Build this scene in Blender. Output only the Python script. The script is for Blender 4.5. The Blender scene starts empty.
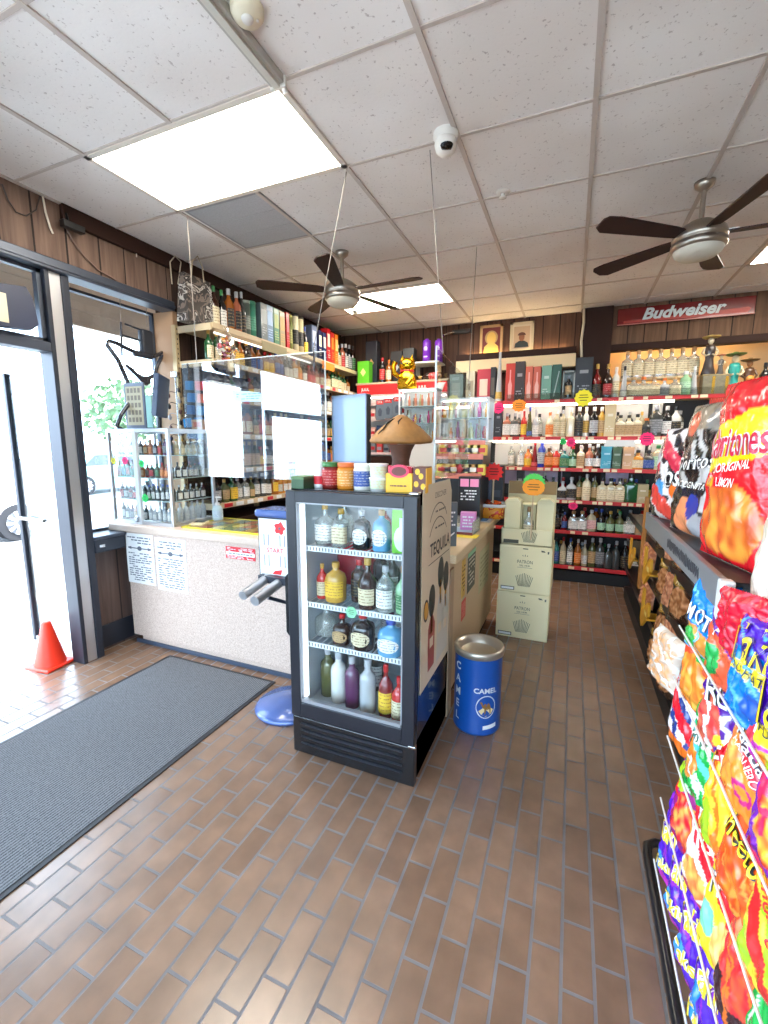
import bpy, bmesh, math, random
from mathutils import Vector, Matrix, noise
C = bpy.context.scene.collection
SC = bpy.context.scene
PI = math.pi

# ------------------------------------------------------------------ camera
YAW, PITCH, ROLL, FPX, EYE = -0.39934, -0.14992, 0.003547, 441.8, 1.6
_f = Vector((math.sin(YAW)*math.cos(PITCH), math.cos(YAW)*math.cos(PITCH), math.sin(PITCH)))
_r = Vector((math.cos(YAW), -math.sin(YAW), 0)); _u = _r.cross(_f)
_r, _u = math.cos(ROLL)*_r+math.sin(ROLL)*_u, -math.sin(ROLL)*_r+math.cos(ROLL)*_u
cam = bpy.data.cameras.new('camera'); cam_o = bpy.data.objects.new('camera', cam); C.objects.link(cam_o)
cam.sensor_fit = 'HORIZONTAL'; cam.sensor_width = 36.0; cam.lens = FPX/768*36.0; cam.clip_start = 0.02; cam.clip_end = 300
m_ = Matrix((_r, _u, -_f)).transposed().to_4x4(); m_.translation = (0, 0, EYE); cam_o.matrix_world = m_
SC.camera = cam_o
# ------------------------------------------------------------------ view, sky, sun, window portals
vs = SC.view_settings
vs.view_transform = 'Standard'; vs.look = 'None'; vs.gamma = 1.0; vs.exposure = 1.62; vs.use_curve_mapping = False
SC.cycles.use_denoising = True
SC.cycles.max_bounces = 8; SC.cycles.diffuse_bounces = 4; SC.cycles.glossy_bounces = 4
SC.cycles.transparent_max_bounces = 24; SC.cycles.transmission_bounces = 6
SC.cycles.caustics_reflective = False; SC.cycles.caustics_refractive = False
SC.cycles.sample_clamp_indirect = 6.0
W = bpy.data.worlds.new('sky'); SC.world = W; W.use_nodes = True
bg = W.node_tree.nodes['Background']; bg.inputs[0].default_value = (0.64, 0.81, 1.0, 1); bg.inputs[1].default_value = 4.7
sun = bpy.data.lights.new('sun', 'SUN'); sun.energy = 9.0; sun.angle = 0.02; sun.color = (1, .95, .86)
sun_o = bpy.data.objects.new('sun', sun); C.objects.link(sun_o); sun_o.rotation_euler = (math.radians(28), math.radians(8), math.radians(20))
def portal(loc, rot, sx, sy):
    l = bpy.data.lights.new('window_portal', 'AREA'); l.shape = 'RECTANGLE'; l.size = sx; l.size_y = sy
    l.cycles.is_portal = True
    o = bpy.data.objects.new('window_portal', l); C.objects.link(o); o.location = loc; o.rotation_euler = rot
portal((-3.42, 0.3, 1.4), (0, -PI/2, 0), 2.7, 5.4)
portal((0.3, -2.72, 1.4), (PI/2, 0, 0), 5.8, 2.7)
CZ = 3.16          # ceiling height
G = 0.637          # ceiling grid pitch

# ------------------------------------------------------------------ where a sight line meets a real plane of the room
def _ray(x, y): return (x-384)/FPX*_r-(y-512)/FPX*_u+_f
def onZ(x, y, z): d = _ray(x, y); return Vector((0, 0, EYE))+d*((z-EYE)/d.z)
def onX(x, y, X): d = _ray(x, y); return Vector((0, 0, EYE))+d*(X/d.x)
def onY(x, y, Y): d = _ray(x, y); return Vector((0, 0, EYE))+d*(Y/d.y)

# ------------------------------------------------------------------ colours and materials
def lin(c):
    return tuple(((v/255)/12.92 if v/255 <= .04045 else ((v/255+.055)/1.055)**2.4) for v in c)
_M = {}
def M(key, rgb=(200, 200, 200), rough=.5, metal=0, spec=.5, coat=0, emit=0, alpha=1, nz=0, bump=0, nscale=40):
    """plain principled material; nz = strength of a soft colour mottling, bump = fine surface bump"""
    if key in _M: return _M[key]
    m = bpy.data.materials.new(key); m.use_nodes = True; nt = m.node_tree; p = nt.nodes['Principled BSDF']
    c = lin(rgb)+(1,)
    p.inputs['Base Color'].default_value = c; p.inputs['Roughness'].default_value = rough; p.inputs['Metallic'].default_value = metal
    p.inputs['Specular IOR Level'].default_value = spec; p.inputs['Coat Weight'].default_value = coat
    if emit: p.inputs['Emission Color'].default_value = c; p.inputs['Emission Strength'].default_value = emit
    if nz or bump:
        t = nt.nodes.new('ShaderNodeTexCoord'); n = nt.nodes.new('ShaderNodeTexNoise'); n.inputs['Scale'].default_value = nscale; n.inputs['Detail'].default_value = 4
        nt.links.new(t.outputs['Object'], n.inputs['Vector'])
        if nz:
            r = nt.nodes.new('ShaderNodeMapRange'); r.inputs['From Min'].default_value = .3; r.inputs['From Max'].default_value = .7
            r.inputs['To Min'].default_value = 1-nz; r.inputs['To Max'].default_value = 1+nz*.6
            x = nt.nodes.new('ShaderNodeVectorMath'); x.operation = 'SCALE'; x.inputs[0].default_value = c[:3]
            nt.links.new(n.outputs['Fac'], r.inputs['Value']); nt.links.new(r.outputs[0], x.inputs['Scale']); nt.links.new(x.outputs[0], p.inputs['Base Color'])
        if bump:
            b = nt.nodes.new('ShaderNodeBump'); b.inputs['Strength'].default_value = bump; b.inputs['Distance'].default_value = .004
            nt.links.new(n.outputs['Fac'], b.inputs['Height']); nt.links.new(b.outputs[0], p.inputs['Normal'])
    _M[key] = m; return m
def glass(key, tint=(255, 255, 255), refl=.12, rough=.01, body=0, bodyrgb=None, edge=.6):
    """a pane or glass wall: transmits straight, reflects a share by Fresnel, and may carry a little body colour"""
    if key in _M: return _M[key]
    m = bpy.data.materials.new(key); m.use_nodes = True; nt = m.node_tree; nt.nodes.remove(nt.nodes['Principled BSDF'])
    out = nt.nodes['Material Output']
    t = nt.nodes.new('ShaderNodeBsdfTransparent'); t.inputs[0].default_value = lin(tint)+(1,)
    g = nt.nodes.new('ShaderNodeBsdfGlossy'); g.inputs['Roughness'].default_value = rough; g.inputs[0].default_value = (1, 1, 1, 1)
    lw = nt.nodes.new('ShaderNodeLayerWeight'); lw.inputs['Blend'].default_value = .25
    mr = nt.nodes.new('ShaderNodeMapRange'); mr.inputs['To Min'].default_value = refl; mr.inputs['To Max'].default_value = min(1, refl+edge)
    nt.links.new(lw.outputs['Fresnel'], mr.inputs['Value'])
    mx = nt.nodes.new('ShaderNodeMixShader'); nt.links.new(mr.outputs[0], mx.inputs[0])
    src = t
    if body:
        d = nt.nodes.new('ShaderNodeBsdfDiffuse'); d.inputs[0].default_value = lin(bodyrgb or tint)+(1,)
        m2 = nt.nodes.new('ShaderNodeMixShader'); m2.inputs[0].default_value = body
        nt.links.new(t.outputs[0], m2.inputs[1]); nt.links.new(d.outputs[0], m2.inputs[2]); src = m2
    nt.links.new(src.outputs[0], mx.inputs[1]); nt.links.new(g.outputs[0], mx.inputs[2]); nt.links.new(mx.outputs[0], out.inputs[0])
    _M[key] = m; return m
def nodes_mat(key, fn, rough=.5, spec=.5, coat=0, metal=0):
    """material whose base colour (and optionally normal) comes from fn(node_tree, principled)"""
    if key in _M: return _M[key]
    m = bpy.data.materials.new(key); m.use_nodes = True; nt = m.node_tree; p = nt.nodes['Principled BSDF']
    p.inputs['Roughness'].default_value = rough; p.inputs['Specular IOR Level'].default_value = spec
    p.inputs['Coat Weight'].default_value = coat; p.inputs['Metallic'].default_value = metal
    fn(nt, p); _M[key] = m; return m
def N(nt, t, **kw):
    n = nt.nodes.new('ShaderNode'+t)
    for k, v in kw.items():
        if k.startswith('i_'): n.inputs[k[2:].replace('_', ' ')].default_value = v
        else: setattr(n, k, v)
    return n
def ramp(nt, fac, stops, interp='LINEAR'):
    r = nt.nodes.new('ShaderNodeValToRGB'); r.color_ramp.interpolation = interp
    el = r.color_ramp.elements
    while len(el) < len(stops): el.new(.5)
    for e, (p, c) in zip(el, stops): e.position = p; e.color = (lin(c)+(1,))
    nt.links.new(fac, r.inputs[0]); return r

def floor_nodes(nt, p):
    g = N(nt, 'NewGeometry'); s = N(nt, 'SeparateXYZ'); nt.links.new(g.outputs['Position'], s.inputs[0])
    ax = N(nt, 'MathNode') if False else nt.nodes.new('ShaderNodeMath'); ax.operation = 'ADD'; ax.inputs[1].default_value = .2115*40-1.211
    ay = nt.nodes.new('ShaderNodeMath'); ay.operation = 'ADD'; ay.inputs[1].default_value = .093*101-.066
    nt.links.new(s.outputs['Y'], ax.inputs[0]); nt.links.new(s.outputs['X'], ay.inputs[0])
    c = N(nt, 'CombineXYZ'); nt.links.new(ax.outputs[0], c.inputs[0]); nt.links.new(ay.outputs[0], c.inputs[1])
    b = N(nt, 'TexBrick'); b.offset = .5; b.offset_frequency = 2
    b.inputs['Scale'].default_value = 1; b.inputs['Brick Width'].default_value = .2115; b.inputs['Row Height'].default_value = .093
    b.inputs['Mortar Size'].default_value = .0052; b.inputs['Mortar Smooth'].default_value = .15; b.inputs['Bias'].default_value = 0
    b.inputs['Color1'].default_value = lin((150, 118, 95))+(1,); b.inputs['Color2'].default_value = lin((131, 101, 80))+(1,); b.inputs['Mortar'].default_value = lin((120, 114, 114))+(1,)
    nt.links.new(c.outputs[0], b.inputs['Vector'])
    n = N(nt, 'TexNoise'); n.inputs['Scale'].default_value = 9; n.inputs['Detail'].default_value = 6; nt.links.new(c.outputs[0], n.inputs['Vector'])
    r = ramp(nt, n.outputs['Fac'], [(.3, (205, 205, 205)), (.7, (255, 255, 255))])
    mx = N(nt, 'MixRGB', blend_type='MULTIPLY'); mx.inputs[0].default_value = .8
    nt.links.new(b.outputs['Color'], mx.inputs[1]); nt.links.new(r.outputs[0], mx.inputs[2]); nt.links.new(mx.outputs[0], p.inputs['Base Color'])
    rr = nt.nodes.new('ShaderNodeMapRange'); rr.inputs['To Min'].default_value = .27; rr.inputs['To Max'].default_value = .75
    nt.links.new(b.outputs['Fac'], rr.inputs['Value']); nt.links.new(rr.outputs[0], p.inputs['Roughness'])
    bu = N(nt, 'Bump', invert=True); bu.inputs['Strength'].default_value = .6; bu.inputs['Distance'].default_value = .004
    nt.links.new(b.outputs['Fac'], bu.inputs['Height']); nt.links.new(bu.outputs[0], p.inputs['Normal'])
def ceil_nodes(nt, p):
    g = N(nt, 'NewGeometry'); v = N(nt, 'TexVoronoi'); v.inputs['Scale'].default_value = 75; v.inputs['Randomness'].default_value = 1
    n2 = N(nt, 'TexNoise'); n2.inputs['Scale'].default_value = 60; n2.inputs['Detail'].default_value = 5
    nt.links.new(g.outputs['Position'], n2.inputs['Vector']); nt.links.new(g.outputs['Position'], v.inputs['Vector'])
    r = ramp(nt, n2.outputs['Fac'], [(.29, (200, 192, 190)), (.37, (243, 240, 238))])
    n3 = N(nt, 'TexNoise'); n3.inputs['Scale'].default_value = 1.3; nt.links.new(g.outputs['Position'], n3.inputs['Vector'])
    r3 = ramp(nt, n3.outputs['Fac'], [(.35, (235, 230, 226)), (.65, (255, 255, 255))])
    mx = N(nt, 'MixRGB', blend_type='MULTIPLY'); mx.inputs[0].default_value = .8
    nt.links.new(r.outputs[0], mx.inputs[1]); nt.links.new(r3.outputs[0], mx.inputs[2]); nt.links.new(mx.outputs[0], p.inputs['Base Color'])
    bu = N(nt, 'Bump'); bu.inputs['Strength'].default_value = .25; bu.inputs['Distance'].default_value = .003
    nt.links.new(n2.outputs['Fac'], bu.inputs['Height']); nt.links.new(bu.outputs[0], p.inputs['Normal'])
def wood_nodes(axis, c0, c1, groove, pitch):
    """vertical-board panelling: boards along world `axis`, dark grooves, vertical grain"""
    def fn(nt, p):
        g = N(nt, 'NewGeometry'); s = N(nt, 'SeparateXYZ'); nt.links.new(g.outputs['Position'], s.inputs[0])
        a = s.outputs[axis]
        n0 = N(nt, 'TexNoise', noise_dimensions='1D'); n0.inputs['Scale'].default_value = 2.3; nt.links.new(a, n0.inputs['W'])
        j = nt.nodes.new('ShaderNodeMath'); j.operation = 'MULTIPLY_ADD'; j.inputs[1].default_value = .16; nt.links.new(n0.outputs['Fac'], j.inputs[0]); nt.links.new(a, j.inputs[2])
        f = nt.nodes.new('ShaderNodeMath'); f.operation = 'PINGPONG'; f.inputs[1].default_value = pitch/2; nt.links.new(j.outputs[0], f.inputs[0])
        lt = nt.nodes.new('ShaderNodeMath'); lt.operation = 'LESS_THAN'; lt.inputs[1].default_value = .006; nt.links.new(f.outputs[0], lt.inputs[0])
        mp = N(nt, 'Mapping'); mp.inputs['Scale'].default_value = (28, 28, 1.6); nt.links.new(g.outputs['Position'], mp.inputs[0])
        n = N(nt, 'TexNoise'); n.inputs['Scale'].default_value = 1; n.inputs['Detail'].default_value = 5; n.inputs['Distortion'].default_value = .6; nt.links.new(mp.outputs[0], n.inputs['Vector'])
        r = ramp(nt, n.outputs['Fac'], [(.3, c0), (.7, c1)])
        mx = N(nt, 'MixRGB'); mx.inputs[2].default_value = lin(groove)+(1,)
        nt.links.new(lt.outputs[0], mx.inputs[0]); nt.links.new(r.outputs[0], mx.inputs[1]); nt.links.new(mx.outputs[0], p.inputs['Base Color'])
    return fn
def speckle_nodes(c0, c1, scale):
    def fn(nt, p):
        g = N(nt, 'NewGeometry'); n = N(nt, 'TexNoise'); n.inputs['Scale'].default_value = scale; n.inputs['Detail'].default_value = 3
        nt.links.new(g.outputs['Position'], n.inputs['Vector'])
        r = ramp(nt, n.outputs['Fac'], [(.38, c0), (.6, c1)]); nt.links.new(r.outputs[0], p.inputs['Base Color'])
    return fn
def mat_nodes(nt, p):
    g = N(nt, 'NewGeometry'); s = N(nt, 'SeparateXYZ'); nt.links.new(g.outputs['Position'], s.inputs[0])
    f = nt.nodes.new('ShaderNodeMath'); f.operation = 'PINGPONG'; f.inputs[1].default_value = .0075; nt.links.new(s.outputs['X'], f.inputs[0])
    n = N(nt, 'TexNoise'); n.inputs['Scale'].default_value = 260; nt.links.new(g.outputs['Position'], n.inputs['Vector'])
    ad = nt.nodes.new('ShaderNodeMath'); ad.operation = 'MULTIPLY_ADD'; ad.inputs[1].default_value = 70; nt.links.new(f.outputs[0], ad.inputs[0]); nt.links.new(n.outputs['Fac'], ad.inputs[2])
    r = ramp(nt, ad.outputs[0], [(.45, (48, 49, 53)), (.95, (122, 124, 128))]); nt.links.new(r.outputs[0], p.inputs['Base Color'])
    bu = N(nt, 'Bump'); bu.inputs['Strength'].default_value = .6; bu.inputs['Distance'].default_value = .004
    nt.links.new(f.outputs[0], bu.inputs['Height']); bu.inputs['Height'].default_value = 0; nt.links.new(bu.outputs[0], p.inputs['Normal'])
def print_mat(key, rough=.3, coat=.3, bump=0):
    """surface printed in colours stored with the mesh (packaging art)"""
    def fn(nt, p):
        a = N(nt, 'Attribute', attribute_name='print'); nt.links.new(a.outputs['Color'], p.inputs['Base Color'])
        if bump:
            t = N(nt, 'TexCoord'); n = N(nt, 'TexNoise'); n.inputs['Scale'].default_value = 16; n.inputs['Detail'].default_value = 2; n.inputs['Distortion'].default_value = 1.2
            nt.links.new(t.outputs['Object'], n.inputs['Vector'])
            b = N(nt, 'Bump'); b.inputs['Strength'].default_value = bump; b.inputs['Distance'].default_value = .02
            nt.links.new(n.outputs['Fac'], b.inputs['Height']); nt.links.new(b.outputs[0], p.inputs['Normal'])
    return nodes_mat(key, fn, rough, .5, coat)
def label_mat(bgc, ink, frame=None):
    """paper label: lines of small print and a block of ink, in its own colours"""
    key = 'label_%d_%d_%d_%d_%d_%d' % (tuple(bgc)+tuple(ink))
    def fn(nt, p):
        t = N(nt, 'TexCoord'); s = N(nt, 'SeparateXYZ'); nt.links.new(t.outputs['Generated'], s.inputs[0])
        pp = nt.nodes.new('ShaderNodeMath'); pp.operation = 'PINGPONG'; pp.inputs[1].default_value = .09; nt.links.new(s.outputs['Z'], pp.inputs[0])
        a = nt.nodes.new('ShaderNodeMath'); a.operation = 'LESS_THAN'; a.inputs[1].default_value = .028; nt.links.new(pp.outputs[0], a.inputs[0])
        n = N(nt, 'TexNoise'); n.inputs['Scale'].default_value = 9; n.inputs['Detail'].default_value = 1; nt.links.new(t.outputs['Generated'], n.inputs['Vector'])
        b = nt.nodes.new('ShaderNodeMath'); b.operation = 'GREATER_THAN'; b.inputs[1].default_value = .47; nt.links.new(n.outputs['Fac'], b.inputs[0])
        x = nt.nodes.new('ShaderNodeMath'); x.operation = 'MULTIPLY'; nt.links.new(a.outputs[0], x.inputs[0]); nt.links.new(b.outputs[0], x.inputs[1])
        mx = N(nt, 'MixRGB'); mx.inputs[1].default_value = lin(bgc)+(1,); mx.inputs[2].default_value = lin(tuple(ink[i]*.55+bgc[i]*.45 for i in range(3)))+(1,)
        nt.links.new(x.outputs[0], mx.inputs[0]); nt.links.new(mx.outputs[0], p.inputs['Base Color'])
    return nodes_mat(key, fn, .55)

# ------------------------------------------------------------------ mesh building
class MB:
    def __init__(s): s.v = []; s.f = []; s.m = []; s.s = []; s.col = None
    def add(s, v, f, mi=0, sm=False):
        b = len(s.v); s.v += [tuple(x) for x in v]
        for q in f: s.f.append([i+b for i in q]); s.m.append(mi); s.s.append(sm)
        return s
    def box(s, x0, x1, y0, y1, z0, z1, mi=0, bev=0, seg=2, mat=None):
        bm = bmesh.new(); bmesh.ops.create_cube(bm, size=1)
        for v in bm.verts: v.co = ((x0+x1)/2+v.co.x*(x1-x0), (y0+y1)/2+v.co.y*(y1-y0), (z0+z1)/2+v.co.z*(z1-z0))
        if bev: bmesh.ops.bevel(bm, geom=bm.edges[:], offset=bev, segments=seg, affect='EDGES', profile=.5)
        bm.verts.index_update()
        vs_ = [mat @ v.co if mat else v.co.copy() for v in bm.verts]
        s.add(vs_, [[v.index for v in f.verts] for f in bm.faces], mi, False); bm.free(); return s
    def cyl(s, p0, p1, r0, r1=None, n=14, mi=0, cap=True, sm=True):
        p0, p1 = Vector(p0), Vector(p1); r1 = r0 if r1 is None else r1
        d = (p1-p0).normalized(); a = d.orthogonal().normalized(); b = d.cross(a)
        v = [p0+(a*math.cos(2*PI*i/n)+b*math.sin(2*PI*i/n))*r0 for i in range(n)]+[p1+(a*math.cos(2*PI*i/n)+b*math.sin(2*PI*i/n))*r1 for i in range(n)]
        s.add(v, [[i, (i+1) % n, n+(i+1) % n, n+i] for i in range(n)], mi, sm)
        if cap: s.add(v[:n], [list(range(n))[::-1]], mi); s.add(v[n:], [list(range(n))], mi)
        return s
    def lathe(s, prof, n=20, c=(0, 0, 0), mi=0, sup=2, sx=1, sy=1, sm=True, a0=0, a1=2*PI, cap=True):
        full = abs(a1-a0-2*PI) < 1e-6; k = n if full else n+1
        v = []
        for r, z in prof:
            for i in range(k):
                a = a0+(a1-a0)*i/n; cx, sn = math.cos(a), math.sin(a)
                q = (abs(cx)**sup+abs(sn)**sup)**(-1/sup)
                v.append((c[0]+r*q*cx*sx, c[1]+r*q*sn*sy, c[2]+z))
        f = []
        for j in range(len(prof)-1):
            for i in range(n if full else n):
                f.append([j*k+i, j*k+(i+1) % k, (j+1)*k+(i+1) % k, (j+1)*k+i])
        s.add(v, f, mi, sm)
        if cap and full:
            if prof[0][0] > 1e-5: s.add(v[:k], [list(range(k))[::-1]], mi)
            if prof[-1][0] > 1e-5: s.add(v[-k:], [list(range(k))], mi)
        return s
    def tube(s, pts, r, n=8, mi=0, closed=False):
        pts = [Vector(p) for p in pts]; m = len(pts); up = None; v = []
        for i, p in enumerate(pts):
            t = (pts[(i+1) % m]-pts[i-1]) if closed else (pts[min(i+1, m-1)]-pts[max(i-1, 0)])
            t.normalize()
            a = t.orthogonal().normalized() if up is None else (up-t*up.dot(t)).normalized()
            up = a; b = t.cross(a); rr = r[i] if isinstance(r, (list, tuple)) else r
            v += [p+(a*math.cos(2*PI*k/n)+b*math.sin(2*PI*k/n))*rr for k in range(n)]
        f = [[i*n+k, i*n+(k+1) % n, ((i+1) % m)*n+(k+1) % n, ((i+1) % m)*n+k] for i in range(m if closed else m-1) for k in range(n)]
        s.add(v, f, mi, True)
        if not closed: s.add(v[:n], [list(range(n))[::-1]], mi); s.add(v[-n:], [list(range(n))], mi)
        return s
    def prism(s, poly, o, ux, uy, d, mi=0, sm=False):
        """polygon poly in the plane o + x*ux + y*uy, extruded by vector d"""
        o, ux, uy, d = Vector(o), Vector(ux), Vector(uy), Vector(d); n = len(poly)
        v = [o+ux*x+uy*y for x, y in poly]; w = [p+d for p in v]
        s.add(v+w, [list(range(n)), list(range(n, 2*n))[::-1]]+[[i, n+i, n+(i+1) % n, (i+1) % n] for i in range(n)], mi, sm); return s
    def quad(s, a, b, c, d, mi=0): return s.add([a, b, c, d], [[0, 1, 2, 3]], mi)
    def text(s, txt, o, ux, uy, h, mi=0, lift=0, bold=0.0, shear=0.0, wid=None, fn=None):
        """flat lettering, letter height h, centred on o, along ux and up uy (unit vectors); wid forces its width"""
        v, f, w = text_mesh(txt, bold, shear); k = h; kx = h if wid is None else wid/max(w, 1e-6)
        o, ux, uy = Vector(o), Vector(ux), Vector(uy); nz = ux.cross(uy)*lift
        if fn: s.add([fn(x*kx, y*k) for x, y in v], f, mi)
        else: s.add([o+ux*(x*kx)+uy*(y*k)+nz for x, y in v], f, mi)
        return s
    def build(s, name, mats, parent=None, loc=None, recalc=True):
        me = bpy.data.meshes.new(name); me.from_pydata(s.v, [], s.f)
        for m in (mats if isinstance(mats, (list, tuple)) else [mats]): me.materials.append(m)
        me.polygons.foreach_set('material_index', s.m); me.polygons.foreach_set('use_smooth', s.s)
        if s.col:
            a = me.attributes.new('print', 'FLOAT_COLOR', 'POINT'); flat = [x for c in s.col for x in c]; a.data.foreach_set('color', flat)
        if recalc:
            bm = bmesh.new(); bm.from_mesh(me); bmesh.ops.recalc_face_normals(bm, faces=bm.faces[:]); bm.to_mesh(me); bm.free()
        me.update()
        o = bpy.data.objects.new(name, me); C.objects.link(o)
        if parent is not None: o.parent = parent
        if loc is not None: o.location = loc
        return o
_T = {}
def text_mesh(txt, bold=0.0, shear=0.0):
    k = (txt, bold, shear)
    if k in _T: return _T[k]
    cu = bpy.data.curves.new('lettering', 'FONT'); cu.body = txt; cu.resolution_u = 3; cu.offset = bold; cu.shear = shear; cu.size = 1
    ob = bpy.data.objects.new('lettering', cu); C.objects.link(ob)
    me = bpy.data.meshes.new_from_object(ob.evaluated_get(bpy.context.evaluated_depsgraph_get()))
    vv = [(v.co.x, v.co.y) for v in me.vertices]; ff = [list(p.vertices) for p in me.polygons]
    bpy.data.objects.remove(ob); bpy.data.curves.remove(cu); bpy.data.meshes.remove(me)
    x0, x1 = min(a for a, b in vv), max(a for a, b in vv); y0, y1 = min(b for a, b in vv), max(b for a, b in vv)
    k2 = 1/max(y1-y0, 1e-6)
    out = ([((a-(x0+x1)/2)*k2, (b-(y0+y1)/2)*k2) for a, b in vv], ff, (x1-x0)*k2)
    _T[k] = out; return out
def tag(o, label, cat, group=None, kind=None):
    o['label'] = label; o['category'] = cat
    if group: o['group'] = group
    if kind: o['kind'] = kind
    return o
def thing(name, label, cat, loc=(0, 0, 0), rz=0, group=None, kind=None):
    o = bpy.data.objects.new(name, None); C.objects.link(o); o.empty_display_size = .1
    o.location = loc; o.rotation_euler = (0, 0, rz); return tag(o, label, cat, group, kind)
def struct(mb, name, mats):
    o = mb.build(name, mats); o['kind'] = 'structure'; return o
ORD = ['first', 'second', 'third', 'fourth', 'fifth', 'sixth', 'seventh', 'eighth', 'ninth', 'tenth', 'eleventh', 'twelfth', 'thirteenth', 'fourteenth', 'fifteenth',
       'sixteenth', 'seventeenth', 'eighteenth', 'nineteenth', 'twentieth', 'twenty-first', 'twenty-second', 'twenty-third', 'twenty-fourth', 'twenty-fifth',
       'twenty-sixth', 'twenty-seventh', 'twenty-eighth', 'twenty-ninth', 'thirtieth', 'thirty-first', 'thirty-second', 'thirty-third', 'thirty-fourth', 'thirty-fifth', 'thirty-sixth']
WHITE = M('white_paint', (235, 234, 230), .45); BLACK = M('black_plastic', (18, 18, 20), .35); STEEL = M('brushed_steel', (170, 165, 158), .3, .9)
CHROME = M('chrome', (200, 200, 202), .12, 1); PAPER = M('paper', (236, 236, 234), .7); INK = M('ink', (40, 40, 44), .7); GOLD = M('gold', (212, 160, 60), .25, .9)
ALU = M('aluminium', (196, 196, 198), .35, .8); CLEAR = glass('clear_acrylic', (250, 252, 252), .006, edge=.2)
# ================================================================== THE SETTING
WOODL = nodes_mat('wall_panelling', wood_nodes('Y', (96, 76, 66), (132, 108, 94), (40, 31, 28), .2), .65, .25)
WOODD = nodes_mat('dark_panelling', wood_nodes('Y', (52, 38, 33), (70, 52, 44), (24, 18, 16), .2), .65, .2)
WOODB = nodes_mat('back_panelling', wood_nodes('X', (72, 50, 40), (98, 70, 56), (34, 24, 20), .17), .65, .2)
WOODBR = nodes_mat('band_panelling', wood_nodes('X', (92, 68, 52), (124, 94, 72), (44, 31, 24), .19), .65, .2)
FRAME = M('storefront_frame', (70, 76, 88), .4, .4); FRAMED = M('storefront_dark', (48, 52, 62), .4, .3)
CREAM = M('cream_paint', (232, 206, 162), .6); DKBROWN = M('dark_brown_board', (52, 32, 25), .65, spec=.2)
PANE = glass('window_pane', (246, 250, 252), .03)

struct(MB().box(-3.4, 3.0, -2.7, 6.7, -.12, 0), 'floor', nodes_mat('quarry_tile', floor_nodes, .4, .75))
struct(MB().box(-3.4, 3.0, -2.7, 5.95, CZ, CZ+.12), 'ceiling', nodes_mat('ceiling_tile', ceil_nodes, .8, .3))
# the T-bar grid: bars 24 mm wide standing just below the tiles
gb = MB(); XG = [k*G for k in range(-5, 5)]; YG = [1.82+k*.638 for k in range(-7, 7)]
for x in XG: gb.box(x-.012, x+.012, -2.6, 5.95, CZ-.008, CZ+.002)
for y in YG: gb.box(-3.19, 2.9, y-.009, y+.009, CZ-.006, CZ+.002)
struct(gb, 'ceiling_trim', M('grid_bar', (196, 184, 176), .5))
# left wall: panelled band over the storefront, boarded wall behind the window rack
struct(MB().box(-3.4, -3.2, -2.6, 2.95, 2.78, CZ), 'wall_left', WOODL)
struct(MB().box(-3.4, -3.2, 2.95, 6.0, 0, CZ), 'wall_left_rear', WOODD)
struct(MB().box(-3.46, -3.3, 2.1, 2.95, 0, .905), 'wall_left_low', nodes_mat('low_panelling', wood_nodes('Y', (84, 66, 60), (112, 92, 84), (50, 40, 38), .4), .5))
struct(MB().box(-3.2, -3.165, 2.08, 5.9, 3.05, CZ, bev=.006), 'trim_1', DKBROWN)
t = MB().box(-3.31, -3.17, -2.6, 2.95, 2.715, 2.79, bev=.006).box(-3.17, -3.163, -2.6, 2.95, 2.735, 2.755)
struct(t, 'trim_2', FRAME)
struct(MB().box(-3.46, -3.285, 2.1, 2.95, .905, .922, bev=.004), 'trim_3', FRAMED)
struct(MB().box(-3.3, -3.285, 2.1, 2.95, .02, .2, bev=.004).box(-3.3, -3.288, 2.1, 2.95, .83, .9, bev=.003), 'baseboard_left', FRAMED)
# storefront uprights; the one beside the open door has a pale metal band, widened to paint in reflected light, between two dark stiles
JAMB = [(-2.6, -2.45), (-1.5, -1.4), (-.5, -.35), (1.1, 1.3)]
t = MB()
t.box(-3.47, -3.33, 2.03, 2.1, .0, 2.72, 0).box(-3.33, -3.2, 1.945, 1.975, 0, 2.72, 0, .004).box(-3.33, -3.21, 1.975, 2.05, .0, 2.72, 1, .003).box(-3.33, -3.2, 2.05, 2.1, 0, 2.72, 0, .004)
struct(t, 'trim_4', [FRAMED, ALU])
t = MB()
for a, b in JAMB: t.box(-3.33, -3.2, a, b, 0, 2.72, 0, .004)
t.box(-3.32, -3.21, -2.6, 1.3, 0, .12, 0, .004).box(-3.3, -3.23, .88, .96, .12, 2.0, 0, .004).box(-3.3, -3.23, -.35, .88, 1.93, 2.0, 0, .004)
struct(t, 'trim_5', FRAMED)
struct(MB().box(-3.32, -3.2, 1.3, 1.945, 2.2, 2.26, 0, .004), 'trim_6', FRAME)
def window(n, y0, y1, z0, z1, f=.028, a=-3.275):
    b = a+.04
    o = MB().box(a, b, y0, y0+f, z0, z1).box(a, b, y1-f, y1, z0, z1).box(a, b, y0, y1, z0, z0+f).box(a, b, y0, y1, z1-f, z1).build('window_%d' % n, FRAME)
    o['kind'] = 'structure'; g_ = MB().box(a+.018, a+.023, y0+f, y1-f, z0+f, z1-f).build('window_pane', PANE, o)
window(1, 2.1, 2.94, .922, 2.72, .02, -3.45); window(2, 1.3, 1.945, 2.26, 2.72)
for i, (a, b) in enumerate([(-2.45, -1.5), (-1.4, -.5), (-.35, 1.1)]): window(3+i, a, b, .12, 2.72)
struct(MB().box(-3.47, -3.19, 2.935, 2.985, 1.0, 2.72, bev=.004), 'trim_7', M('tan_jamb', (176, 138, 104), .6))
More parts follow.
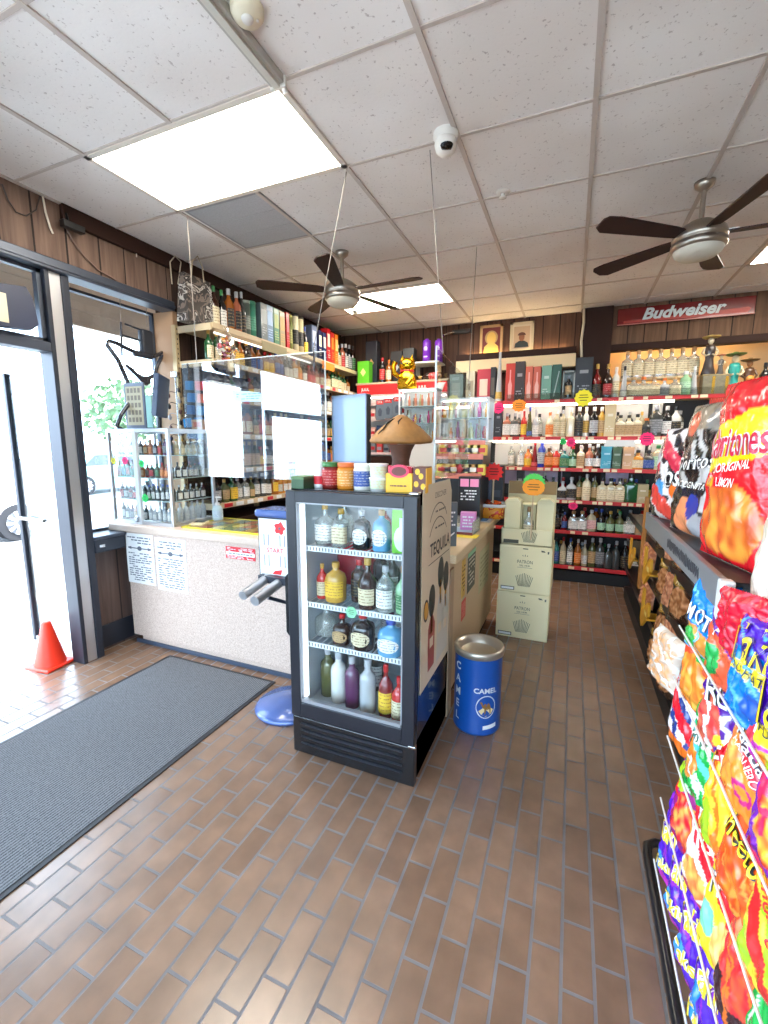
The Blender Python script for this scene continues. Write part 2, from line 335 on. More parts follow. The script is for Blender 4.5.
# the glass door stands open, square to the wall
d = MB().box(-3.965, -3.925, 2.03, 2.075, .02, 2.12, bev=.006).build('door_1', FRAMED); d['kind'] = 'structure'
MB().box(-3.925, -3.34, 2.047, 2.055, .06, 2.1).build('door_glass', PANE, d)
MB().cyl((-3.93, 2.02, 1.03), (-3.62, 2.02, 1.03), .014).cyl((-3.9, 2.02, 1.03), (-3.9, 2.05, 1.03), .01).cyl((-3.65, 2.02, 1.03), (-3.65, 2.05, 1.03), .01).build('door_handle', STEEL, d)
MB().box(-3.925, -3.34, 2.035, 2.07, .02, .06).build('door_rail', ALU, d)
# back wall: panelled left part, dark pilaster, banded right part over a lit recess
struct(MB().box(-3.4, 0, 5.95, 6.05, 0, CZ), 'wall_back', WOODB)
struct(MB().box(0, .33, 5.82, 6.05, 0, CZ, bev=.005), 'wall_back_pilaster', DKBROWN)
struct(MB().box(.33, 3.0, 5.87, 5.95, 2.74, CZ), 'wall_back_band', WOODBR)
struct(MB().box(.33, 3.0, 5.84, 5.95, 2.665, 2.74, bev=.006), 'trim_8', DKBROWN)
struct(MB().box(.33, 3.0, 5.95, 6.05, 0, 2.1), 'wall_back_low', WOODB)
struct(MB().box(.33, 3.0, 6.55, 6.65, 2.0, 2.95).box(.33, 3.0, 5.95, 6.55, 2.82, 2.9).box(.33, 3.0, 6.05, 6.55, 1.98, 2.04).box(.28, .33, 6.05, 6.65, 2.0, 2.9), 'wall_back_recess', CREAM)
struct(MB().box(-1.45, -.03, 5.8, 5.95, 2.52, 2.67, bev=.006).box(-1.45, -.03, 5.8, 5.95, 2.67, 2.69, 1).box(-1.45, -.03, 5.8, 5.815, 2.69, 2.745, 1), 'trim_9', [CREAM, DKBROWN])
CV = M('cove_tube', (255, 222, 165), .5, emit=14)
for x0, x1, y, z, lb in ((-1.4, -.75, 5.9, 2.715, 'warm fluorescent tube lying on the valance under the portraits'), (-.7, -.08, 5.9, 2.715, 'warm fluorescent tube on the valance beside the pilaster'), (.5, 1.6, 6.1, 2.79, 'warm fluorescent tube inside the lit recess under the beer sign')):
    t = thing('tube_light', lb, 'tube light', ((x0+x1)/2, y, z), group='warm tube lights'); hx = (x1-x0)/2
    MB().cyl((-hx+.03, 0, .012), (hx-.03, 0, .012), .012).build('tube', CV, t); MB().box(-hx, -hx+.03, -.018, .018, -.023, .03).box(hx-.03, hx, -.018, .018, -.023, .03).build('holder', WHITE, t)
struct(MB().tube([(.02, 5.8, 3.15), (.03, 5.8, 3.0), (.015, 5.79, 2.8), (.03, 5.8, 2.62)], .014), 'trim_10', M('conduit', (200, 186, 160), .5))
struct(MB().box(2.9, 3.0, -2.7, 6.7, 0, CZ), 'wall_right', M('right_wall_paint', (150, 132, 112), .6))
# shopfront behind the photographer
t = MB().box(-3.4, 3.0, -2.7, -2.6, 2.72, CZ); struct(t, 'wall_front', WOODL)
t = MB()
for x in (-3.3, -2.2, -1.1, 0, 1.1, 2.0, 2.9): t.box(x-.05, x+.05, -2.7, -2.58, 0, 2.72)
t.box(-3.4, 2.9, -2.7, -2.58, 0, .12).box(-3.4, 2.9, -2.7, -2.58, 2.66, 2.73)
struct(t, 'trim_11', FRAMED)
for i, (a, b) in enumerate([(-3.25, -2.25), (-2.15, -1.15), (-1.05, -.05), (.05, 1.05), (1.15, 1.95), (2.05, 2.85)]):
    o = MB().box(a, b, -2.66, -2.63, .12, .15).box(a, b, -2.66, -2.63, 2.63, 2.66).build('window_%d' % (7+i), FRAME); o['kind'] = 'structure'
    MB().box(a, b, -2.648, -2.642, .15, 2.63).build('window_pane', PANE, o)
# outdoors: pavement, parking lot, eave with its fascia board
CONC = M('concrete', (206, 202, 196), .8, nz=.08, nscale=3); ASPH = M('asphalt', (126, 126, 128), .85, nz=.15, nscale=6)
struct(MB().box(-5.3, -3.4, -9, 14, -.14, -.015).box(-3.4, 9, -5.2, -2.7, -.14, -.015), 'pavement', CONC)
struct(MB().box(-60, -5.3, -40, 60, -.3, -.13).box(-5.3, 40, -40, -5.2, -.3, -.13), 'road', ASPH)
struct(MB().box(-5.42, -5.3, -9, 14, -.14, -.005, bev=.02), 'kerb', M('kerb_stone', (150, 148, 146), .8))
SID = M('eave_siding', (212, 194, 176), .7)
t = MB().box(-3.98, -3.4, -6, 16, 3.08, 3.12)
for k in range(4): t.box(-3.99-.004*k, -3.95, -6, 16, 2.60+k*.13, 2.725+k*.13)
struct(t, 'trim_12', SID)

# ================================================================== CEILING THINGS
LIT = M('lit_diffuser', (255, 247, 232), .5, emit=8)
def panel(x0, x1, y0, y1, label):
    t = thing('ceiling_light', label, 'ceiling light', ((x0+x1)/2, (y0+y1)/2, CZ-.012), group='recessed ceiling light panels')
    a, b = (x1-x0)/2, (y1-y0)/2
    MB().box(-a, a, -b, -b+.03, 0, .011).box(-a, a, b-.03, b, 0, .011).box(-a, -a+.03, -b, b, 0, .011).box(a-.03, a, -b, b, 0, .011).build('frame', M('light_frame', (226, 216, 204), .5), t)
    MB().box(-a+.03, a-.03, -b+.03, b-.03, .003, .010).build('diffuser', LIT, t)
panel(-2.56, -1.265, 1.822, 2.456, 'large lit ceiling panel nearest the door, above the front counter')
panel(-2.56, -1.265, 4.375, 5.008, 'lit ceiling panel behind the small running fan, above the liquor rack')
panel(1.28, 2.5, 4.375, 5.008, 'lit ceiling panel beyond the dark-bladed fan, cut by the picture edge')
t = thing('air_vent', 'dull grey square ceiling return vent beside the large light panel', 'vent', (-2.2, 2.775, CZ-.006))
v = MB().box(-.31, .31, -.305, .305, 0, .003)
v.build('face', M('vent_grey', (150, 150, 152), .55, .2), t)
v = MB()
for k in range(3): v.box(-.29, .29, -.29+k*.195, -.29+k*.195+.19, -.0015, 0)
v.build('perforated_grille', M('vent_slat', (176, 178, 182), .6, 0, nz=.12, nscale=90), t)
WPL = M('white_plastic', (226, 222, 214), .35)
def dome_cam(px, py, label, s=1.0):
    c = onZ(px, py, CZ); t = thing('security_camera', label, 'security camera', (c.x, c.y, CZ))
    MB().lathe([(.055*s, 0), (.055*s, -.02*s), (.045*s, -.03*s)], 20).build('mount', WPL, t)
    h = MB().lathe([(.001, -.088*s), (.028*s, -.085*s), (.044*s, -.07*s), (.05*s, -.048*s), (.046*s, -.026*s), (.03*s, -.018*s)], 20)
    h.build('housing', WPL, t)
    MB().lathe([(.001, -.016*s), (.022*s, -.012*s), (.028*s, 0)], 16, (.014*s, -.034*s, -.07*s)).build('lens', M('lens_black', (14, 14, 16), .1), t)
dome_cam(446, 133, 'white dome security camera by the ceiling bar above the plexiglass', 1.15)
dome_cam(355, 307, 'small white security camera below the far light panel near the back corner', .8)
c = onZ(247, 8, CZ); t = thing('smoke_detector', 'round white smoke detector beside the ceiling track bar', 'smoke detector', (c.x, c.y, CZ))
MB().lathe([(.06, 0), (.06, -.018), (.05, -.032), (.001, -.036)], 28).build('housing', M('ivory_plastic', (226, 216, 190), .4), t)
MB().lathe([(.022, -.034), (.02, -.04), (.001, -.04)], 20).cyl((.03, .02, -.034), (.03, .02, -.037), .005).build('sensor_cap', WPL, t)
c = onZ(503, 192, CZ); t = thing('fire_sprinkler', 'small white ceiling sprinkler head right of the dome camera'.replace('right of', 'past'), 'sprinkler', (c.x, c.y, CZ))
MB().lathe([(.045, 0), (.04, -.008), (.02, -.01)], 18).build('escutcheon', WPL, t)
MB().cyl((0, 0, -.008), (0, 0, -.03), .012).lathe([(.001, -.034), (.024, -.034), (.024, -.03), (.001, -.029)], 14).build('deflector', WPL, t)
t = thing('track_bar', 'grey metal track bar fixed under the ceiling beside the smoke detector', 'track', (-1.265, 1.25, CZ-.045))
MB().box(-.035, .035, -.75, .55, .012, .045, 0, .004).build('channel', M('track_grey', (176, 172, 164), .45, .2), t)
MB().box(-.014, .014, -.75, .55, 0, .014).build('inner_rail', M('track_light', (206, 202, 192), .45, .2), t)
MB().box(-.04, .04, .55, .565, .005, .045, 0, .003).cyl((.02, .57, .02), (.02, .585, .0), .012).build('cap', WPL, t)

NICK = M('brushed_nickel', (168, 158, 146), .28, .95); BLADE = M('blade_walnut', (44, 22, 20), .5, spec=.3, nz=.15, nscale=12); BOWL = M('frosted_bowl', (214, 208, 192), .5, spec=.3)
def fan(x, y, zh, rot, R, label):
    t = thing('ceiling_fan', label, 'ceiling fan', (x, y, zh), group='ceiling fans')
    top = CZ-zh
    MB().lathe([(.001, top), (.055, top), (.05, top-.025), (.02, top-.05)], 20).build('canopy', NICK, t)
    MB().cyl((0, 0, .06), (0, 0, top-.02), .014).build('downrod', NICK, t)
    MB().lathe([(.02, .1), (.06, .085), (.1, .06), (.135, .03), (.145, 0), (.142, -.02), (.135, -.025), (.135, -.03), (.147, -.035), (.147, -.06), (.13, -.075)], 36).build('motor_housing', NICK, t)
    MB().lathe([(.132, -.072), (.125, -.092), (.1, -.112), (.06, -.124), (.001, -.128)], 36).build('lamp_bowl', BOWL, t)
    for k in range(5):
        a = rot+k*2*PI/5; mat = Matrix.Rotation(a, 4, 'Z') @ Matrix.Rotation(math.radians(11), 4, 'X')
        pts = [(.1, .034), (.2, .05), (R-.1, .074), (R-.02, .066), (R, .04), (R-.004, -.03), (R-.05, -.062), (.2, -.044), (.1, -.034)]
        b = MB(); vv = [mat @ Vector((px, py, .012)) for px, py in pts]; ww = [mat @ Vector((px, py, .004)) for px, py in pts]
        n = len(pts); b.add(vv+ww, [list(range(n)), list(range(n, 2*n))[::-1]]+[[i, n+i, n+(i+1) % n, (i+1) % n] for i in range(n)])
        bl = b.build('blade', BLADE, t)
        MB().box(.09, .19, -.02, .02, .012, .02, mat=mat).build('blade_bracket', NICK, bl)
FAN1 = (.63, 3.415, 2.855); FAN2 = (-1.834, 3.444, 2.855)
fan(*FAN1, math.radians(-1.5), .69, 'still dark-bladed ceiling fan over the aisle, nearest the red beer sign')
fan(*FAN2, math.radians(-2), .69, 'dark-bladed ceiling fan over the counter, in front of the far light panel')
# ================================================================== FLOOR THINGS
t = MB().box(-2.72, -1.79, -1.2, 2.275, .0005, .009, 0).box(-1.79, -1.765, -1.2, 2.275, .0005, .006, 1).box(-2.745, -2.72, -1.2, 2.275, .0005, .006, 1).box(-2.745, -1.765, 2.275, 2.295, .0005, .006, 1)
tag(t.build('entrance_mat', [nodes_mat('ribbed_carpet', mat_nodes, .9, .2), M('rubber_edge', (34, 35, 40), .6)]), 'long ribbed charcoal entrance mat running up to the front counter', 'mat')
t = thing('traffic_cone', 'small orange-red traffic cone holding open the glass door', 'traffic cone', (-3.42, 1.845, .0), .15)
CONE = M('cone_orange', (255, 58, 30), .45)
MB().box(-.11, .11, -.11, .11, .0, .022, 0, .01).build('base', CONE, t)
MB().lathe([(.098, .02), (.092, .05), (.03, .325), (.024, .335), (.014, .335)], 28).build('body', CONE, t)

# ================================================================== FRONT COUNTER AND AISLE COUNTER
LAM = nodes_mat('counter_laminate', speckle_nodes((184, 158, 142), (214, 193, 178), 190), .5)
LAMS = nodes_mat('counter_laminate_side', speckle_nodes((190, 166, 132), (206, 184, 150), 200), .5)
TOPM = nodes_mat('counter_top', speckle_nodes((190, 166, 148), (214, 194, 178), 240), .35)
t = thing('front_counter', 'long speckled beige front counter beside the entrance mat', 'counter', (-3.2, 2.355, 0))
MB().box(0, 1.94, 0, .1, .075, .925, 0, .004).box(0, .03, .1, .56, .075, .925).build('front_panel', LAM, t)
MB().box(.06, 1.94, .03, .09, 0, .075).build('plinth', LAM, t)
MB().box(.0, 1.94, .016, .03, 0, .03, 0, .003).build('toe_strip', M('toe_strip', (60, 70, 88), .4), t)
MB().box(-.17, 1.94, -.022, .575, .925, .98, 0, .008).build('countertop', TOPM, t)
t = thing('aisle_counter', 'beige counter along the aisle behind the glass-door fridge', 'counter', (-1.26, 2.375, 0))
MB().box(.0, .65, .0, 1.62, .09, .94, 0, .004).build('side_panel', LAMS, t)
MB().box(.02, .62, .02, 1.58, 0, .09).build('plinth', DKBROWN, t)
MB().box(.655, .668, .0, .09, .0, .9, 0, .003).build('corner_post', M('post_tan', (170, 146, 120), .5), t)
MB().box(-.0, .70, -.005, 1.66, .94, .995, 0, .008).build('countertop', nodes_mat('aisle_top', speckle_nodes((200, 176, 136), (214, 192, 156), 200), .35), t)

def lines(mb, o, ux, uy, w, h, rows, mi, seed, lift=.0006, fill=.75):
    """rows of illegible small print on a sheet"""
    rnd = random.Random(seed); o, ux, uy = Vector(o), Vector(ux), Vector(uy); nz = ux.cross(uy)*lift
    for r in range(rows):
        y = h*(.5-(r+.5)/rows); x = -w/2; hh = h/rows*.22
        while x < w/2-.01:
            l = rnd.uniform(.012, .05)*max(w/.28, .3); e = min(w/2, x+l)
            if rnd.random() < fill: mb.quad(o+ux*x+uy*(y-hh)+nz, o+ux*e+uy*(y-hh)+nz, o+ux*e+uy*(y+hh)+nz, o+ux*x+uy*(y+hh)+nz, mi)
            x = e+l*.25
EX, EZ, EY = (1, 0, 0), (0, 0, 1), (0, 1, 0)
# two letter-size printed notices on the counter front
def notice(x0, x1, z0, z1, label, seed):
    m = MB().box(x0, x1, 2.3515, 2.3545, z0, z1, 0); cx, cz = (x0+x1)/2, (z0+z1)/2; w, h = x1-x0, z1-z0
    lines(m, (cx, 2.351, z1-h*.13), EX, EZ, w*.84, h*.16, 3, 1, seed); lines(m, (cx, 2.351, cz-h*.16), EX, EZ, w*.84, h*.58, 13, 1, seed+1)
    zz = z1-h*.29
    m.quad((cx-w*.34, 2.3508, zz-.004), (cx+w*.34, 2.3508, zz-.004), (cx+w*.34, 2.3508, zz+.004), (cx-w*.34, 2.3508, zz+.004), 1)
    m.prism([(.024*math.cos(a*PI/6), .018*math.sin(a*PI/6)) for a in range(12)], (cx, 2.3512, zz), EX, EZ, (0, -.0006, 0), 1)
    for sx in (-1, 1): m.prism([(sx*w*.3, -.012), (sx*w*.42, -.003), (sx*w*.42, .005), (sx*w*.3, .012)], (cx, 2.3512, zz), EX, EZ, (0, -.0006, 0), 1)
    tag(m.build('printed_notice', [PAPER, M('grey_ink', (96, 98, 110), .7)]), label, 'notice', 'text notices taped to the counter front')
notice(-3.205, -2.905, .515, .915, 'white printed notice taped to the counter front, nearest the door', 3)
notice(-2.885, -2.575, .495, .905, 'white printed notice taped to the counter front, farther from the door', 8)
RED = M('print_red', (208, 34, 48), .5)
m = MB().box(-2.195, -1.94, 2.352, 2.3545, .815, .9, 0).box(-2.19, -1.945, 2.3512, 2.3522, .84, .865, 1)
lines(m, (-2.067, 2.351, .882), EX, EZ, .23, .03, 3, 1, 5); lines(m, (-2.067, 2.3508, .8525), EX, EZ, .21, .014, 1, 2, 6, fill=1); lines(m, (-2.067, 2.351, .828), EX, EZ, .23, .02, 2, 1, 7)
tag(m.build('warning_sticker', [RED, PAPER, INK]), 'small red and white warning sticker on the counter front', 'sticker')
# metal mail slot box on the panelling under the window
t = thing('wall_box', 'dark metal box with a lid fixed under the window beside the counter', 'box', (-3.3, 2.22, .8))
MB().box(0, .11, -.12, .12, 0, .1, 0, .008).build('body', FRAMED, t); MB().box(-.0, .12, -.125, .125, .1, .125, 0, .006).build('lid', FRAME, t); MB().box(.11, .114, -.09, -.05, .04, .06).build('latch', CHROME, t)

# ================================================================== MINIATURE BOTTLES, BOTTLES IN GENERAL
SHAPES = {   # outline (radius, height) with unit radius and height, cross-section power, label band, neck radius
 'round': ([(0, 0), (.95, 0), (1, .02), (1, .56), (.93, .63), (.6, .71), (.36, .77), (.31, .81), (.31, .94)], 2, (.1, .5), .33),
 'slim': ([(0, 0), (.95, 0), (1, .02), (1, .64), (.9, .70), (.55, .76), (.4, .8), (.36, .95)], 2, (.14, .55), .4),
 'square': ([(0, 0), (.95, 0), (1, .02), (1, .6), (.92, .65), (.5, .70), (.34, .73), (.32, .9)], 6, (.1, .54), .38),
 'squat': ([(0, 0), (.9, 0), (1, .04), (1, .5), (.9, .6), (.45, .68), (.28, .72), (.26, .9)], 3.2, (.1, .5), .32),
 'cone': ([(0, 0), (.97, 0), (1, .03), (.86, .2), (.5, .62), (.3, .8), (.27, .93)], 2, (.06, .2), .3),
 'bell': ([(0, 0), (.9, 0), (.95, .03), (.95, .3), (1, .5), (.85, .6), (.4, .7), (.3, .76), (.28, .93)], 2, (.1, .42), .34),
 'flask': ([(0, 0), (.9, 0), (1, .05), (1, .58), (.85, .7), (.4, .78), (.3, .82), (.3, .93)], 2.6, (.14, .55), .36)}
_BM = {}
def bottle_meshes(shape, oval):
    k = (shape, oval)
    if k in _BM: return _BM[k]
    prof, sup, (l0, l1), nr = SHAPES[shape]; n = 20
    def me(mb):
        o = mb.build('bottle_shell', BLACK); d = o.data; bpy.data.objects.remove(o); return d
    body = me(MB().lathe(prof, n, sup=sup))
    def pt(a, z):   # point on the bottle wall at angle a from the front, height z
        r = 1
        for (r0, z0), (r1, z1) in zip(prof, prof[1:]):
            if z0 <= z <= z1 and z1 > z0: r = r0+(r1-r0)*(z-z0)/(z1-z0)
        t = -PI/2+a; cx, sn = math.cos(t), math.sin(t); q = (abs(cx)**sup+abs(sn)**sup)**(-1/sup)*(r*1.02+.01)
        return (q*cx, q*sn, z)
    mb = MB()
    if oval:
        v = [pt(0, (l0+l1)/2)]; f = []
        for j in (1, 2):
            for i in range(18):
                a = i*2*PI/18; v.append(pt(.95*math.cos(a)*j/2, (l0+l1)/2+(l1-l0)/2*math.sin(a)*j/2))
        for i in range(18): f += [[0, 1+i, 1+(i+1) % 18], [1+i, 19+i, 19+(i+1) % 18, 1+(i+1) % 18]]
        mb.add(v, f, 0, True)
    else:
        K = 12; v = []
        for z in (l0, l1):
            for i in range(K+1): v.append(pt(-1.15+2.3*i/K, z))
        mb.add(v, [[i, i+1, K+2+i, K+1+i] for i in range(K)], 0, True)
    lab = me(mb)
    cap = me(MB().lathe([(nr, .86), (nr*1.08, .865), (nr*1.08, .99), (nr*.95, 1), (0, 1)], 12))
    _BM[k] = (body, lab, cap); return _BM[k]
def liquid(name, rgb):
    if name == 'clear': return glass('liquid_clear', (236, 240, 236), .1, .05, .35, (206, 210, 204))
    return M('liquid_'+name.replace(' ', '_'), rgb, .12, spec=.6, coat=.4)
LIQ = {'clear': (214, 218, 212), 'amber': (150, 84, 28), 'honey': (204, 140, 54), 'dark brown': (50, 26, 16), 'black': (20, 18, 20), 'green': (34, 84, 46), 'olive': (88, 90, 50), 'ruby': (128, 22, 26),
       'red': (200, 40, 36), 'blue': (36, 60, 170), 'sky blue': (96, 160, 200), 'white': (232, 230, 222), 'pale': (190, 178, 146), 'orange': (226, 120, 40), 'pink': (232, 150, 150), 'purple': (92, 44, 84),
       'copper': (178, 104, 76), 'teal': (40, 120, 116), 'smoky': (66, 68, 66), 'silver': (186, 188, 190), 'gold': (206, 160, 70), 'mint': (150, 196, 150), 'cream': (230, 218, 186), 'yellow': (240, 200, 50)}
CAPS = {'black': (24, 22, 24), 'gold': (200, 156, 66), 'red': (190, 28, 32), 'white': (232, 230, 226), 'silver': (182, 184, 188), 'blue': (40, 70, 160), 'green': (40, 120, 60), 'brown': (108, 70, 40), 'cork': (190, 150, 100), 'orange': (230, 120, 40), 'yellow': (240, 196, 40)}
LABS = {'white': ((234, 232, 226), (70, 66, 64)), 'cream': ((226, 212, 176), (104, 66, 36)), 'black': ((30, 28, 30), (206, 176, 110)), 'red': ((186, 30, 36), (238, 226, 210)), 'yellow': ((238, 196, 60), (130, 40, 20)),
        'blue': ((40, 74, 150), (230, 230, 236)), 'green': ((56, 120, 70), (232, 226, 190)), 'tan': ((190, 158, 112), (84, 54, 30)), 'silver': ((190, 192, 194), (50, 50, 60)), 'gold': ((204, 164, 80), (70, 40, 20)), 'orange': ((230, 124, 44), (250, 240, 220)), 'mint': ((176, 214, 180), (40, 90, 60)), 'pink': ((236, 190, 186), (150, 50, 60)), 'grey': ((120, 122, 124), (220, 220, 220))}
def bottle(loc, w, h, shape, body, lab, cap, label, group=None, rz=0, name='liquor_bottle', oval=False, cat='bottle', depth=None):
    mb_, ml, mc = bottle_meshes(shape, oval)
    if name == 'miniature_bottle' and body == 'clear': body = 'silver'
    r = bpy.data.objects.new(name, mb_); C.objects.link(r)
    r.location = loc; r.rotation_euler = (0, 0, rz); r.scale = (w/2, (depth or w)/2, h); tag(r, label, cat, group)
    def put(o, m): o.material_slots[0].link = 'OBJECT'; o.material_slots[0].material = m
    put(r, liquid(body, LIQ[body]))
    if lab:
        o = bpy.data.objects.new('label', ml); C.objects.link(o); o.parent = r; put(o, label_mat(*LABS[lab]))
    o = bpy.data.objects.new('cap', mc); C.objects.link(o); o.parent = r; put(o, M('cap_'+cap, CAPS[cap], .3))
    return r

# glass display case of miniatures on the counter
t = thing('display_case', 'glass and metal case of miniature bottles on the counter by the window', 'display case', (-3.385, 2.415, .98))
CW, CD, CH = .64, .42, .735
f = MB()
for x in (0, CW):
    for y in (0, CD): f.box(x-.012, x+.012, y-.012, y+.012, 0, CH, 0, .003)
for z in (.012, CH-.012):
    f.box(0, CW, -.012, .012, z-.012, z+.012).box(0, CW, CD-.012, CD+.012, z-.012, z+.012).box(-.012, .012, 0, CD, z-.012, z+.012).box(CW-.012, CW+.012, 0, CD, z-.012, z+.012)
f.build('frame', ALU, t)
MB().box(.275, .315, -.016, .01, 0, CH, 0, .002).build('door_stile', M('case_white', (214, 218, 222), .3), t)
MB().box(.012, CW-.012, -.002, .002, .02, CH-.02).build('front_glass', CLEAR, t)
MB().box(CW-.002, CW+.002, .012, CD-.012, .02, CH-.02).build('side_glass', CLEAR, t)
MB().box(.0, CW, 0, CD, CH-.004, CH+.004).build('top_board', M('case_top', (190, 194, 200), .3, .4), t)
SHZ = [.025, .19, .365, .54]
for z in SHZ[1:]: MB().box(.014, CW-.014, .012, CD-.014, z-.006, z).build('shelf', M('glass_shelf', (196, 214, 214), .2), t)
MB().box(.26, .28, .02, -.018, .03, .07).box(.262, .3, -.03, -.016, .02, .06).build('lock', CHROME, t)
rnd = random.Random(11)
MINI = [('smoky', 'grey', 'silver'), ('amber', 'tan', 'black'), ('smoky', 'blue', 'blue'), ('amber', 'red', 'gold'), ('ruby', 'black', 'black'), ('green', 'tan', 'gold'), ('dark brown', 'red', 'red'), ('smoky', 'white', 'black'), ('purple', 'grey', 'black'), ('copper', 'orange', 'red'), ('olive', 'green', 'green'), ('black', 'silver', 'silver')]
rows = ['bottom', 'lower middle', 'upper middle', 'top']
for k, z in enumerate(SHZ):
    for i in range(12):
        b, l, c_ = MINI[rnd.randrange(12)] if not (k <= 1 and i >= 6) else ('silver' if k == 0 else 'smoky', 'white', 'white' if k == 0 else 'blue')
        if 5 <= i <= 5: pass
        x = -3.385+.035+i*.0515; hh = rnd.uniform(.1, .135)
        bottle((x, 2.46+rnd.uniform(0, .01), .98+z+.001), .036, hh, rnd.choice(['round', 'slim', 'flask']), b, l, c_, '%s miniature, %s label, %s from window on the display case %s shelf' % (b, l, ORD[i], rows[k]), 'miniatures in the display case', name='miniature_bottle')
    for i in range(5):
        b, l, c_ = [('smoky', 'white', 'silver'), ('black', 'white', 'black'), ('pale', 'cream', 'gold'), ('clear', 'silver', 'silver')][(k+3) % 4]
        bottle((-3.385+CW-.04, 2.52+i*.058, .98+z+.001), .042, .12 if k != 0 else .145, ['slim', 'squat', 'round', 'bell'][k], b, l, c_, '%s miniature facing the till, %s from the front on the case %s shelf' % (b, ORD[i], rows[k]), 'miniatures in the display case', rz=PI/2, name='miniature_bottle')
def starburst(name, loc, r, rgbname, rgb, label, n=14, rot=(PI/2, 0, 0), group='fluorescent price stars', cat='price tag', amp=.16, sx=1):
    """small fluorescent card star with scribbled price lines"""
    o = MB(); pts = [((r*(1+amp*(-1)**i))*math.cos(i*PI/n)*sx, (r*(1+amp*(-1)**i))*math.sin(i*PI/n)) for i in range(2*n)]
    o.prism(pts, (0, 0, 0), (1, 0, 0), (0, 1, 0), (0, 0, .002), 0)
    for j, (y, w) in enumerate(((.35, .9), (.05, 1.1), (-.28, .8))): o.box(-r*w*.5*sx, r*w*.5*sx, r*y-r*.05, r*y+r*.05, .0021, .0026, 1)
    b = o.build(name, [M('card_'+rgbname, rgb, .6), M('card_ink_'+rgbname, tuple(int(v*.45) for v in rgb), .7)], loc=loc); b.rotation_euler = rot
    return tag(b, label, cat, group)
PINK, GRN, YEL, ORG, REDC = ('pink', (255, 40, 120)), ('green', (30, 200, 90)), ('yellow', (250, 236, 40)), ('orange', (255, 150, 30)), ('red', (255, 40, 30))
starburst('price_star', (-3.33, 2.40, 1.47), .026, *YEL, 'yellow price star on the front of the miniature bottle case', 6)
starburst('price_star', (-3.20, 2.40, 1.475), .03, *PINK, 'pink price star on the front of the miniature bottle case', 8)
starburst('price_star', (-3.02, 2.40, 1.455), .027, *GRN, 'upper green price star on the miniature case beside its stile', 8)
starburst('price_star', (-3.01, 2.40, 1.19), .033, *GRN, 'lower green price star near the foot of the miniature case', 8)
# on the counter beside the case: soap dispenser, card reader, lottery tray
t = thing('pump_bottle', 'clear hand sanitizer pump bottle on the counter behind the display case', 'pump bottle', (-2.66, 2.78, .98))
MB().lathe([(0, 0), (.04, 0), (.042, .01), (.042, .1), (.03, .125), (.014, .13)], 20).build('bottle', M('sanitizer', (204, 220, 222), .15), t)
MB().cyl((0, 0, .128), (0, 0, .15), .018).cyl((0, 0, .15), (0, 0, .19), .006).box(-.012, .045, -.01, .01, .19, .2, 0, .003).build('pump', WHITE, t)
MB().lathe([(.0425, .03), (.0425, .085)], 20, cap=False).build('label', label_mat((214, 226, 232), (70, 110, 150)), t)
t = thing('card_terminal', 'small cream card terminal lying at the corner of the display case', 'card terminal', (-2.66, 2.58, .98), .35)
MB().box(-.05, .05, -.07, .07, 0, .02, 0, .006).build('body', M('terminal_cream', (222, 208, 170), .4), t); MB().box(-.04, .04, -.02, .055, .02, .0225).build('screen', M('screen_dark', (50, 56, 50), .2), t); MB().box(-.055, .055, -.075, .075, -.0, .006, 0, .003).build('base', BLACK, t)
t = thing('scratcher_tray', 'yellow-edged glass counter inset showing lottery tickets', 'display tray', (-2.22, 2.62, .98))
YE = M('yellow_edge', (236, 222, 60), .4)
MB().box(-.46, .5, -.2, -.185, 0, .012).box(-.46, .5, .24, .255, 0, .012).box(-.46, -.445, -.2, .255, 0, .012).box(.485, .5, -.2, .255, 0, .012).build('frame', YE, t)
MB().box(-.445, .485, -.185, .24, .004, .007).build('backing', M('tray_green', (92, 104, 84), .6), t)
m = MB()
for i in range(9):
    for j in range(3): m.box(-.43+i*.101, -.345+i*.101, -.17+j*.135, -.05+j*.135, .007, .008, (i*2+j*5+i*j) % 5)
m.build('ticket_print', [M('tick%d' % i, c, .5) for i, c in enumerate([(186, 150, 90), (110, 130, 90), (176, 90, 70), (90, 120, 130), (206, 196, 120)])], t)
MB().box(-.445, .485, -.185, .24, .01, .013).build('glass_top', CLEAR, t)
t = thing('ticket_printer', 'dark receipt machine on the counter behind the lottery tray', 'machine', (-2.2, 3.05, .98), -.2)
MB().box(-.17, .17, -.12, .12, 0, .09, 0, .015).build('body', M('machine_dark', (48, 48, 52), .4), t); MB().box(-.15, .12, -.1, .02, .09, .096, 0, .002).build('paper_cover', M('machine_grey', (150, 150, 150), .4), t)

# pedestal machine between counter and fridge: round floor base, pole, dispensing head
t = thing('pedestal_dispenser', 'blue and white coin dispenser on a round blue pedestal behind the fridge', 'dispenser', (-1.52, 2.1, 0))
NAVY = M('pedestal_blue', (74, 98, 156), .25, .1, coat=.5)
MB().lathe([(0, 0), (.2, 0), (.205, .015), (.19, .03), (.1, .045), (.04, .065), (.001, .065)], 36).build('base', NAVY, t)
MB().cyl((.075, .03, .05), (.075, .03, .83), .022).build('pole', FRAMED, t)
h = MB().box(-.13, .13, -.07, .09, .82, 1.2, 0, .008).build('head', FRAMED, t)
MB().box(-.145, .145, -.08, .1, 1.19, 1.235, 0, .015).build('head_cover', NAVY, t)
m = MB().box(-.115, .105, -.078, -.07, .835, 1.185, 0, .002)
m.prism([(.034*math.cos(a*PI/7)*(1+.22*math.cos(a*2.2)), .034*math.sin(a*PI/7)*(1+.22*math.cos(a*2.2))) for a in range(14)], (.03, -.0785, 1.135), EX, EZ, (0, -.001, 0), 1)
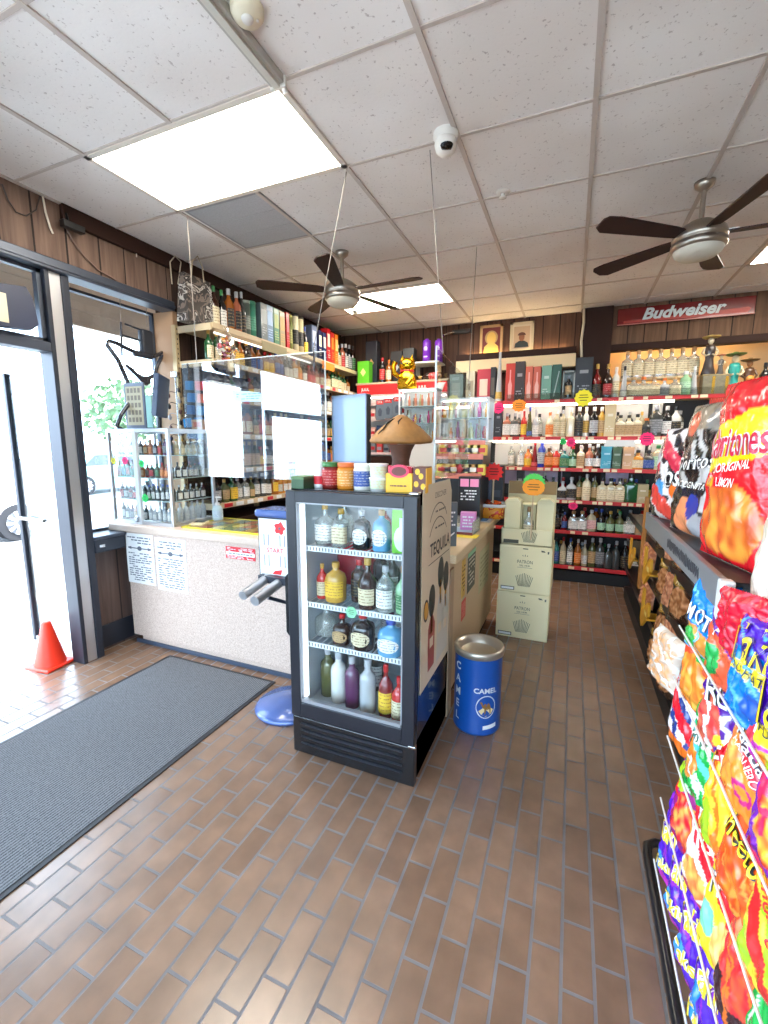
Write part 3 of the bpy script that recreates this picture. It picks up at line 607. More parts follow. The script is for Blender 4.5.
m.prism([(.008*math.cos(a*PI/4), .008*math.sin(a*PI/4)) for a in range(8)], (.03, -.0798, 1.135), EX, EZ, (0, -.001, 0), 2)
m.text('START', (-.005, -.0785, 1.005), EX, EZ, .028, 1, .001, .01); m.prism([(-.03, 0), (.03, .0), (.04, .03), (-.01, .02)], (0.0, -.0785, .865), EX, EZ, (0, -.001, 0), 1)
for x in (-.08, -.05, .03, .06): m.box(x-.002, x+.002, -.0795, -.078, 1.03, 1.095, 2).box(x-.002, x+.002, -.0795, -.078, .91, .975, 2)
m.build('face_plate', [PAPER, M('poppy_red', (226, 40, 44), .5), M('grey_ink', (96, 98, 110), .7)], h)
MB().cyl((-.06, -.08, .84), (-.06, -.30, .80), .026).build('grip', ALU, t); MB().cyl((.035, -.08, .83), (.035, -.32, .79), .028).build('grip', ALU, t)
MB().box(-.1, .1, -.12, -.07, .82, .86).tube([(.12, -.09, .83), (.125, -.06, .69), (.03, -.2, .77)], .012).build('bracket', FRAMED, t)
m = MB().box(-1.78, -1.42, 2.3515, 2.3545, .68, .86)
lines(m, (-1.6, 2.351, .77), EX, EZ, .3, .14, 6, 1, 15)
tag(m.build('paper_flyer', [M('pale_paper', (220, 234, 234), .7), INK]), 'pale paper taped on the counter front behind the pedestal dispenser', 'paper')
# ================================================================== GLASS-DOOR FRIDGE
FX0, FX1, FY0, FY1, FH = -1.262, -.592, 1.765, 2.345, 1.39
t = thing('display_fridge', 'black glass-door bottle fridge with a tequila poster on its side', 'fridge', (FX0, FY0, 0)); fridge = t
w, dp = FX1-FX0, FY1-FY0
CAB = M('fridge_black', (20, 21, 24), .25, coat=.4); DOORB = M('fridge_door', (26, 28, 36), .35); LINER = M('fridge_liner', (186, 198, 206), .4)
o = MB().box(0, .035, .05, dp, .2, FH).box(w-.03, w, .05, dp, .03, FH).box(0, w, dp-.03, dp, .03, FH).box(0, w, .05, dp, FH-.05, FH).box(0, w, .05, dp, .03, .225)
o.build('cabinet', CAB, t)
MB().box(.02, w-.02, .06, dp-.03, 0, .03).build('foot', M('foot_black', (12, 12, 13), .5), t)
MB().box(.035, .04, .06, dp-.03, .225, FH-.05).box(w-.035, w-.03, .06, dp-.03, .225, FH-.05).box(.035, w-.03, dp-.04, dp-.03, .225, FH-.05).box(.035, w-.03, .06, dp-.03, FH-.055, FH-.05).box(.035, w-.03, .06, dp-.03, .225, .245).build('liner', LINER, t)
D = MB()   # door: frame of four profiles
D.box(0, .055, 0, .045, .215, FH-.005, 0, .004).box(w-.062, w, 0, .045, .215, FH-.005, 0, .004).box(.055, w-.062, 0, .045, FH-.06, FH-.005, 0, .004).box(.055, w-.062, 0, .045, .215, .295, 0, .004)
d = D.build('door', DOORB, t)
MB().box(.055, w-.062, .012, .018, .295, FH-.06).build('glass_pane', glass('fridge_glass', (250, 252, 252), .008, edge=.25), d)
MB().prism([(.0, .62), (.0, .95), (-.02, .93), (-.02, .64)], (-.0, .005, .02), EX, EZ, (0, .035, 0)).build('door_handle', CAB, d)
MB().box(.055, .062, .005, .03, .295, FH-.06).box(w-.069, w-.062, .005, .03, .295, FH-.06).box(.055, w-.062, .005, .03, FH-.067, FH-.06).box(.055, w-.062, .005, .03, .295, .312).build('gasket', M('gasket_grey', (150, 152, 156), .4, .3), d)
MB().box(.06, .074, .03, .055, .31, FH-.075).build('light_strip', M('fridge_led', (236, 246, 255), .5, emit=1.1), t)
MB().lathe([(.001, 0), (.17, 0), (.19, -.008), (.16, -.02), (.001, -.025)], 30, (.34, .28, FH-.055), sy=.8).build('interior_lamp', M('fridge_lamp', (226, 240, 248), .5, emit=.5), t)
g = MB().box(0, w, .01, .05, .004, .205, 0, .004)
gr = g.build('kick_plate', CAB, t)
g = MB()
for k in range(4): g.prism([(.05, .062+k*.036), (.16, .056+k*.036), (w-.2, .058+k*.036), (w-.12, .064+k*.036), (w-.06, .062+k*.036), (w-.06, .070+k*.036), (w-.12, .072+k*.036), (.16, .066+k*.036), (.05, .07+k*.036)], (0, .012, 0), EX, EZ, (0, -.008, 0))
g.build('vent_grille', M('grille_black', (34, 37, 44), .3), gr)
MB().box(w-.03, w+.006, .0, .03, .206, .22, 0, .003).build('hinge', CHROME, t); MB().box(w-.04, w, .01, .05, FH, FH+.012, 0, .003).build('hinge', CHROME, t)
WIRE = M('white_wire', (232, 236, 238), .4)
SH = [.245, .585, .80, 1.095]
for z in SH[1:]:
    m = MB().box(.045, w-.04, .085, .095, z-.022, z+.006, 0, .002)
    for k in range(16): m.box(.05+k*.0365, .054+k*.0365, .095, .5, z-.004, z)
    m.box(.045, w-.04, .3, .306, z-.008, z-.003)
    m.build('shelf', WIRE, t)
    m = MB()
    for k in range(30): m.box(.06+k*.0178, .066+k*.0178, .0842, .0852, z-.016, z+.001)
    m.build('slot_print', M('slot_dark', (96, 104, 112), .5), t)
for x in (.13, .5): MB().box(x, x+.02, dp-.05, dp-.04, .25, FH-.06).build('shelf_rail', M('rail_white', (214, 220, 224), .4), t)
# poster on the side: beige sheet, diagonal foot, three tall-capped bottles
m = MB()
PX = FX1+.002
m.prism([(1.835, .44), (2.335, .44), (2.335, .50), (2.335, 1.36), (2.29, 1.425), (1.86, 1.425), (1.83, 1.39)], (PX, 0, 0), EY, EZ, (.002, 0, 0), 0)
PXF = PX+.0025
def arc(r, z, a0, a1, th, mi, n=14, yc=2.09):
    pts = [((r+th)*math.cos(a0+(a1-a0)*i/n), (r+th)*math.sin(a0+(a1-a0)*i/n)) for i in range(n+1)]+[(r*math.cos(a1+(a0-a1)*i/n), r*math.sin(a1+(a0-a1)*i/n)) for i in range(n+1)]
    m.prism(pts, (PXF, yc, z), EY, EZ, (.0004, 0, 0), mi)
m.text('TEQUILA', (PXF, 2.13, 1.10), EY, EZ, .08, 1, .0005, .02, wid=.36)
m.text('DISCOVER', (PXF, 2.12, 1.365), EY, EZ, .028, 1, .0005, 0, wid=.2)
arc(.18, 1.07, .62, PI-.62, .005, 1); arc(.18, 1.14, .62, PI-.62, .005, 1)
lines(m, (PXF, 2.12, 1.285), EY, EZ, .18, .02, 1, 1, 21); lines(m, (PXF, 2.12, 1.205), EY, EZ, .18, .02, 1, 1, 22)
m.prism([(-.19, 0), (.19, 0), (.19, .004), (-.19, .004)], (PXF, 2.12, 1.04), EY, EZ, (.0004, 0, 0), 1)
for yc, zt, hh, mi in ((2.00, .90, .40, 3), (2.15, 1.005, .52, 4), (2.255, .955, .47, 4)):
    m.prism([(.055*math.cos(a*PI/8), .082*math.sin(a*PI/8)) for a in range(16)], (PXF, yc, zt-.05), EY, EZ, (.0004, 0, 0), 2)
    m.prism([(-.014, 0), (.014, 0), (.014, .13), (-.014, .13)], (PXF, yc, zt-.22), EY, EZ, (.0004, 0, 0), 5)
    m.prism([(-.052, 0), (.052, 0), (.058, hh*.55), (.02, hh*.68), (-.02, hh*.68), (-.058, hh*.55)], (PXF, yc, zt-hh), EY, EZ, (.0004, 0, 0), mi)
    m.prism([(-.028, 0), (.028, 0), (.028, .05), (-.028, .05)], (PXF+.0006, yc, zt-hh*.72), EY, EZ, (.0004, 0, 0), 0)
m.prism([(.04*math.cos(a*PI/8), .055*math.sin(a*PI/8)) for a in range(16)], (PXF, 1.905, .83), EY, EZ, (.0004, 0, 0), 1)
m.prism([(.03*math.cos(a*PI/8), .043*math.sin(a*PI/8)) for a in range(16)], (PXF+.0006, 1.905, .83), EY, EZ, (.0004, 0, 0), 5)
tag(m.build('tequila_poster', [M('poster_beige', (206, 192, 164), .6), M('poster_ink', (52, 46, 44), .6), M('poster_dark', (62, 66, 60), .6), M('poster_red', (150, 74, 62), .6), M('poster_glass', (190, 188, 176), .6), M('poster_gold', (196, 146, 60), .6)], recalc=True), 'beige tequila poster with drawn bottles on the side of the fridge', 'poster')
# bottles in the fridge, shelf by shelf (x from the door edge, depth, width, height)
def fb(shelf, x, y, w_, h_, shape, body, lab, cap, label, oval=False):
    bottle((FX0+x-(.028 if x > .12 else .01), FY0+y, SH[shelf]+.002), w_, h_, shape, body, lab, cap, label, 'chilled bottles in the fridge', name='chilled_bottle', oval=oval)
fb(3, .135, .19, .095, .205, 'squat', 'clear', 'white', 'gold', 'gold-capped clear bottle, first along the top fridge shelf')
fb(3, .19, .30, .09, .21, 'squat', 'clear', 'white', 'gold', 'gold-capped clear bottle behind the first on the top fridge shelf')
fb(3, .245, .16, .08, .19, 'square', 'clear', 'cream', 'gold', 'clear gold-capped bottle in the middle of the top fridge shelf')
fb(3, .365, .15, .085, .19, 'flask', 'black', 'white', 'silver', 'black bottle with an oval label on the top fridge shelf', True)
fb(3, .47, .15, .085, .2, 'flask', 'sky blue', 'white', 'cork', 'clear blue-necked bottle with oval label on the top fridge shelf', True)
fb(3, .42, .3, .08, .2, 'round', 'ruby', 'white', 'silver', 'ruby bottle at the back of the top fridge shelf')
fb(2, .1, .18, .06, .185, 'round', 'red', 'cream', 'gold', 'small red bottle with gold cap on the second fridge shelf')
fb(2, .205, .17, .105, .205, 'flask', 'gold', 'yellow', 'gold', 'wide flask with a yellow label on the second fridge shelf')
fb(2, .315, .22, .085, .22, 'slim', 'dark brown', 'black', 'red', 'dark bottle with a red cap on the second fridge shelf')
fb(2, .375, .36, .085, .255, 'slim', 'black', None, 'red', 'tall black bottle at the back of the second fridge shelf')
fb(2, .40, .14, .095, .255, 'bell', 'dark brown', 'cream', 'gold', 'dark cognac bottle with cream label on the second fridge shelf')
fb(2, .46, .32, .08, .25, 'round', 'smoky', 'white', 'white', 'smoky tall bottle behind the cognac in the fridge')
fb(2, .495, .14, .09, .225, 'round', 'clear', 'white', 'silver', 'clear bottle with white label on the second fridge shelf')
fb(2, .585, .15, .08, .23, 'bell', 'mint', 'green', 'cork', 'green bottle against the hinge side of the second fridge shelf')
fb(1, .1, .22, .12, .16, 'squat', 'clear', None, 'silver', 'clear cut-glass bottle on the third fridge shelf')
fb(1, .25, .15, .09, .155, 'squat', 'dark brown', 'tan', 'red', 'squat brown bottle with oval tan label on the third fridge shelf', True)
fb(1, .375, .14, .115, .185, 'flask', 'black', 'cream', 'red', 'large black flask with oval cream label on the third fridge shelf', True)
fb(1, .525, .14, .125, .175, 'flask', 'sky blue', 'white', 'blue', 'pale blue flask with oval white label on the third fridge shelf', True)
fb(1, .43, .34, .08, .18, 'round', 'purple', 'silver', 'black', 'purple bottle at the back of the third fridge shelf')
fb(0, .115, .2, .085, .27, 'slim', 'olive', None, 'silver', 'olive-tinted clear bottle at the start of the bottom fridge shelf')
fb(0, .215, .17, .085, .275, 'slim', 'white', None, 'silver', 'frosted white bottle on the bottom fridge shelf')
fb(0, .305, .15, .08, .275, 'slim', 'purple', None, 'silver', 'dark purple bottle on the bottom fridge shelf')
fb(0, .4, .14, .085, .28, 'slim', 'silver', None, 'silver', 'silver-grey bottle on the bottom fridge shelf')
fb(0, .5, .14, .075, .275, 'round', 'ruby', 'yellow', 'red', 'red-capped bottle with yellow label on the bottom fridge shelf')
fb(0, .575, .13, .075, .23, 'round', 'red', 'cream', 'red', 'small red bottle by the hinge on the bottom fridge shelf')
fb(0, .35, .36, .09, .29, 'round', 'smoky', 'white', 'black', 'smoky bottle at the back of the bottom fridge shelf')
m = MB().box(FX0+.06, FX0+.285, FY0+.40, FY0+.52, SH[2]-.1, SH[2]+.275, 0, .04, 4)
tag(MB().box(FX0+.045, FX0+.275, FY0+.40, FY0+.50, SH[2]+.002, SH[2]+.275, 0, .035, 4).build('gift_box', M('crimson_box', (176, 24, 46), .4, coat=.4)), 'crimson gift box standing behind bottles on the second fridge shelf', 'box')
for z, lb, yy in ((3, 'lime green gift box at the end of the top fridge shelf', .13), (2, 'lime green gift box at the back of the second fridge shelf', .27)):
    b_ = thing('gift_box', lb, 'box', (FX0+.555, FY0+yy+.03, SH[z]+.002)); MB().box(-.05, .045, -.035, .055, 0, .215, 0, .002).build('carton', M('lime_box', (120, 206, 60), .4), b_)
    MB().prism([(.04*math.cos(a*PI/10), .06*math.sin(a*PI/10)+.07) for a in range(20)]+[], (0, -.0358, 0), EX, EZ, (0, -.0006, 0)).prism([(-.012, .1), (.012, .1), (.012, .17), (-.012, .17)], (0, -.0356, 0), EX, EZ, (0, -.0006, 0)).build('bottle_print', M('print_pale', (226, 236, 226), .5), b_)
starburst('price_tag', (FX0+.31, FY0+.0835, SH[2]-.012), .03, 'mint', (150, 220, 170), 'mint price tag hanging from the second fridge shelf edge', 6, amp=.08)

# ================================================================== ON TOP OF THE FRIDGE
def jar(x, y, r, h, cap, body, lab, label, name='jar'):
    t = thing(name, label, 'jar', (x, y, FH), rz=.2, group='snack jars on the fridge')
    MB().lathe([(0, 0), (r*.93, 0), (r, .006), (r, h*.78), (r*.9, h*.83), (r*.84, h*.84), (0, h*.84)], 24).build('jar_body', body, t)
    MB().lathe([(r*.92, h*.83), (r*.95, h*.84), (r*.95, h*.99), (r*.9, h), (0, h)], 24).build('lid', cap, t)
    m = MB().lathe([(r*1.012, h*.14), (r*1.012, h*.72)], 24, cap=False); m.build('label', lab, t)
    return t
jar(-1.088, 1.90, .042, .128, M('lid_green', (60, 120, 60), .4), M('jar_red', (120, 34, 30), .2, coat=.5), label_mat((176, 36, 34), (240, 220, 200)), 'dark red sauce jar with green lid on the fridge')
jar(-1.002, 1.90, .043, .126, M('lid_orange', (222, 110, 50), .4), M('jar_orange', (216, 130, 40), .2, coat=.5), label_mat((226, 150, 60), (250, 240, 220)), 'orange cheese dip jar with orange lid on the fridge')
jar(-.913, 1.90, .043, .124, M('lid_cream', (220, 216, 206), .4), M('jar_white', (224, 220, 210), .3), label_mat((60, 84, 150), (240, 226, 200)), 'white jar with a blue label on the fridge')
for k, lb in ((0, 'lower white dip cup of the two stacked on the fridge'), (1, 'upper white dip cup of the two stacked on the fridge')):
    c_ = thing('dip_cup', lb, 'cup', (-.826, 1.89, FH+k*.064), group='stacked dip cups')
    MB().lathe([(0, 0), (.038, 0), (.042, .055), (.044, .056)], 24).build('cup', WHITE, c_); MB().lathe([(.046, .055), (.046, .062), (0, .0635)], 24).build('lid', M('lid_white', (236, 236, 230), .3), c_)
    MB().lathe([(.0402, .01), (.0425, .05)], 24, cap=False).build('label', label_mat((206, 222, 190), (220, 120, 40)), c_)
def lerp3(a, b, k): return tuple(a[i]+(b[i]-a[i])*k for i in range(3))
t = thing('snack_box', 'yellow display box of chocolate cookies open on the fridge top', 'snack box', (-.715, 1.90, FH), .12)
YB = M('box_yellow', (246, 184, 30), .45)
MB().box(-.062, .062, -.05, .05, 0, .085, 0, .002).build('carton', YB, t)
m = MB().prism([(.046*math.cos(a*PI/9), .03*math.sin(a*PI/9)) for a in range(18)], (0, -.0505, .095), EX, EZ, (0, .003, 0), 0).prism([(.034*math.cos(a*PI/9), .02*math.sin(a*PI/9)) for a in range(18)], (0, -.0525, .095), EX, EZ, (0, .002, 0), 1)
lines(m, (0, -.0535, .03), EX, EZ, .08, .014, 1, 1, 3, fill=1); m.build('front_print', [M('cookie_pink', (226, 60, 90), .5), M('cookie_brown', (110, 50, 40), .5)], t)
m = MB(); rn = random.Random(4)
for i in range(5): m.box(-.058+i*.023, -.038+i*.023, -.03+.01*(i % 2), .04, .08, .115+rn.uniform(0, .02), 0, .006)
m.build('wrapped_cookie', M('wrapper_red', (206, 50, 70), .25, coat=.5), t)
t = thing('snack_box', 'brown and yellow snack box beside the yellow cookie box on the fridge', 'snack box', (-.62, 1.925, FH), .1)
MB().box(-.03, .028, -.07, .06, 0, .115, 0, .002).build('carton', M('box_brown', (96, 44, 26), .45), t)
m = MB(); 
for i, (a, b) in enumerate(((-.015, .04), (.006, .075), (-.01, .095), (.016, .03))): m.prism([(.011*math.cos(k*PI/5), .014*math.sin(k*PI/5)) for k in range(10)], (a, -.071, b), EX, EZ, (0, -.001, 0))
m.box(.0275, .03, -.07, .06, 0, .11).build('front_print', YB, t)
t = thing('flour_scoop', 'white plastic scoop-shaped jug at the end of the fridge top', 'jug', (-1.148, 1.9, FH), .0)
MB().lathe([(0, 0), (.026, 0), (.028, .01), (.028, .09), (.02, .12), (.008, .14), (0, .142)], 18, sy=1.2).build('body', WHITE, t); MB().lathe([(.0285, .02), (.0285, .06)], 18, cap=False, sy=1.2).build('label', RED, t)
t = thing('cigar_box', 'small dark green box lying beside the jars at the fridge edge', 'box', (-1.215, 1.86, FH))
MB().box(-.036, .036, -.06, .06, 0, .055, 0, .003).build('carton', M('box_green', (52, 84, 52), .5), t); MB().box(-.037, .037, -.061, .061, .045, .06, 0, .003).build('lid', M('box_green_lid', (84, 116, 70), .5), t)
# carved wooden mushroom
t = thing('wooden_mushroom', 'carved wooden mushroom with cracked tan cap standing on the fridge', 'mushroom carving', (-.83, 2.19, FH))
def bumpy(mb, k, sc, seed):
    out = []
    for v in mb.v:
        n = noise.noise(Vector((v[0]*sc+seed, v[1]*sc, v[2]*sc))); out.append((v[0]*(1+k*n), v[1]*(1+k*n), v[2]+.3*k*n*.05))
    mb.v = out; return mb
CAPW = M('mushroom_cap', (164, 114, 58), .6, nz=.22, nscale=22, bump=.5); STW = M('mushroom_stem', (96, 58, 38), .65, nz=.3, nscale=24, bump=.5)
bumpy(MB().lathe([(.085, 0), (.075, .02), (.052, .08), (.045, .13), (.055, .18), (.075, .215)], 26), .12, 14, 2).build('stem', STW, t)
bumpy(MB().lathe([(.04, .222), (.1, .216), (.155, .222), (.163, .232), (.15, .255), (.12, .286), (.08, .32), (.04, .352), (.015, .366), (0, .368)], 40), .05, 9, 7).build('cap', CAPW, t)
MB().tube([(-.02, -.045, .346), (-.045, -.085, .318), (-.05, -.115, .292), (-.07, -.14, .265)], [.003, .005, .004, .002], 6).tube([(.02, -.04, .348), (.012, -.07, .329), (.02, -.085, .315)], [.002, .004, .002], 6).build('crack', M('crack_dark', (48, 32, 20), .8), t)
# till monitor on a stand, on the counter behind the fridge
t = thing('till_monitor', 'till monitor with pale blank screen standing behind the fridge', 'monitor', (-1.375, 2.62, .98), -.25)
MB().box(-.1, .1, -.08, .1, 0, .015, 0, .005).cyl((0, .03, .01), (0, .03, .5), .022).build('stand', BLACK, t)
sc_ = MB().box(-.15, .15, .03, .075, .50, .945, 0, .008).build('housing', M('monitor_case', (30, 32, 38), .4), t)
MB().box(-.143, .143, .026, .031, .515, .935).build('screen', M('pale_screen', (140, 164, 196), .25, emit=.04), sc_)
MB().box(-.15, .15, .02, .03, .50, .515).box(-.15, .15, .02, .03, .935, .945).box(-.15, -.142, .02, .03, .5, .945).box(.142, .15, .02, .03, .5, .945).build('bezel', M('bezel_grey', (120, 136, 156), .3), sc_)

# ================================================================== PLEXIGLASS GUARDS ON WIRES
PLEX = glass('plexiglass', (248, 252, 252), .30, .004)
EDGE = M('plexi_edge', (214, 224, 226), .2)
def wire(name, pts, label, group='guard hanging wires'):
    return tag(MB().tube(pts, .0028, 6).build(name, M('wire', (150, 142, 134), .4, .6)), label, 'wire', group)
A = (-2.76, -1.517, 2.60, 1.36, 2.20)
t = thing('sneeze_guard', 'large hanging plexiglass sheet over the front counter, reflecting the doorway', 'plexiglass guard', ((A[0]+A[1])/2, A[2], A[3]))
hx, hh = (A[1]-A[0])/2, A[4]-A[3]
MB().box(-hx, hx, -.003, .003, 0, hh).build('sheet', PLEX, t)
MB().box(hx-.002, hx+.003, -.005, .005, 0, hh).box(-hx, hx, -.004, .004, hh-.002, hh+.003).build('edge_trim', EDGE, t)
MB().box(-.56, -.55, -.014, -.004, .72, .84).box(.54, .55, -.014, -.004, .72, .84).build('hook', CHROME, t)
m = MB().prism([(-.13, 0), (.13, -.03), (.15, -.09), (-.13, -.08)], (-.02, -.0045, .63), EX, EZ, (0, -.001, 0)); lines(m, (-.0, -.0062, .58), EX, EZ, .22, .05, 3, 1, 9)
m.build('paper_note', [M('note_blue', (180, 214, 236), .6), M('note_ink', (110, 150, 190), .6)], t)
wire('hanging_wire', [(-2.54, 2.517, CZ), (-2.6, 2.59, 2.2)], 'thin wire holding the window end of the big plexiglass sheet')
wire('hanging_wire', [(-1.30, 2.505, CZ), (-1.6, 2.59, 2.2)], 'thin wire holding the till end of the big plexiglass sheet')
B = (-.66, 2.235, 3.05, 1.42, 2.09)
t = thing('sneeze_guard', 'narrow hanging plexiglass sheet with slanted top over the aisle counter', 'plexiglass guard', (B[0], B[1], B[3]))
MB().prism([(0, 0), (B[2]-B[1], 0), (B[2]-B[1], .60), (.12, .66), (0, .675)], (-.003, 0, 0), EY, EZ, (.006, 0, 0)).build('sheet', glass('plexi_side', (246, 250, 250), .04, .01, edge=.3), t)
MB().box(-.004, .004, -.003, .003, 0, .675).build('edge_trim', EDGE, t)
wire('hanging_wire', [(-.80, 2.508, CZ), (-.66, 2.36, 2.08)], 'thin wire below the dome camera holding the narrow plexiglass')
wire('hanging_wire', [(-.80, 3.772, CZ), (-.66, 3.0, 2.02)], 'thin wire holding the far end of the narrow plexiglass')

# ================================================================== BESIDE THE FRIDGE
t = thing('trash_can', 'blue barrel trash can with a pale rim beside the aisle counter', 'trash can', (-.422, 2.40, 0))
BLUE = M('can_blue', (16, 76, 156), .35, coat=.3); RIM = M('can_rim', (196, 190, 176), .3, .75)
R_ = .134; HC = .475
MB().lathe([(0, 0), (R_*.96, 0), (R_, .01), (R_, .02), (R_*.985, .03), (R_*.985, HC-.02), (R_, HC)], 40, cap=False).build('body', BLUE, t)
MB().lathe([(R_*.99, HC-.03), (R_*1.035, HC-.028), (R_*1.05, HC), (R_*1.02, HC+.012), (R_*.92, HC+.008), (R_*.8, HC-.012), (R_*.74, HC-.03)], 40, cap=False).build('rim', RIM, t)
MB().lathe([(R_*.76, HC-.028), (R_*.5, HC-.05), (R_*.2, HC-.06), (0, HC-.062)], 30, cap=False).build('dish', M('can_dish', (196, 186, 164), .35, .6), t)
def oncan(a0, z0, rr=R_*.99):
    return lambda x, y: (rr*math.cos(a0+x/rr), rr*math.sin(a0+x/rr), z0+y)
af = math.atan2(-2.40, .422)+.36      # towards the camera, turned to the aisle
m = MB(); m.text('CAMEL', (0, 0, 0), EX, EZ, .031, 0, 0, .03, wid=.135, fn=oncan(af, .27))
m.build('lettering', M('can_print', (220, 224, 226), .4, .2), t)
m = MB(); f1 = oncan(af+.03, .175, R_*.990); f2 = oncan(af+.03, .175, R_*.994); f3 = oncan(af+.03, .175, R_*.999)
def disc(mb, fn, rx, ry, mi, x=0, y=0, n=28):
    v = [fn(x, y)]+[fn(x+rx*math.cos(i*2*PI/n), y+ry*math.sin(i*2*PI/n)) for i in range(n)]; mb.add(v, [[0, 1+i, 1+(i+1) % n] for i in range(n)], mi)
disc(m, f1, .058, .068, 0); disc(m, f2, .052, .062, 1)
m.add([f3(x, y) for x, y in [(-.043, -.022), (-.02, -.004), (.0, -.012), (.02, 0), (.044, -.018), (.03, -.04), (0, -.055), (-.03, -.04)]], [[0, 1, 2, 3, 4, 5, 6, 7]], 2)
f4 = oncan(af+.03, .175, R_*1.003)
camel = [(-.03, .022), (-.024, .028), (-.018, .022), (-.014, .008), (-.006, .02), (.002, .012), (.01, .021), (.018, .01), (.022, -.006), (.022, -.03), (.017, -.03), (.015, -.01), (.0, -.012), (-.004, -.032), (-.009, -.032), (-.008, -.008), (-.018, .0), (-.024, .016)]
m.add([f4(x*1.25, y*1.25) for x, y in camel], [list(range(len(camel)))], 3)
m.build('emblem_print', [M('can_print', (220, 224, 226), .4, .2), BLUE, M('can_sand', (226, 206, 150), .5), M('can_camel', (140, 96, 40), .5)], t)
m = MB()
for k, ch in enumerate('CAMEL'): m.text(ch, (0, 0, 0), EX, EZ, .045, 0, 0, .03, fn=oncan(af-1.3, .385-k*.075))
m.build('side_lettering', M('can_print', (220, 224, 226), .4, .2), t)
m = MB(); v = [oncan(af+.25, .055, R_*.992)(x, y+x*.1) for x in (-.045, -.02, 0, .02, .04) for y in (-.012, .012)]
m.add(v, [[2*i, 2*i+2, 2*i+3, 2*i+1] for i in range(4)]).build('sticker', PAPER, t)
# three cartons of silver tequila
CART = M('carton_cream', (232, 222, 178), .6); CINK = M('carton_ink', (62, 66, 50), .6)
def carton_print(m, w_, h_, d_):
    y = -d_/2-.001
    m.text('PATRON', (-.0, y, h_*.665), EX, EZ, .028, 0, .0005, 0, wid=.12); m.text('SILVER', (0, y, h_*.585), EX, EZ, .014, 0, .0005, 0, wid=.085)
    m.prism([(-.06, 0), (.06, 0), (.06, .002), (-.06, .002)], (0, y, h_*.54), EX, EZ, (0, -.0005, 0)); m.prism([(-.02, 0), (.02, 0), (.02, .008), (-.02, .008)], (0, y, h_*.93), EX, EZ, (0, -.0005, 0))
    for k in range(-5, 6):
        a = k*.075; m.prism([(k*.0085-.0022, 0), (k*.0085+.0022, 0), (k*.0135+.002, .115-abs(k)*.006), (k*.0135-.002, .115-abs(k)*.006)], (0, y, h_*.14), EX, EZ, (0, -.0005, 0))
    for s_ in (-1, 0, 1): m.prism([(s_*.016-.004, -.006), (s_*.016+.004, -.006), (s_*.02, .012-abs(s_)*.006)], (0, y, h_*.8), EX, EZ, (0, -.0005, 0))
    x0 = -w_/2+.02
    m.prism([(x0, 0), (x0+.11, 0), (x0+.11, .03), (x0, .03)], (0, y, h_*.04), EX, EZ, (0, -.0004, 0)); 
    m.prism([(w_/2-.08, h_*.9), (w_/2-.05, h_*.9), (w_/2-.06, h_*.93), (w_/2-.085, h_*.935)], (0, y, 0), EX, EZ, (0, -.0005, 0)); m.prism([(w_/2-.035, h_*.87), (w_/2-.025, h_*.87), (w_/2-.022, h_*.92), (w_/2-.036, h_*.92)], (0, y, 0), EX, EZ, (0, -.0005, 0))
for k, (z, lb) in enumerate(((.0, 'bottom cream tequila carton of the stack by the aisle counter'), (.398, 'middle cream tequila carton of the stack by the aisle counter'))):
    t = thing('liquor_carton', lb, 'carton', (-.305+.006*k, 3.86, z), -.015*k, 'stacked cream tequila cartons'); w_, d_ = .415-.005*k, .36
    MB().box(-w_/2, w_/2, -d_/2, d_/2, .0, .396, 0, .004).build('carton_body', CART, t)
    m = MB(); carton_print(m, w_, .396, d_); m.build('logo_print', CINK, t)
    m = MB().box(-w_/2+.026, -w_/2+.124, -d_/2-.0035, -d_/2-.001, .396*.04+.006, .396*.04+.024); m.build('blank_label_print', PAPER, t)
    MB().box(-w_/2, w_/2, -.003, .003, .396, .3965).build('lid_seam', M('seam', (170, 158, 120), .6), t)
t = thing('liquor_carton', 'top tequila carton cut open as a shelf display, on the carton stack', 'carton', (-.30, 3.86, .796), 0, 'stacked cream tequila cartons')
MB().box(-.2, .2, -.18, -.172, 0, .135, 0, .002).box(-.2, -.192, -.18, .17, 0, .135).box(.192, .2, -.18, .17, 0, .135).box(-.2, .2, .165, .175, 0, .5).box(-.2, .2, -.18, .17, 0, .01).build('carton_body', CART, t)
MB().box(-.196, .196, .158, .164, .39, .5).build('back_flap', M('kraft', (160, 132, 92), .7), t)
m = MB()
for k in range(-5, 6): m.prism([(k*.0075-.002, 0), (k*.0075+.002, 0), (k*.012+.002, .1-abs(k)*.005), (k*.012-.002, .1-abs(k)*.005)], (.02, -.1812, .03), EX, EZ, (0, -.0005, 0))
m.prism([(-.18, .015), (-.06, .015), (-.06, .045), (-.18, .045)], (0, -.1812, 0), EX, EZ, (0, -.0004, 0)); m.build('logo_print', CINK, t)
for x, lb in ((-.125, 'closed cream bottle box on the counter side of the open carton'), (.13, 'closed cream bottle box on the aisle side of the open carton')):
    c_ = thing('bottle_box', lb, 'bottle box', (-.30+x, 3.80, .807), group='boxed bottles in the open carton')
    MB().box(-.065, .065, -.06, .07, 0, .34, 0, .004).build('sleeve', CART, c_); MB().prism([(-.065, 0), (.065, 0), (.03, .03), (-.04, .025)], (0, -.06, .34), EX, EZ, (0, .12, 0)).build('flap', CART, c_)
c_ = thing('bottle_box', 'open cream bottle box in the middle of the top carton', 'bottle box', (-.30, 3.80, .807), group='boxed bottles in the open carton')
MB().box(-.055, -.05, -.055, .07, 0, .32).box(.05, .055, -.055, .07, 0, .32).box(-.055, .055, .065, .07, 0, .32).box(-.055, .055, -.055, .07, .315, .322).build('sleeve', CART, c_)
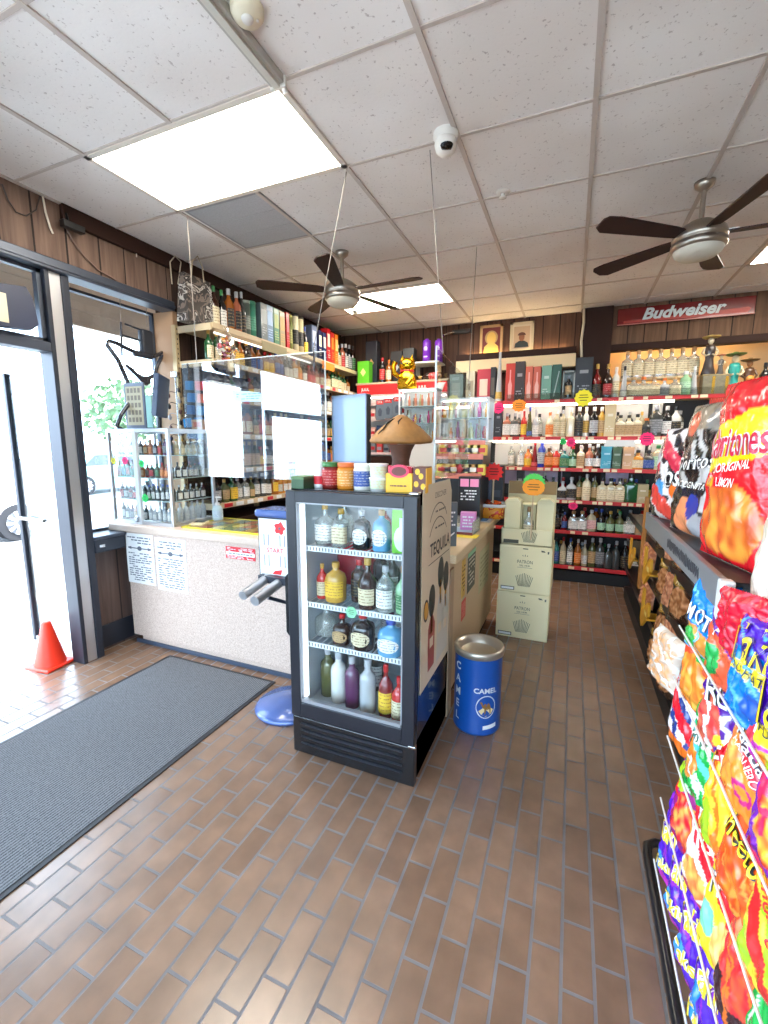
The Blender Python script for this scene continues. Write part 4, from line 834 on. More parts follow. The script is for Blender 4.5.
bottle((-.30, 3.80, .812), .085, .29, 'squat', 'clear', 'cream', 'cork', 'clear bottle standing in the open middle box of the top carton')
g_ = starburst('price_sign', (-.265, 3.668, 1.31), .075, 'green2', (90, 220, 90), 'green price sign on a stick above the open carton', 16, amp=.06, sx=1.1)
MB().box(-.005, .005, -.46, -.06, .002, .006).build('stick', M('stick_tan', (206, 180, 140), .6), g_)
g_ = starburst('price_sign', (-.265, 3.660, 1.275), .065, 'orange2', (255, 160, 30), 'orange oval price sign overlapping the green one above the carton', 16, amp=.03, sx=1.3)
MB().box(-.005, .005, -.42, -.06, .002, .006).build('stick', M('stick_tan', (206, 180, 140), .6), g_)
def price_tags(shelf, xs, ax, mats, seed):
    """paper price tags on a shelf edge, each its own small card: xs = (start, length, low z, high z, plane)"""
    for (x, w_, z0, z1, pl), mt in zip(xs, mats):
        m = bpy.data.objects.new('price_tag', TAGM[ax]); C.objects.link(m); m.parent = shelf
        m.location = (x, pl, z0) if ax == 'x' else (pl, x, z0); m.scale = (w_, 1, z1-z0) if ax == 'x' else (1, w_, z1-z0)
        m.material_slots[0].link = 'OBJECT'; m.material_slots[0].material = mt
def _tagmesh(mb): o = mb.build('price_tag', PAPER); d = o.data; bpy.data.objects.remove(o); return d
TAGM = {'x': _tagmesh(MB().box(0, 1, -.0015, 0, 0, 1)), 'y': _tagmesh(MB().box(0, .0015, 0, 1, 0, 1))}
# ================================================================== LIQUOR RACK ALONG THE WINDOW-SIDE WALL
SHELFM = M('shelf_tan', (206, 184, 148), .5); POSTM = M('post_metal', (188, 166, 128), .45, .4)
LZ = [1.08, 1.38, 1.685, 2.0, 2.30, 2.585]
t = thing('wall_rack', 'long tan metal liquor rack along the wall behind the front counter', 'shelf rack', (-3.2, 2.96, 0))
for y in (-.02, .95, 1.9, 2.78):
    p = MB().box(.0, .045, y-.02, y+.02, .0, 2.6, 0, .003)
    for k in range(40): p.box(.0455, .0458, y-.004, y+.004, 1.0+k*.04, 1.015+k*.04, 1)
    p.build('post', [POSTM, INK], t)
TUBE = M('shelf_tube', (255, 248, 236), .5, emit=.8)
for k, z in enumerate(LZ):
    dep = .40 if k < 5 else .41
    s = MB().box(.01, dep, 0, 2.79, z-.02, z, 0, .002).box(dep-.004, dep+.012, 0, 2.79, z-.035, z+.012, 0, .003).box(0, dep, -.012, 0, z-.05, z+.005).build('shelf', SHELFM, t)
    if k < 5:
        rn = random.Random(k); xs = [(.04+i*.15, rn.uniform(.07, .11), z-.028, z+.006, dep+.012) for i in range(18)]
        price_tags(s, xs, 'y', [rn.choice([PAPER, PAPER, RED]) for _ in xs], k)
    if k == 5: MB().cyl((dep-.07, .1, z-.045), (dep-.07, 1.6, z-.045), .009).build('light_tube', TUBE, s)
MB().box(.005, .38, 0, 2.79, 0, .9, 0, .004).box(.0, .39, -.0, 2.79, .9, .93).build('base_cabinet', DKBROWN, t)
for y, lb in ((.52, 'blank price card'), (2.2, 'orange')): pass
def cardrail(y0, y1, rgb, z):
    return MB().prism([(y0, z), (y1, z), (y1, z-.085), (y0, z-.085)], (.426, 0, 0), EY, EZ, (.002, 0, 0)).build('price_card', M('card_%d%d%d' % rgb, rgb, .6), t)
cardrail(.62, 1.02, (150, 140, 104), 2.58); cardrail(1.72, 2.02, (226, 128, 40), 2.58)
rnd = random.Random(77)
MIX = [('amber', 'cream', 'black'), ('dark brown', 'black', 'gold'), ('green', 'cream', 'gold'), ('clear', 'white', 'silver'), ('honey', 'white', 'red'), ('black', 'silver', 'black'), ('ruby', 'red', 'red'), ('amber', 'yellow', 'red'),
       ('olive', 'tan', 'gold'), ('honey', 'orange', 'gold'), ('dark brown', 'white', 'black'), ('smoky', 'white', 'white'), ('copper', 'cream', 'brown'), ('green', 'yellow', 'green'), ('amber', 'blue', 'blue')]
SHN = ['round', 'slim', 'square', 'bell', 'flask', 'round', 'slim']
TIERL = ['bottom', 'second', 'third', 'fourth', 'fifth']
for k in range(5):
    y = 3.03; i = 0
    b, l, c_ = rnd.choice(MIX); sh = rnd.choice(SHN); run = 0
    while y < 5.62 and i < 34:
        if run <= 0: b, l, c_ = rnd.choice(MIX); sh = rnd.choice(SHN); run = rnd.choice([1, 1, 2, 2, 3]); hh = rnd.uniform(.2, .26); ww = rnd.uniform(.07, .088)
        if k == 0: hh = min(hh, .24)
        bottle((-2.9+rnd.uniform(-.01, .01), y, LZ[k]+.001), ww, hh, sh, b, l, c_, '%s %s-capped bottle, %s from the window on the wall rack %s shelf up' % (b, c_, ORD[i], TIERL[k]), 'bottles on the wall rack', rz=PI/2)
        y += ww+.012; i += 1; run -= 1
# top board: gift bag, bottles, tubes and boxes, in the order they stand from the window inwards
TOPZ = 2.597
def up(px, py, X=-2.93): P = onX(px, py, X); return P.y, P.z-TOPZ
def tb(px, py, w_, sh, b, l, c_, lb): y, h = up(px, py); bottle((-2.93, y, TOPZ), w_, h, sh, b, l, c_, lb, 'bottles on the wall rack top', rz=PI/2)
tb(213, 286, .085, 'round', 'dark brown', 'cream', 'green', 'dark bottle with diamond cream label beside the camouflage bag on the top board')
tb(221, 290, .075, 'round', 'black', 'white', 'green', 'black bottle second from the camouflage bag on the rack top board')
tb(228, 289, .085, 'slim', 'amber', 'black', 'silver', 'amber bottle third from the camouflage bag on the rack top board')
tb(236, 292, .08, 'slim', 'copper', 'black', 'silver', 'copper bottle fourth from the camouflage bag on the rack top board')
tb(241, 292, .07, 'round', 'smoky', 'black', 'silver', 'smoky bottle just before the green tubes on the rack top board')
def gift(px, py, w_, rgb, lb, kind='box', band=None, cat='gift box', dp_=.09):
    y, h = up(px, py); t = thing('gift_'+kind, lb, cat, (-2.93, y, TOPZ), PI/2, 'gift boxes on the wall rack top')
    m = M('gift_%d_%d_%d' % rgb, rgb, .4, coat=.2)
    if kind == 'tube': MB().lathe([(0, 0), (w_/2, 0), (w_/2, h*.94), (0, h*.94)], 20).build('tube_body', m, t); MB().lathe([(w_*.51, h*.93), (w_*.51, h), (0, h)], 20, cap=False).build('lid', CHROME if band is None else M('lid_%d%d%d' % band, band, .3), t)
    else: MB().box(-w_/2, w_/2, -dp_/2, dp_/2, 0, h, 0, .002).build('carton', m, t)
    bc = band or tuple(min(255, v+70) for v in rgb)
    if kind == 'tube': MB().lathe([(w_*.506, h*.25), (w_*.506, h*.6)], 20, cap=False).build('label', label_mat(bc, tuple(v//2 for v in rgb)), t)
    else:
        p = MB().box(-w_*.36, w_*.36, -dp_/2-.001, -dp_/2, h*.5, h*.85, 0); lines(p, (0, -dp_/2-.002, h*.3), EX, EZ, w_*.7, h*.25, 4, 0, int(px), fill=.9); p.build('front_print', M('gband_%d_%d_%d' % bc, bc, .5), t)
gift(245.5, 301, .075, (90, 104, 96), 'grey-green gift tube first after the bottles on the rack top', 'tube', (150, 160, 150))
gift(251, 302, .08, (64, 150, 122), 'teal gift tube second after the bottles on the rack top', 'tube', (90, 170, 140))
gift(260, 304, .10, (92, 106, 112), 'slate grey gift box in front of the blue one on the rack top')
gift(266, 306, .10, (96, 136, 176), 'steel blue gift box on the rack top board')
gift(272.5, 309, .09, (84, 140, 104), 'sage green gift box on the rack top board', band=(170, 190, 120))
gift(278.5, 312, .09, (166, 150, 110), 'olive tan gift box next to the sage green one on the rack top', band=(206, 160, 90))
gift(284, 313, .055, (176, 28, 34), 'slim red gift box on the rack top board')
gift(288.5, 315, .075, (112, 124, 60), 'olive green gift tube on the rack top board', 'tube', (150, 150, 80))
gift(294, 314, .09, (214, 206, 176), 'white gift tube with a black lid on the rack top', 'tube', (30, 28, 28))
gift(299.5, 317, .085, (196, 186, 150), 'cream gift tube with a black lid on the rack top', 'tube', (36, 34, 34))
tb(304.5, 327, .07, 'round', 'black', 'yellow', 'blue', 'black bottle with yellow label among gift boxes on the rack top')
gift(311, 326, .11, (96, 108, 134), 'dusty blue gift box beyond the cream tube on the rack top')
gift(317, 331, .075, (30, 40, 84), 'navy gift box first of the white-topped pair on the rack top', band=(226, 214, 176))
gift(321.5, 333, .075, (34, 44, 92), 'navy gift box second of the white-topped pair on the rack top', band=(230, 220, 190))
gift(325.5, 329, .085, (190, 26, 36), 'red gift box with a white panel on the rack top', band=(232, 222, 200))
gift(329.5, 333, .08, (206, 40, 34), 'scarlet gift box beside the orange one on the rack top', band=(230, 150, 60))
gift(333.5, 335, .08, (236, 130, 36), 'orange gift box last before the far bottles on the rack top', band=(250, 220, 140))
for px, py, b, l, c_, n in ((338, 345, 'green', 'cream', 'silver', 'first'), (342, 344, 'copper', 'red', 'silver', 'second'), (345.5, 344, 'black', 'white', 'white', 'third'), (349, 345, 'black', 'silver', 'silver', 'fourth'), (352.5, 346, 'dark brown', 'green', 'black', 'last')):
    tb(px, py, .08, 'slim', b, l, c_, '%s bottle, %s after the orange gift box on the rack top' % (b, n))
# camouflage gift bag at the near end of the top board
y0 = 2.97
t = thing('gift_bag', 'grey camouflage paper gift bag at the window end of the rack top', 'bag', (-2.96, y0, TOPZ), PI/2)
def camo(nt, p):
    tc = N(nt, 'TexCoord'); n = N(nt, 'TexNoise'); n.inputs['Scale'].default_value = 8; n.inputs['Detail'].default_value = 3; n.inputs['Distortion'].default_value = 1; nt.links.new(tc.outputs['Object'], n.inputs['Vector'])
    r = ramp(nt, n.outputs['Fac'], [(0, (58, 52, 48)), (.44, (110, 98, 90)), (.5, (44, 40, 40)), (.56, (176, 172, 166)), (.6, (70, 62, 58))], 'CONSTANT'); nt.links.new(r.outputs[0], p.inputs['Base Color'])
CAMO = nodes_mat('camouflage_print', camo, .5)
b = MB(); bw, bh = .13, .36
b.add([(-bw, -.06, 0), (bw, -.06, 0), (bw, .08, 0), (-bw, .08, 0), (-bw*1.05, -.03, bh), (bw*1.05, -.045, bh), (bw*1.05, .03, bh), (-bw*1.05, .02, bh), (bw*.98, -.01, bh*.5), (-bw*.98, .01, bh*.5)], [[0, 1, 2, 3], [0, 1, 5, 4], [2, 3, 7, 6], [1, 8, 5], [1, 2, 8], [2, 6, 8], [5, 8, 6], [0, 4, 9], [0, 9, 3], [3, 9, 7], [4, 7, 9]])
b.build('bag_body', CAMO, t)
m = MB(); m.text('OUTDOORS', (.115, -.062, .18), (0, .04, 1), (-1, 0, 0), .03, 0, .001, .01, wid=.24); m.build('side_lettering', M('bag_white', (190, 186, 180), .6), t)
MB().tube([(-.07, -.04, bh-.02), (-.06, -.05, bh+.1), (0, -.05, bh+.16), (.05, -.045, bh+.1), (.06, -.045, bh-.02)], .005).build('bag_handle', M('cord_tan', (170, 156, 130), .7), t)
# hanging bag of assorted minis under the top board
t = thing('candy_bag', 'clear bag of colourful wrapped candies hanging under the top board', 'bag', (-2.77, 3.1, 2.3), PI/2)
rn = random.Random(9); m = MB()
cols = [(200, 90, 90), (230, 190, 140), (120, 60, 50), (220, 210, 200), (190, 120, 150), (230, 150, 70)]
for i in range(60):
    a, bb = rn.uniform(0, 2*PI), rn.uniform(0, 1)**.5
    m.lathe([(0, -.014), (.016, -.005), (.016, .005), (0, .014)], 6, (.085*bb*math.cos(a), rn.uniform(-.03, .03), .11+.1*bb*math.sin(a)), i % 6)
o = m.build('wrapped_candy', [M('candy%d' % i, c, .25) for i, c in enumerate(cols)], t); o['kind'] = 'stuff'
MB().lathe([(0, -.01), (.08, .01), (.11, .1), (.09, .2), (.03, .25), (.035, .285)], 16, sy=.45).build('bag_film', glass('thin_film', (250, 250, 250), .06, .1), t)

# pegboard strips of small packets at the window end, by the rack post
t = thing('packet_strip', 'black clip strip of blue and red packets hanging by the window post', 'clip strip', (-2.96, 2.90, 1.60), .2)
MB().box(-.085, .095, 0, .012, 0, .58, 0, .003).build('backing_board', BLACK, t)
rn = random.Random(5); pk = [(40, 130, 190), (40, 130, 190), (210, 40, 50), (40, 120, 190), (70, 130, 190), (230, 110, 80), (30, 90, 150), (220, 150, 110)]
for i in range(5):
    for j in range(2):
        c = pk[(i*3+j*2) % 8]; z = .45-i*.1
        MB().box(-.08+j*.08, -.005+j*.085, -.03, -.012, z, z+.075, 0, .006, mat=Matrix.Rotation(rn.uniform(-.12, .12), 4, 'Y')).build('packet', M('packet_%d_%d_%d' % c, c, .3, coat=.4), t)
t = thing('wire_tree', 'wire rack of dark hanging keychains beside the window post', 'wire rack', (-3.14, 2.88, 1.52), .2)
MB().cyl((0, 0, 0), (0, 0, .66), .006).box(-.03, .03, -.02, .02, .64, .69, 0, .004).build('pole', CHROME, t)
for i in range(12):
    z = .56-.045*i; sx = -1 if i % 2 else 1
    MB().tube([(0, 0, z), (sx*.03, -.03, z+.01), (sx*.05, -.035, z)], .003, 5).lathe([(0, -.05), (.012, -.04), (.014, -.015), (0, 0)], 8, (sx*.05, -.035, z)).build('keychain', M('key_%d' % (i % 3), [(30, 30, 34), (90, 60, 60), (150, 150, 156)][i % 3], .3, .3), t)

# ================================================================== IN THE WINDOW
t = thing('neon_sign', 'unlit dark neon sign with bent tubing hanging inside the window', 'neon sign', (-3.2, 2.5, 1.75))
def wp(px, py): P = onX(px, py, -3.34); return (-.14, P.y-2.5, P.z-1.75)
NEON = M('neon_tube_dark', (48, 50, 58), .25, coat=.5)
MB().tube([wp(*p) for p in ((123, 430), (117, 426), (121, 415), (130, 402), (131, 390), (126, 378), (118, 360), (107, 345), (109, 341), (116, 343), (130, 350), (146, 357), (155, 356), (163, 352), (161, 358), (157, 366), (155, 375), (149, 378))], .017, 8).build('outer_tube', NEON, t)
m = MB()
for k in range(5): m.tube([wp(126+k*1.5, 365+k), wp(133+k*2, 372+k*2), wp(142+k, 377+k*2), wp(150, 378+k)], .012, 6)
m.build('inner_tube', NEON, t)
m = MB()
for a, b in (((121, 322), (122, 356)), ((125, 324), (141, 330)), ((122, 335), (142, 341)), ((141, 330), (141, 352))): m.tube([wp(*a), wp(*b)], .008, 6)
m.build('bracket', FRAMED, t)
a, b = wp(139, 356), wp(153, 326)
MB().box(-.17, -.11, a[1]+.02, b[1]-.02, a[2]+.02, b[2]-.05, 0, .02).box(-.16, -.12, a[1]-.05, b[1]-.03, a[2]-.01, a[2]+.04, 0, .015).build('transformer', M('neon_box', (38, 42, 52), .4), t)
m = MB().tube([wp(119.5, 290), wp(121, 322)], .003, 5).tube([wp(146, 302), wp(147, 327)], .003, 5); m.build('chain', M('wire', (150, 142, 134), .4, .6), t)
def board(name, px0, px1, py0, py1, Y, label, mats, fn, cat, tilt=0):
    p0, p1 = onY(px0, py1, Y), onY(px1, py0, Y); w_, h_ = p1.x-p0.x, p1.z-p0.z
    t = thing(name, label, cat, ((p0.x+p1.x)/2, Y, p0.z), tilt); fn(t, w_, h_); return t
TOPC = .98+.739
def photo_board(t, w_, h_):
    MB().box(-w_/2, w_/2, 0, .015, 0, h_, 0, .003).build('frame', M('board_frame', (92, 100, 118), .4), t)
    m = MB().box(-w_*.40, w_*.42, -.003, 0, .035, h_-.03, 0)
    for i in range(4):
        for j in range(5): m.box(-w_*.33+i*w_*.18, -w_*.33+i*w_*.18+w_*.12, -.004, -.003, .06+j*h_*.155, .06+j*h_*.155+h_*.1, 1)
    m.build('photo_grid', [M('board_tan', (176, 166, 138), .6), M('photo_dark', (116, 106, 92), .6)], t)
t = thing('photo_board', 'framed board with a grid of small pictures standing on the display case', 'picture board', (-3.275, 2.58, TOPC), .1); photo_board(t, .2, .37)
t = thing('mint_board', 'plain mint green board leaning in the window behind the display case', 'board', (-3.375, 2.74, TOPC), .1)
MB().box(-.07, .09, 0, .012, 0, .29, 0, .002).build('sheet', M('mint_board', (150, 196, 184), .6), t); MB().box(-.09, .09, -.005, .017, 0, .02, 0, .003).build('foot_strip', ALU, t)
t = thing('customer_display', 'dark tilted touch screen seen edge-on on top of the display case', 'monitor', (-3.07, 2.60, TOPC), -.95)
MB().box(-.06, .06, -.06, .08, 0, .012, 0, .004).cyl((0, .02, .01), (0, .03, .16), .016).build('stand', BLACK, t)
MB().box(-.17, .17, .0, .035, .10, .42, 0, .006, mat=Matrix.Rotation(-.12, 4, 'X')).build('housing', M('screen_blue', (58, 72, 98), .3), t)
MB().box(-.16, .16, -.004, .0, .115, .405, mat=Matrix.Rotation(-.12, 4, 'X')).build('screen', M('screen_glass', (70, 88, 112), .08), t)
t = thing('packet_box', 'tan carton of snack packets on the inner corner of the display case', 'box', (-2.80, 2.80, TOPC), .2)
MB().box(-.05, .05, -.06, .06, 0, .08, 0, .002).build('carton', M('tan_carton', (222, 166, 120), .6), t); MB().box(-.03, .03, -.062, -.06, .02, .06).build('front_print', M('carton_ora', (226, 90, 50), .5), t)
# the dark cash-drop lamp hanging at the far side of the doorway
t = thing('door_sign', 'back of a dark tablet-shaped sign hanging in the transom over the door', 'sign', (-3.2, 1.62, 2.26))
p = [onX(-20, 325, -3.2), onX(26, 331, -3.2), onX(33, 326, -3.2), onX(27, 300, -3.2), onX(20, 288, -3.2), onX(-20, 282, -3.2)]
MB().prism([(q.y-1.62, q.z-2.26) for q in p], (0, 0, 0), EY, EZ, (.06, 0, 0)).build('panel', M('sign_back', (44, 52, 76), .4), t)
q0, q1 = onX(6, 322, -3.13), onX(-6, 290, -3.13)
MB().box(.061, .064, q0.y-1.62-.06, q0.y-1.62+.02, q0.z-2.26, q1.z-2.26).build('label', M('sign_cream', (232, 222, 190), .6), t)
# small fittings on the band: cables, hooks, rod
def cable(pts, r, label, rgb=(60, 52, 48), name='cable'):
    return tag(MB().tube(pts, r, 6).build(name, M('cable_%d%d%d' % rgb, rgb, .5)), label, 'cable')
cable([onX(2, 184, -3.19), onX(8, 200, -3.19), onX(16, 212, -3.19), onX(26, 216, -3.19), onX(36, 210, -3.19), onX(40, 196, -3.19)], .004, 'dark cable drooping on the wood panelling over the doorway')
cable([(-3.19, 1.98, CZ), (-3.185, 1.985, 3.06), (-3.18, 2.0, 2.98), (-3.19, 2.02, 2.95)], .006, 'pale twisted cord hanging from the ceiling edge above the door', (226, 216, 200), 'cord')
cable([onX(64, 222, -3.19), onX(72, 240, -3.19), onX(84, 256, -3.19), onX(98, 270, -3.19), onX(116, 280, -3.19)], .006, 'thin rod with dark clip lying slanted across the wood panelling', (120, 96, 84), 'rod')
cable([onX(136, 234, -3.18), onX(136.5, 257, -3.18)], .004, 'short pale cord on the wood panelling above the window', (226, 216, 200), 'cord')
cable([onX(172, 284, -3.12), onX(170, 262, -3.12), onX(175, 256, -3.12), onX(181, 262, -3.12), onX(178, 284, -3.12)], .005, 'pale looped cord hanging above the camouflage gift bag', (196, 184, 160), 'cord')
t = thing('floodlight', 'small black spotlight in the corner of panelling under the ceiling', 'spotlight', (-3.165, 2.10, 3.0))
MB().box(0, .05, -.05, .09, .0, .045, 0, .006).build('housing', BLACK, t); MB().cyl((.02, 0, .03), (.0, 0, .1), .008).build('bracket', BLACK, t)
# ================================================================== BACK RACK
BZ = [.20, .62, .976, 1.345, 1.70, 2.12]; BX0, BX1, BYF, BYB = -1.42, 1.9, 5.5, 5.9
RX = .0
t = thing('back_rack', 'tall red-edged liquor rack across the back wall of the shop', 'shelf rack', (0, BYF, 0)); rack = t
BKD = M('rack_dark', (26, 24, 24), .6); BKW = M('rack_white_back', (240, 238, 234), .5); LILAC = M('rack_lilac', (222, 196, 216), .6); RSTRIP = M('strip_red', (196, 36, 38), .45); TAGW = M('tag_cream', (232, 216, 180), .6)
MB().box(BX0, BX1, .38, .395, .15, 2.1, 0).build('back_panel', BKD, t)
for z0, z1, a, b, mm in ((1.72, 2.08, -.92, .12, BKW), (1.72, 2.08, .42, .9, BKW), (1.36, 1.68, -.92, .05, BKW), (1.36, 1.68, .62, 1.0, BKW), (1.12, 1.33, -.8, -.1, LILAC), (1.16, 1.33, .38, .62, LILAC)):
    MB().box(a, b, .365, .379, z0, z1).build('backing_card', mm, t)
for x in (BX0, -.13, .78, BX1): MB().box(x-.018, x+.018, .35, .385, 0, 2.12).build('post', BKD, t)
for k, z in enumerate(BZ):
    x0 = BX0
    s = MB().box(x0, BX1, .02, .38, z-.022, z, 0).box(x0, BX1, .0, .02, z-.036, z+.006, 1, .003).build('shelf', [BKD if k < 3 else SHELFM, RSTRIP], t)
    xs = []; rn = random.Random(40+k); x = x0+.03
    dens = [.12, .2, .7, .45, .5, .4][k]
    while x < BX1-.05:
        w_ = rn.uniform(.04, .07)
        if rn.random() < dens: xs.append((x, w_, z-.03, z+.001, 0))
        x += w_+rn.uniform(.006, .03)
    price_tags(s, xs, 'x', [TAGW]*len(xs), k)
    if k in (4, 5): MB().cyl((-.9, .06, z-.05), (.95, .06, z-.05), .013).build('light_tube', M('rack_tube', (255, 247, 230), .5, emit=5), s)
MB().box(BX0, BX1, .06, .38, 0, .13).build('base', BKD, t)
MB().box(-.75, 1.75, -.004, -.001, BZ[5], BZ[5]+.075).build('acrylic_lip', glass('lip_acrylic', (240, 244, 242), .12, .05), t)
def bt(k, px, ytop, wpx, sh, b, l, c_, i, Y=None, oval=False):
    Y = Y or BYF+.09; P = onY(px, ytop, Y); w_ = wpx*.0117; h = max(.08, P.z-BZ[k]-.002)
    bottle((P.x, Y, BZ[k]+.001), w_, h, sh, b, l, c_, '%s bottle with %s cap, %s from the counter on the back rack %s shelf' % (b, c_, ORD[i], ['bottom', 'fifth', 'fourth', 'third', 'second', 'top'][k]), 'bottles on the back rack', oval=oval, depth=min(w_, .1))
rows_ = {
 0: (540, [(557, 538, 6, 'round', 'teal', 'blue', 'black'), (564, 537, 6, 'round', 'pale', 'cream', 'red'), (571, 538, 6, 'round', 'clear', 'white', 'blue'), (578.6, 539, 6.5, 'round', 'amber', 'orange', 'white'), (585.5, 540, 6, 'bell', 'pale', 'white', 'silver'), (593, 538, 7, 'flask', 'olive', 'tan', 'silver'), (601, 538, 8, 'flask', 'smoky', 'grey', 'silver'), (609, 544, 8, 'squat', 'smoky', None, 'silver'), (617, 541, 8, 'round', 'smoky', None, 'silver'), (626, 541, 8, 'round', 'black', 'black', 'silver'), (635, 541, 9, 'square', 'black', 'white', 'black')]),
 1: (510, [(558.5, 506, 6, 'round', 'black', 'black', 'black'), (565, 512, 5.5, 'round', 'ruby', 'blue', 'blue'), (574, 511, 9, 'square', 'clear', 'white', 'cork'), (582.5, 511, 9, 'square', 'clear', 'white', 'cork'), (592, 510, 9, 'flask', 'pale', 'pink', 'silver'), (602, 509, 7.5, 'bell', 'black', 'mint', 'blue'), (611, 511, 8, 'bell', 'olive', 'mint', 'gold'), (620.5, 511, 8, 'bell', 'olive', 'mint', 'green'), (630, 514, 10, 'squat', 'clear', 'white', 'black'), (641, 514, 9, 'squat', 'pale', 'tan', 'silver')]),
 2: (470, [(545, 472, 9, 'round', 'black', 'white', 'silver'), (563, 481, 10, 'squat', 'silver', 'black', 'silver'), (572, 477, 10, 'squat', 'silver', 'black', 'silver'), (580, 476, 6, 'slim', 'olive', 'tan', 'black'), (587.5, 474, 8, 'flask', 'cream', 'cream', 'silver'), (595.5, 476, 6, 'slim', 'olive', 'tan', 'black'), (603, 478, 9, 'square', 'pale', 'cream', 'black'), (611.5, 478, 9, 'square', 'pale', 'cream', 'black'), (620.5, 478, 9, 'square', 'pale', 'cream', 'black'), (632, 474, 12, 'square', 'green', None, 'black')]),
 3: (440, [(522, 443, 7, 'round', 'clear', 'white', 'silver'), (528.5, 446, 8, 'bell', 'orange', 'yellow', 'silver'), (535.5, 441, 7, 'cone', 'ruby', 'red', 'red'), (542.5, 440, 7.5, 'slim', 'blue', 'silver', 'blue'), (549.5, 448, 9, 'flask', 'amber', 'orange', 'brown'), (556.8, 448, 8, 'flask', 'red', 'orange', 'white'), (565, 448, 9, 'squat', 'teal', 'green', 'silver'), (573.5, 446, 8, 'bell', 'green', 'mint', 'red'), (581.5, 445, 7, 'square', 'cream', 'tan', 'silver'), (590, 444, 8, 'bell', 'copper', 'white', 'silver'), (598.3, 444, 8, 'bell', 'dark brown', 'white', 'silver'), (638.5, 450, 11, 'squat', 'honey', 'cream', 'black'), (649, 450, 11, 'squat', 'smoky', 'blue', 'black'), (659, 445, 9, 'slim', 'pale', 'mint', 'olive' if False else 'green')]),
 4: (405, [(507.5, 413, 8, 'square', 'copper', 'white', 'silver'), (515.5, 413, 8, 'square', 'smoky', 'white', 'silver'), (524.5, 411, 6, 'round', 'red', 'yellow', 'red'), (530.5, 407, 6, 'cone', 'olive', 'blue', 'purple' if False else 'blue'), (536.5, 409, 6.5, 'bell', 'silver', 'white', 'silver'), (550.5, 412, 8, 'round', 'cream', 'orange', 'orange'), (557.5, 410, 7, 'slim', 'pale', 'cream', 'white'), (563.8, 410, 6, 'slim', 'pale', 'cream', 'silver'), (571.8, 408, 7, 'square', 'cream', None, 'white'), (580, 407, 8, 'flask', 'smoky', 'black', 'white'), (587, 407, 6, 'slim', 'white', 'gold', 'white'), (595, 407, 8, 'flask', 'black', 'silver', 'white'), (602.5, 407, 7, 'slim', 'gold', 'tan', 'white'), (621, 415, 8.5, 'square', 'cream', 'tan', 'black'), (629.5, 415, 8.5, 'square', 'cream', 'tan', 'black'), (638, 414, 8, 'square', 'cream', 'tan', 'black'), (647, 418, 10, 'bell', 'smoky', 'black', 'orange'), (657.5, 405, 11, 'flask', 'smoky', 'grey', 'silver'), (668, 406, 9, 'round', 'black', 'white', 'white'), (677, 406, 9, 'round', 'white', 'black', 'black')]),
 5: (360, [(500.5, 352, 8, 'cone', 'silver', 'gold', 'silver'), (598, 364, 8, 'bell', 'ruby', 'black', 'gold'), (609, 364, 8, 'bell', 'dark brown', 'red', 'gold'), (617, 367, 6, 'slim', 'white', 'cream', 'white'), (625.5, 366, 7, 'cone', 'silver', 'white', 'black'), (634, 377, 10, 'square', 'clear', 'cream', 'cork'), (644, 377, 10, 'square', 'clear', 'cream', 'orange'), (654.5, 377, 10, 'square', 'clear', 'cream', 'cork'), (665, 378, 9, 'squat', 'silver', 'grey', 'orange'), (675.5, 377, 9, 'square', 'clear', 'cream', 'cork'), (686.5, 371, 9, 'slim', 'mint', 'mint', 'white'), (695.5, 366, 7, 'cone', 'silver', 'grey', 'white')])}
for k, (yy, lst) in rows_.items():
    for i, a in enumerate(lst): bt(k, *a, i)
# second rows on the two lowest lit shelves, and the riser row on top
rn = random.Random(31)
for k, x0, x1, st in ((3, -.7, 1.0, .115), (4, -.75, 1.1, .12), (2, -.3, 1.0, .11), (1, -.3, 1.0, .12), (0, -.3, 1.0, .12)):
    x = x0; i = 0
    while x < x1:
        b, l, c_ = rn.choice(MIX if k < 3 else [('clear', 'white', 'silver'), ('clear', 'white', 'black'), ('pale', 'cream', 'gold'), ('smoky', 'white', 'silver')])
        bottle((x, BYF+.25, BZ[k]+.001), .08, .25 if k != 4 else .28, rn.choice(['round', 'slim', 'flask']), b, l, c_, '%s %s-capped bottle, %s along the rear row of the back rack %s shelf' % (b, c_, ORD[i], ['bottom', 'fifth', 'fourth', 'third', 'second', 'top'][k]), 'rear row bottles on the back rack'); x += st; i += 1
rs = MB().box(.38, 1.2, .2, .36, BZ[5]+.20, BZ[5]+.22).box(.38, .4, .2, .36, BZ[5], BZ[5]+.2).box(1.18, 1.2, .2, .36, BZ[5], BZ[5]+.2); rs.build('riser_shelf', SHELFM, rack)
for i, px in enumerate((628, 639, 650, 661, 672, 683, 694)):
    P = onY(px, 353, BYF+.27); bottle((P.x, BYF+.27, BZ[5]+.221), .105, .30, 'square', 'clear', 'cream', 'cork', 'tall clear square bottle, %s along the riser of the back rack top' % ORD[i], 'tall bottles on the riser')
